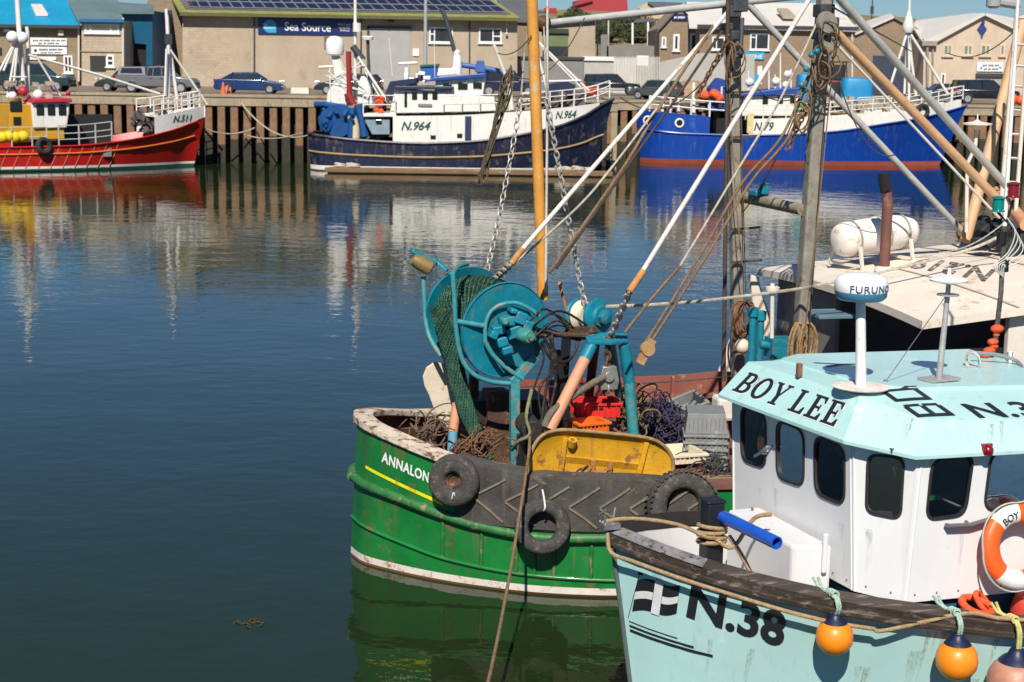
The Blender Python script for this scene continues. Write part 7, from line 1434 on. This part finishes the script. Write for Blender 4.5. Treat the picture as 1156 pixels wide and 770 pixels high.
# ------------------------------------------------ orange mast with its white halyard and chains
m = MB(); m.tube([LG(613, 338, 1, .6), LG(600, -12, 1, .6)], .075, 16); m.build('derrick_mast', M('orange_mast', (.66, .30, .05), .55, .25, 1.6, bump=.2, wear=(.55, .40, .22), wamt=.35, wscale=3.5, streak=(.42, .19, .05), samt=.35), BG, 60)
m = MB(); m.tube([LG(616, 330, 1, .5), LG(618, 120, 1, .5), LG(618, -10, 1, .5)], .019, 6); m.build('halyard', whiterod, BG, 60)
m = MB(); m.chain(LG(668, 378, 1, -.3), LG(655, 320, 1, -.1), .12, .011); m.chain(LG(655, 320, 1, -.1), LG(617, 112, 1, .3), .12, .011); m.build('lifting_chain', chainm, BG)
m = MB(); m.chain(LG(548, 312, 1, .6), LG(588, 112, 1, .9), .12, .0105, .12); m.build('lifting_chain', chainm, BG)
m = MB(); m.tube([LG(588, 112, 1, .9), LG(592, 60, 1, .9), LG(600, 20, 1, .8)], .012, 5); m.tube([LG(617, 112, 1, .3), LG(614, 30, 1, .4)], .012, 5); m.build('chain_pennant', ropepl, BG)
# old netting bunched into a thin hank below the derrick
m = MB(); rnd = random.Random(61); line = [(577, 76, .01), (573, 90, .09), (570, 104, .10), (566, 122, .075), (560, 142, .05), (555, 160, .045), (550, 180, .05), (546, 198, .075), (545, 206, .06)]
for k in range(17):
    a0 = rnd.uniform(0, 6.3); tw = rnd.uniform(-1.2, 1.2); sc_ = rnd.uniform(.25, 1.0)
    m.tube(smooth_pts([LG(px + rnd.gauss(0, .5), py + rnd.uniform(-3, 3), 1, 1.4) + Vector((math.cos(a0 + tw * i) * r * sc_, math.sin(a0 + tw * i) * r * sc_, 0)) for i, (px, py, r) in enumerate(line)][:rnd.choice((7, 8, 9, 9))], 4), rnd.uniform(.007, .013), 4)
m.build('hanging_net', M('drab_net', (.11, .085, .05), .95, .5, 10, bump=1.0, bscale=35), BG, 60)
# ------------------------------------------------ gantry posts and shelter
def post(name, p0, p1, w, d, mat_): m = MB(); m.beam(p0, p1, w, d, (1, 0, 0)); return m.build(name, mat_, BG, bevel=.03)
p1t, p1b = PY(827, -10, 23), PY(838, 420, 23); p2t, p2b = PY(932, -10, 21), PY(891, 440, 21)
tl = lambda p: IG @ p
post('gantry_post', tl(p1b) + Vector((0, 0, -1.2)), tl(p1t), .18, .17, galv); post('gantry_post', tl(p2b) + Vector((.08, 0, -1.2)), tl(p2t), .20, .18, galv)
post('gantry_post', tl(PY(905, 440, 21.2)) + Vector((0, 0, -.6)), tl(PY(938, -10, 21.2)), .05, .05, M('brown_steel', (.11, .075, .05), .6, .4, 6))
m = MB(); m.tube([tl(PY(838, 222, 23)), tl(PY(906, 237, 21.0))], [.085, .075], 12); g2 = m.build('gantry_crossbar', M('weathered_bar', (.30, .26, .19), .7, .35, 8, bump=.4, wear=(.14, .1, .06), wamt=.45), BG, 50)
m = MB(); m.box(tl(PY(856, 218, 22.4)), (.2, .3, .09)); m.box(tl(PY(863, 213, 22.2)), (.12, .1, .16)); m.build('crossbar_fitting', bpaint, g2, bevel=.02)
for px, py, Y in ((830, 105, 23), (833, 155, 23), (834, 258, 23), (836, 295, 23)):
    m = MB(); c = tl(PY(px, py, Y)); m.beam(c + Vector((-.18, -.12, 0)), c + Vector((.26, -.16, .03)), .03, .03); m.build('post_step', rustdk, BG)
m = MB(); m.tube([tl(PY(817, 430, 22.5)), tl(PY(821, 90, 22.5)), tl(PY(822, -10, 22.5))], .03, 6); m.build('wire_rope', M('dark_wire', (.07, .05, .035), .7, .4, 9), BG)
# boom running out to port from the gantry head
m = MB(); m.tube([tl(PY(612, 27, 21.5)), tl(PY(830, 3, 22.8)), tl(PY(960, -11, 23))], [.05, .056, .056], 12); m.build('derrick_boom', greyrod, BG, 50)
m = MB(); m.ball(tl(PY(613, 27, 21.4)), .11, 8); m.build('boom_sheave', rustdk, BG, 50)
m = MB()
for px, py, s_ in ((826, 13, .2), (833, 6, .22), (820, 30, .12), (823, 52, .13), (831, 62, .12), (828, 40, .16), (930, 12, .2), (937, 25, .15), (925, 40, .12)): m.box(tl(PY(px, py, 22.7 if px < 900 else 20.8)), (s_, .25, s_ * .8))
m.tube([tl(PY(838, 20, 22.6)), tl(PY(836, 60, 22.5)), tl(PY(826, 68, 22.5))], .035, 6); m.build('gantry_head', M('blackened_steel', (.05, .055, .06), .6, .5, 6, bump=.3), BG, bevel=.03)
def rod(name, a, b, r, mat_, Ya, Yb, bend=None):
    m = MB(); m.tube([tl(PY(*a, Ya)), tl(PY(*b, Yb))], r, 10); return m.build(name, mat_, BG, 50)
# long white rods that carry the warps
rod('towing_rod', (823, 12), (590, 281), .031, whiterod, 22.6, 20.2); rod('rod_socket', (590, 281), (577, 298), .042, rustor, 20.2, 20.1)
m = MB(); m.chain(tl(PY(577, 298, 20.1)), LG(556, 318, 1, .2), .12, .02); m.build('rod_chain', chainm, BG)
rod('towing_rod', (918, -8), (722, 312), .032, whiterod, 20.8, 19.6); rod('rod_socket', (726, 306), (710, 330), .045, rustor, 19.6, 19.4)
m = MB(); m.chain(tl(PY(711, 328, 19.4)), LG(689, 381, 1, -.9), .12, .02); m.build('rod_chain', chainm, BG)
# derrick stays crossing to the right
rod('stay_pole', (944, -6), (1138, 212), .056, greyrod, 20.6, 22.5); rod('stay_pole', (936, 28), (1125, 224), .064, ochre, 20.9, 22.5)
rod('stay_pole', (838, -2), (1086, 261), .048, greyrod, 22.8, 24.2); rod('stay_pole', (1156, 20), (1090, 272), .085, ochre, 25, 23.6)
rod('stay_wire', (935, 40), (1128, 246), .018, whiterod, 20.9, 22); rod('stay_wire', (940, 8), (1029, 58), .012, hose, 20.6, 40)
# warps: brown ropes from the gantry head
def ropes(name, pts, r, mat_):
    m = MB(); m.tube(smooth_pts([tl(PY(px, py, Y)) for px, py, Y in pts], 6), r, 6); return m.build(name, mat_, BG, 60)
ropes('warp', [(805, 30, 22.4), (742, 125, 21.5), (700, 195, 21), (620, 308, 20.4)], .021, ropebr); ropes('warp', [(815, 35, 22.4), (764, 110, 21.6), (711, 184, 21), (628, 303, 20.4)], .019, M('black_warp', (.05, .04, .035), .9, .4, 12, bump=.6))
ropes('warp', [(742, 122, 21.4), (690, 190, 21), (650, 236, 20.7), (572, 305, 20.3)], .017, ropepl)
ropes('warp', [(925, 20, 20.8), (882, 110, 20.4), (840, 180, 20.2), (768, 300, 19.8)], .015, ropepl); ropes('warp', [(768, 300, 19.8), (735, 338, 19.6), (705, 376, 19.4)], .018, ropebr)
ropes('warp', [(930, 60, 20.7), (893, 150, 20.4), (848, 205, 20.2), (800, 285, 20), (731, 392, 19.7)], .018, ropebr); ropes('warp', [(922, 60, 20.7), (885, 150, 20.4), (838, 206, 20.2), (792, 285, 20), (728, 388, 19.7)], .018, ropebr)
m = MB(); m.chain(tl(PY(934, 75, 20.6)), tl(PY(888, 170, 20.3)), .09, .012); m.build('gantry_chain', rustdk, BG); m = MB(); m.chain(tl(PY(824, 40, 22.4)), tl(PY(786, 110, 22.1)), .11, .014); m.build('gantry_chain', rustdk, BG)
m = MB(); c = tl(PY(731, 394, 19.7)); m.lathe([(0, -.04), (.09, -.04), (.1, 0), (.09, .04), (0, .04)], c, (.1, -1, .1), 16); m.beam(c + Vector((.06, 0, .12)), c + Vector((-.1, 0, -.18)), .06, .1); m.build('warp_block', M('tan_block', (.42, .24, .11), .6, .3, 8), BG, 50)
m = MB(); c = tl(PY(933, 26, 20.5)); m.lathe([(0, -.05), (.13, -.05), (.15, 0), (.13, .05), (0, .05)], c, (.1, -1, .1), 16); m.lathe([(0, -.05), (.1, -.05), (.12, 0), (.1, .05), (0, .05)], tl(PY(933, 30, 20.5)) + Vector((0, 0, -.3)), (.1, -1, .1), 16); m.build('gantry_block', galv, BG, 50)
# blue blocks strung down the rope beside the near post
m = MB()
for px, py in ((922, 58), (916, 62), (910, 78), (905, 96)): m.ball(tl(PY(px, py, 20.3)), .04, 6)
m.build('rope_floats', bpaint, BG, 50)
# mooring line from hauler across to the shelter roof
ropes('mooring_line', [(684, 346, 19.8), (735, 344, 20), (790, 340, 20.5), (850, 333, 21), (910, 325, 20.6), (928, 321, 20.4), (1000, 306, 20.8), (1090, 283, 21.5), (1130, 266, 21.5)], .022, ropepl)
# ------------------------------------------------ shelter / wheelhouse with the cream roof
SH = bpy.data.objects.new('shelter', None); COL.objects.link(SH); SH.parent = BG
def rz_(x, y): return 3.40 + .105 * (x - 6.4) + .10 * (1 - ((y + .4) / 2.7) ** 2)
m = MB(); X0, X1, Yn, Yf = 6.35, 11.5, -2.95, 2.15
gx, gy = lin(X0, X1, 10), lin(Yn, Yf, 12)
m.grid([[Vector((x + .05 * abs(y) * 0, y, rz_(x, y))) for y in gy] for x in gx]); m.grid([[Vector((x, y, rz_(x, y) - .10)) for y in gy] for x in gx])
for y in (Yn, Yf): m.grid([[Vector((x, y, rz_(x, y))) for x in gx], [Vector((x, y, rz_(x, y) - .10)) for x in gx]])
for x in (X0, X1): m.grid([[Vector((x, y, rz_(x, y))) for y in gy], [Vector((x, y, rz_(x, y) - .10)) for y in gy]])
m.build('shelter_roof', M('cream_roof', (.74, .66, .56), .6, .14, 1.2, bump=.15, wear=(.56, .40, .25), wamt=.42, wscale=2.2, streak=(.56, .44, .30), samt=.25), SH, 40)
m = MB()
for x in (7.6, 9.0, 10.3): m.grid([[Vector((x + d, y, rz_(x, y) + .012)) for y in gy] for d in (0, .05)])
m.build('roof_seam', M('roof_seam', (.50, .42, .34), .7, .2), SH)
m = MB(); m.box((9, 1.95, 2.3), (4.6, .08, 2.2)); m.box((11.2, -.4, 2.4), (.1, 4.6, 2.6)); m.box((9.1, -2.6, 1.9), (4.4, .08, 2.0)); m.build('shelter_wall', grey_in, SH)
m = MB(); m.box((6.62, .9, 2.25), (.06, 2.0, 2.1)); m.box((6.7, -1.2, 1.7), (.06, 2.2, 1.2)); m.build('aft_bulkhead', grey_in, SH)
m = MB(); m.box((7.3, -2.645, 2.2), (1.3, .02, 1.6)); m.box((9.0, -2.645, 2.3), (1.5, .02, 1.4)); m.build('open_side', dkvoid, SH)  # dark panels on the near wall, painting in the shelter's inner shade
m = MB(); m.prism([LG(*q, 1, 1.7) for q in ((847, 310), (857, 313), (860, 330), (879, 380), (862, 384), (851, 352))], (0, .1, 0)); m.prism([LG(*q, 1, 1.75) for q in ((828, 375), (832, 375), (830, 420), (812, 420))], (0, .08, 0)); m.build('shelter_frame', offwhite, SH, bevel=.015)
m = MB(); m.box(LG(1146, 400, 1, -2.75) , (.28, .1, 1.2)); m.build('door_post', offwhite, SH, bevel=.015)
m = MB(); m.box(LG(938, 358, 1, -.9) + Vector((.1, .2, 0)), (.55, .45, .05)); m.box(LG(938, 358, 1, -.9) + Vector((.1, .5, -.02)), (.5, .05, .1)); m.build('gutting_bench', M('blue_grey_bench', (.12, .20, .26), .5, .2), SH, bevel=.01)
m = MB(); m.tube([LG(872, 320, 1, .5), LG(871, 410, 1, .5)], .03, 8); m.lathe([(0, 0), (.1, 0), (.1, .05), (0, .06)], LG(872, 328, 1, .5), n=12); m.build('vent_pipe', offwhite, SH, 40)
# roof number, upside down from here
def onroof(px, py, lift=.012):
    p0 = IG @ CC; d = (IG @ (CC + ray(px, py))) - p0; z = 3.6
    for _ in range(12): p = p0 + d * ((z - p0.z) / d.z); z = rz_(p.x, p.y)
    return p + Vector((0, 0, lift))
Q = [onroof(*c) for c in ((1024, 302), (1112, 318), (1124, 306), (1040, 292))]
vs, fs, w_ = glyphs('N.219', 1, .02)
def rn(u, v): u = 1 - u / w_; v = 1 - v; p = (Q[0].lerp(Q[1], u)).lerp(Q[3].lerp(Q[2], u), v); p.z = rz_(p.x, p.y) + .014; return p
decal('registration_number', (vs, fs), rn, M('faded_lettering', (.10, .095, .09), .7, .4, 5, wear=(.62, .54, .45), wamt=.62, wscale=9), SH, .3)
# liferaft canister in its cradle
ra, rb_ = LG(944, 272, 1, .7), LG(1030, 259, 1, 1.15); rax = (rb_ - ra).normalized(); Lr = (rb_ - ra).length
lr = thing('liferaft', 'white liferaft canister in a cradle on the cream roof', 'liferaft', MG @ ((ra + rb_) / 2), AG)
o0 = (ra + rb_) / 2; m = MB(); hl = Lr / 2 - .03
m.lathe([(0, -hl), (.15, -hl + .01), (.22, -hl + .05), (.25, -hl + .13), (.258, -.02), (.275, -.02), (.275, .02), (.258, .02), (.25, hl - .13), (.22, hl - .05), (.15, hl - .01), (0, hl)], (0, 0, 0), rax, 28); m.build('canister', M('raft_white', (.78, .75, .70), .4, .08, 3, wear=(.50, .42, .32), wamt=.4, wscale=6, streak=(.55, .46, .34), samt=.35), lr, 40)
m = MB()
for t in (-.33, 0.06, .30): m.torus(rax * (Lr * t), rax, .264, .016, 28, 6)
m.build('strap', M('grey_strap', (.30, .28, .24), .7, .2), lr, 50)
m = MB(); zro = rz_(o0.x, o0.y) - o0.z
for t in (-.36, .3):
    c = rax * (Lr * t); s_ = rax.cross(Vector((0, 0, 1))).normalized()
    for q in (-1, 1): m.beam(c + s_ * (q * .27) + Vector((0, 0, -.08)), c + s_ * (q * .34) + Vector((0, 0, zro)), .04, .04)
    m.beam(c + s_ * .33 + Vector((0, 0, zro + .06)), c - s_ * .33 + Vector((0, 0, zro + .06)), .04, .04)
m.build('cradle', offwhite, lr)
# exhaust pipe
e = onroof(998, 306, 0); m = MB(); m.tube([e, e + Vector((0, 0, .95)), e + Vector((-.03, 0, 1.10))], .075, 14); ex = m.build('exhaust_pipe', M('rust_pipe', (.16, .065, .05), .7, .25, 5, bump=.2, wear=(.26, .13, .09), wamt=.3), SH, 40)
m = MB(); m.tube([e + Vector((-.03, 0, 1.10)), e + Vector((-.08, 0, 1.28)), e + Vector((-.08, 0, 1.36))], .078, 14); m.build('exhaust_tip', M('soot', (.008, .008, .008), .9, .2), ex, 40)
m = MB(); m.lathe([(.14, 0), (.13, .05), (.08, .07), (0, .07)], e, n=18); m.build('exhaust_collar', offwhite, ex, 40)
# clutter at the foot of the stay poles on the roof
k = onroof(1090, 272, 0); m = MB(); m.ball(k + Vector((0, 0, .12)), .15, 8, 1, 1, .9); m.tube([k + Vector((0, 0, -.05)), k + Vector((0, 0, .3))], .12, 12); m.build('pole_foot', rustor, SH, 50)
m = MB(); m.tube([onroof(1095, 272, .2), onroof(1132, 276, .25)], .07, 10); m.tube([onroof(1122, 272, .75), onroof(1156, 290, .45)], .09, 10); m.build('pole_brace', salmon, SH, 50)
m = MB(); rnd = random.Random(21)
for i in range(26): m.box(onroof(1100 + rnd.random() * 56, 268 + rnd.random() * 22, .12 + .12 * rnd.random()), (.25 * rnd.uniform(.5, 1.3), .25, .22 * rnd.uniform(.4, 1.3)), rot=Matrix.Rotation(rnd.uniform(-1, 1), 3, 'Y'))
m.build('deck_gear', M('black_gear', (.02, .02, .022), .7, .5, 8), SH, bevel=.03)
m = MB(); a = tl(PY(1091, 262, 23.4)); b = tl(PY(1103, 168, 23.4)); m.tube([a, tl(PY(1092, 185, 23.4)), tl(PY(1101, 166, 23.4)), tl(PY(1103, 146, 23.4))], .028, 8); m.lathe([(.03, -.06), (.12, 0), (.215, .015), (.215, .035), (.06, .06), (.012, .09), (.01, .17), (0, .17)], tl(PY(1103, 142, 23.4)), n=20); m.build('disc_aerial', offwhite, SH, 40)
# white ladder mast at the right
m = MB(); l0, l1, r0, r1 = (1129, 245), (1150, -10), (1145, 262), (1165, -10)
m.tube([tl(PY(*l0, 23)), tl(PY(*l1, 23))], .035, 8); m.tube([tl(PY(*r0, 22.8)), tl(PY(*r1, 22.8))], .03, 8)
for py in (20, 50, 74, 97, 124, 151, 178, 205):
    f = (py - l0[1]) / (l1[1] - l0[1]); g = (py - r0[1]) / (r1[1] - r0[1]); m.tube([tl(PY(l0[0] + (l1[0] - l0[0]) * f, py, 23)), tl(PY(r0[0] + (r1[0] - r0[0]) * g, py + 1, 22.8))], .02, 6)
m.build('ladder_mast', offwhite, SH, 50)
m = MB(); c = tl(PY(1143, 6, 23)); m.tube([c + Vector((-.35, 0, .05)), c + Vector((.1, 0, 0))], .06, 8); m.lathe([(.05, 0), (.1, .03), (.1, .16), (0, .17)], c + Vector((-.3, 0, -.05)), n=12); m.build('mast_lamp', M('lamp_grey', (.35, .36, .36), .5, .2), SH, 40)
# blue hydraulic bollards, coils and float between the posts
m = MB()
for px, py in ((850, 357), (859, 361)): c = LG(px, py, 1, .9); m.lathe([(.05, -.75), (.05, -.02), (.075, 0), (.075, .12), (.05, .13), (0, .13)], c + Vector((0, 0, .0)), n=14)
c = LG(880, 392, 1, .5); m.box(c, (.34, .3, .28)); m.tube([c + Vector((-.3, 0, .05)), c], .06, 10); m.build('hydraulic_valve', bpaint, BG, 40)
def coil(px, py, y, w, h, mat_, nm, seed):
    rnd = random.Random(seed); m = MB(); c = LG(px, py, 1, y)
    for k in range(9):
        w2, h2 = w * rnd.uniform(.6, 1.1), h * rnd.uniform(.8, 1.1); d = rnd.uniform(-.08, .08); pts = [c + Vector((math.cos(q) * w2 + d, -.1 - .08 * rnd.random(), math.sin(q) * h2 - h2 * .9)) for q in [2 * math.pi * j / 14 for j in range(14)]]
        m.tube(pts, .016, 5, closed=True)
    return WG(m.build(nm, mat_, None, 60), *{'coil_a': ('rope coil hung on the thinner gantry post above the blue valves', 'rope coil')}.get(nm, ()))
o = coil(837, 340, 1.35, .13, .28, M('brown_coil', (.22, .11, .05), .95, .4, 14, bump=.8), 'rope_coil', 1); tag(o, 'brown and pale rope coil hung on the thinner gantry post', 'rope coil', 'rope coils on the gantry')
o = coil(902, 365, -.75, .12, .3, M('tan_coil', (.33, .20, .09), .95, .4, 14, bump=.8), 'rope_coil', 2); tag(o, 'tan rope coil hung on the thicker gantry post', 'rope coil', 'rope coils on the gantry')
m = MB(); m.ball(LG(838, 391, 1, 1.1), .11, 10); WG(m.build('net_float', M('cream_float', (.70, .58, .46), .6, .15), None, 60), 'cream ball float tied at the foot of the thinner gantry post', 'float')
# brown mooring rope from the bulwark to the water, towards the camera
m = MB(); m.tube(smooth_pts([LG(598, 492, 1, -1.9), LG(597, 512, 1, -2.2), PY(590, 560, 18.3) and tl(PY(590, 560, 18.25)), tl(PY(577, 640, 16.9)), tl(PY(562, 720, 15.4)), tl(PY(550, 775, 14.3))], 5), .019, 7); WG(m.build('mooring_rope', ropebr, None, 60), 'brown mooring rope dropping from the green side towards the camera', 'rope')
m = MB(); m.tube(smooth_pts([LG(600, 440, 1, -1.2), LG(594, 470, 1, -1.5), LG(598, 490, 1, -1.9), LG(586, 498, 1, -1.9), LG(578, 508, 1, -1.6)], 5), .022, 6); WG(m.build('rope_end', M('olive_rope', (.20, .19, .09), .9, .4, 14, bump=.6), None, 60), 'olive rope end looped over the green bulwark beside the yellow trawl door', 'rope')

# finer running rigging, loose ends and tangled wire round the gantry
rnd = random.Random(55); wirem = M('dark_wire', (.07, .05, .035))
for a, b, Ya, Yb, sg, mt in (((835, 10), (842, 330), 22.7, 22.6, .15, wirem), ((820, 20), (838, 300), 22.6, 22.4, .3, ropebr), ((940, 0), (912, 395), 20.9, 20.6, .1, wirem), ((945, 20), (908, 380), 20.9, 20.5, .25, ropebr), ((934, 30), (838, 240), 20.8, 22.6, .3, wirem), ((600, 40), (562, 60), 21.2, 21.4, .1, wirem), ((660, 20), (575, 82), 21.5, 21.3, .35, wirem), ((830, 40), (700, 110), 22.5, 21.6, .5, wirem), ((925, 90), (850, 95), 20.6, 22.6, .25, wirem), ((938, 60), (1010, 175), 20.9, 21.5, .4, wirem), ((1150, 30), (1070, 60), 23, 24, .2, wirem), ((1135, 250), (1060, 285), 22, 21.8, .1, ropepl)):
    m = MB(); m.tube(sagline(tl(PY(*a, Ya)), tl(PY(*b, Yb)), sg, 12), .009, 4); m.build('rigging_line', mt, BG, 60)
for px, py, Y in ((826, 60, 22.4), (934, 45, 20.5), (928, 80, 20.5), (905, 130, 20.4)):
    m = MB()
    for k in range(3):
        c = tl(PY(px + rnd.uniform(-6, 6), py + rnd.uniform(-10, 10), Y)); w = rnd.uniform(.06, .16); h = rnd.uniform(.12, .32); m.tube([c + Vector((math.cos(q) * w, -.08 - .05 * math.sin(2 * q + k), math.sin(q) * h)) for q in [2 * math.pi * j / 12 for j in range(12)]], .011, 4, closed=True)
    m.build('tangled_rope', ropebr if py != 45 else wirem, BG, 60)
# ================================================================ rust runs, scrapes and salt on the paintwork
def runmat(name, col, top=.75):
    m = bpy.data.materials.new(name); m.use_nodes = True; N = m.node_tree.nodes; L = m.node_tree.links; b = N['Principled BSDF']; b.inputs['Base Color'].default_value = (*col, 1); b.inputs['Roughness'].default_value = .8
    t = N.new('ShaderNodeBsdfTransparent'); mx = N.new('ShaderNodeMixShader'); tc = N.new('ShaderNodeTexCoord'); sp = N.new('ShaderNodeSeparateXYZ'); L.new(tc.outputs['Generated'], sp.inputs[0])
    mp = N.new('ShaderNodeMapping'); L.new(tc.outputs['Object'], mp.inputs['Vector']); mp.inputs['Scale'].default_value = (90, 90, 2.5)
    n = N.new('ShaderNodeTexNoise'); n.inputs['Scale'].default_value = 1; n.inputs['Detail'].default_value = 4; L.new(mp.outputs[0], n.inputs['Vector'])
    r = N.new('ShaderNodeMapRange'); r.inputs[1].default_value = .36; r.inputs[2].default_value = .68; r.inputs[3].default_value = 0; r.inputs[4].default_value = top; L.new(n.outputs[0], r.inputs[0])
    p = N.new('ShaderNodeMath'); p.operation = 'POWER'; L.new(sp.outputs['Z'], p.inputs[0]); p.inputs[1].default_value = .8
    k = N.new('ShaderNodeMath'); k.operation = 'MULTIPLY'; L.new(p.outputs[0], k.inputs[0]); L.new(r.outputs[0], k.inputs[1])
    L.new(k.outputs[0], mx.inputs[0]); L.new(t.outputs[0], mx.inputs[1]); L.new(b.outputs[0], mx.inputs[2]); L.new(mx.outputs[0], N['Material Output'].inputs[0]); return m
rust_run = runmat('rust_run', (.26, .12, .05), .5); grime_run = runmat('grime_run', (.30, .26, .21), .30); scrape = runmat('scrape', (.20, .19, .17), .9)
rnd = random.Random(17)
def hull_runs(H, parent, n, x0, x1, zf, lmin, lmax, w, mats, off=.006):
    for k in range(n):
        x = rnd.uniform(x0, x1); zt = zf(x) * rnd.choice((1, 1, .75)); zb = max(.05, zt - rnd.uniform(lmin, lmax)); ww = w * rnd.uniform(.5, 1.5); sl = rnd.uniform(-.02, .02)
        m = MB(); zz = lin(zb, zt, 6); m.grid([[H.pt(x - ww / 2 * (.35 + .65 * (z - zb) / (zt - zb)) + sl, z, -1, off) for z in zz], [H.pt(x + ww / 2 * (.35 + .65 * (z - zb) / (zt - zb)) + sl, z, -1, off) for z in zz]]); m.build('rust_run', rnd.choice(mats), parent)
faint = runmat('faint_run', (.30, .30, .22), .4); hull_runs(H38, B38, 14, .15, 4.2, lambda x: zs38(x) - .19, .15, .6, .05, [faint, faint, rust_run], .0035); hull_runs(H38, B38, 4, 1.9, 3.4, lambda x: zs38(x) - .4, .2, .4, .10, [faint], .0035)
hull_runs(HG, BG, 20, .1, 5, lambda x: zrub(x) - .06, .1, .5, .07, [rust_run, grime_run], .008); hull_runs(HG, BG, 10, .05, 1.2, lambda x: zg(x) - .1, .15, .5, .06, [rust_run, grime_run], .008)
hull_runs(HA, FAR_NAVY, 34, .5, 17, lambda x: za(x) - .08, .4, 1.5, .16, [rust_run, rust_run, grime_run, scrape], .02); hull_runs(HB, FAR_BLUE, 22, .5, 21, lambda x: zB(x) - .08, .4, 1.4, .14, [rust_run, grime_run, scrape], .02); hull_runs(HC, FAR_RED, 18, 4, 17.5, lambda x: zC(x) - .1, .3, 1.1, .12, [rust_run, grime_run], .02)
for i in (0, 1, 2):
    a, b_, c_, d_ = WL[i]; n = (b_ - a).cross(d_ - a).normalized(); n = -n if n.dot(a - Vector((3, YC, 2.5))) < 0 else n; L_ = (b_ - a).length
    for k in range((7, 3, 7)[i]):
        u = rnd.uniform(.03, .97) if i < 2 else rnd.uniform(.01, .62); v1 = rnd.choice((.42, .40, .97, .12, .2)); v0 = max(.01, v1 - rnd.uniform(.08, .32)); w_ = rnd.uniform(.012, .045) / L_
        f = lambda uu, v: a.lerp(b_, uu).lerp(d_.lerp(c_, uu), v) + n * .0035
        m = MB(); m.quad(f(u - w_ * .4, v0), f(u + w_ * .4, v0), f(u + w_, v1), f(u - w_, v1)); m.build('rust_run', rnd.choice((rust_run, grime_run, grime_run)), wh)
for A0, B0, C0, D0, n_ in ((rim[0], rim[1], tp[1], tp[0], 9), (rim[1], rim[2], tp[2], tp[1], 5), (rim[2], rim[3], tp[3], tp[2], 9)):
    nn = (B0 - A0).cross(D0 - A0).normalized(); nn = -nn if nn.z < 0 else nn
    for k in range(n_):
        u = rnd.uniform(.04, .96); w_ = rnd.uniform(.01, .035) / (B0 - A0).length; v1 = rnd.uniform(.7, 1.0); v0 = rnd.uniform(.0, .4); f = lambda uu, v: A0.lerp(B0, uu).lerp(D0.lerp(C0, uu), v) + nn * .003
        m = MB(); m.quad(f(u - w_ * .5, v0), f(u + w_ * .5, v0), f(u + w_, v1), f(u - w_, v1)); m.build('rust_run', rnd.choice((grime_run, grime_run, rust_run)), roof38)
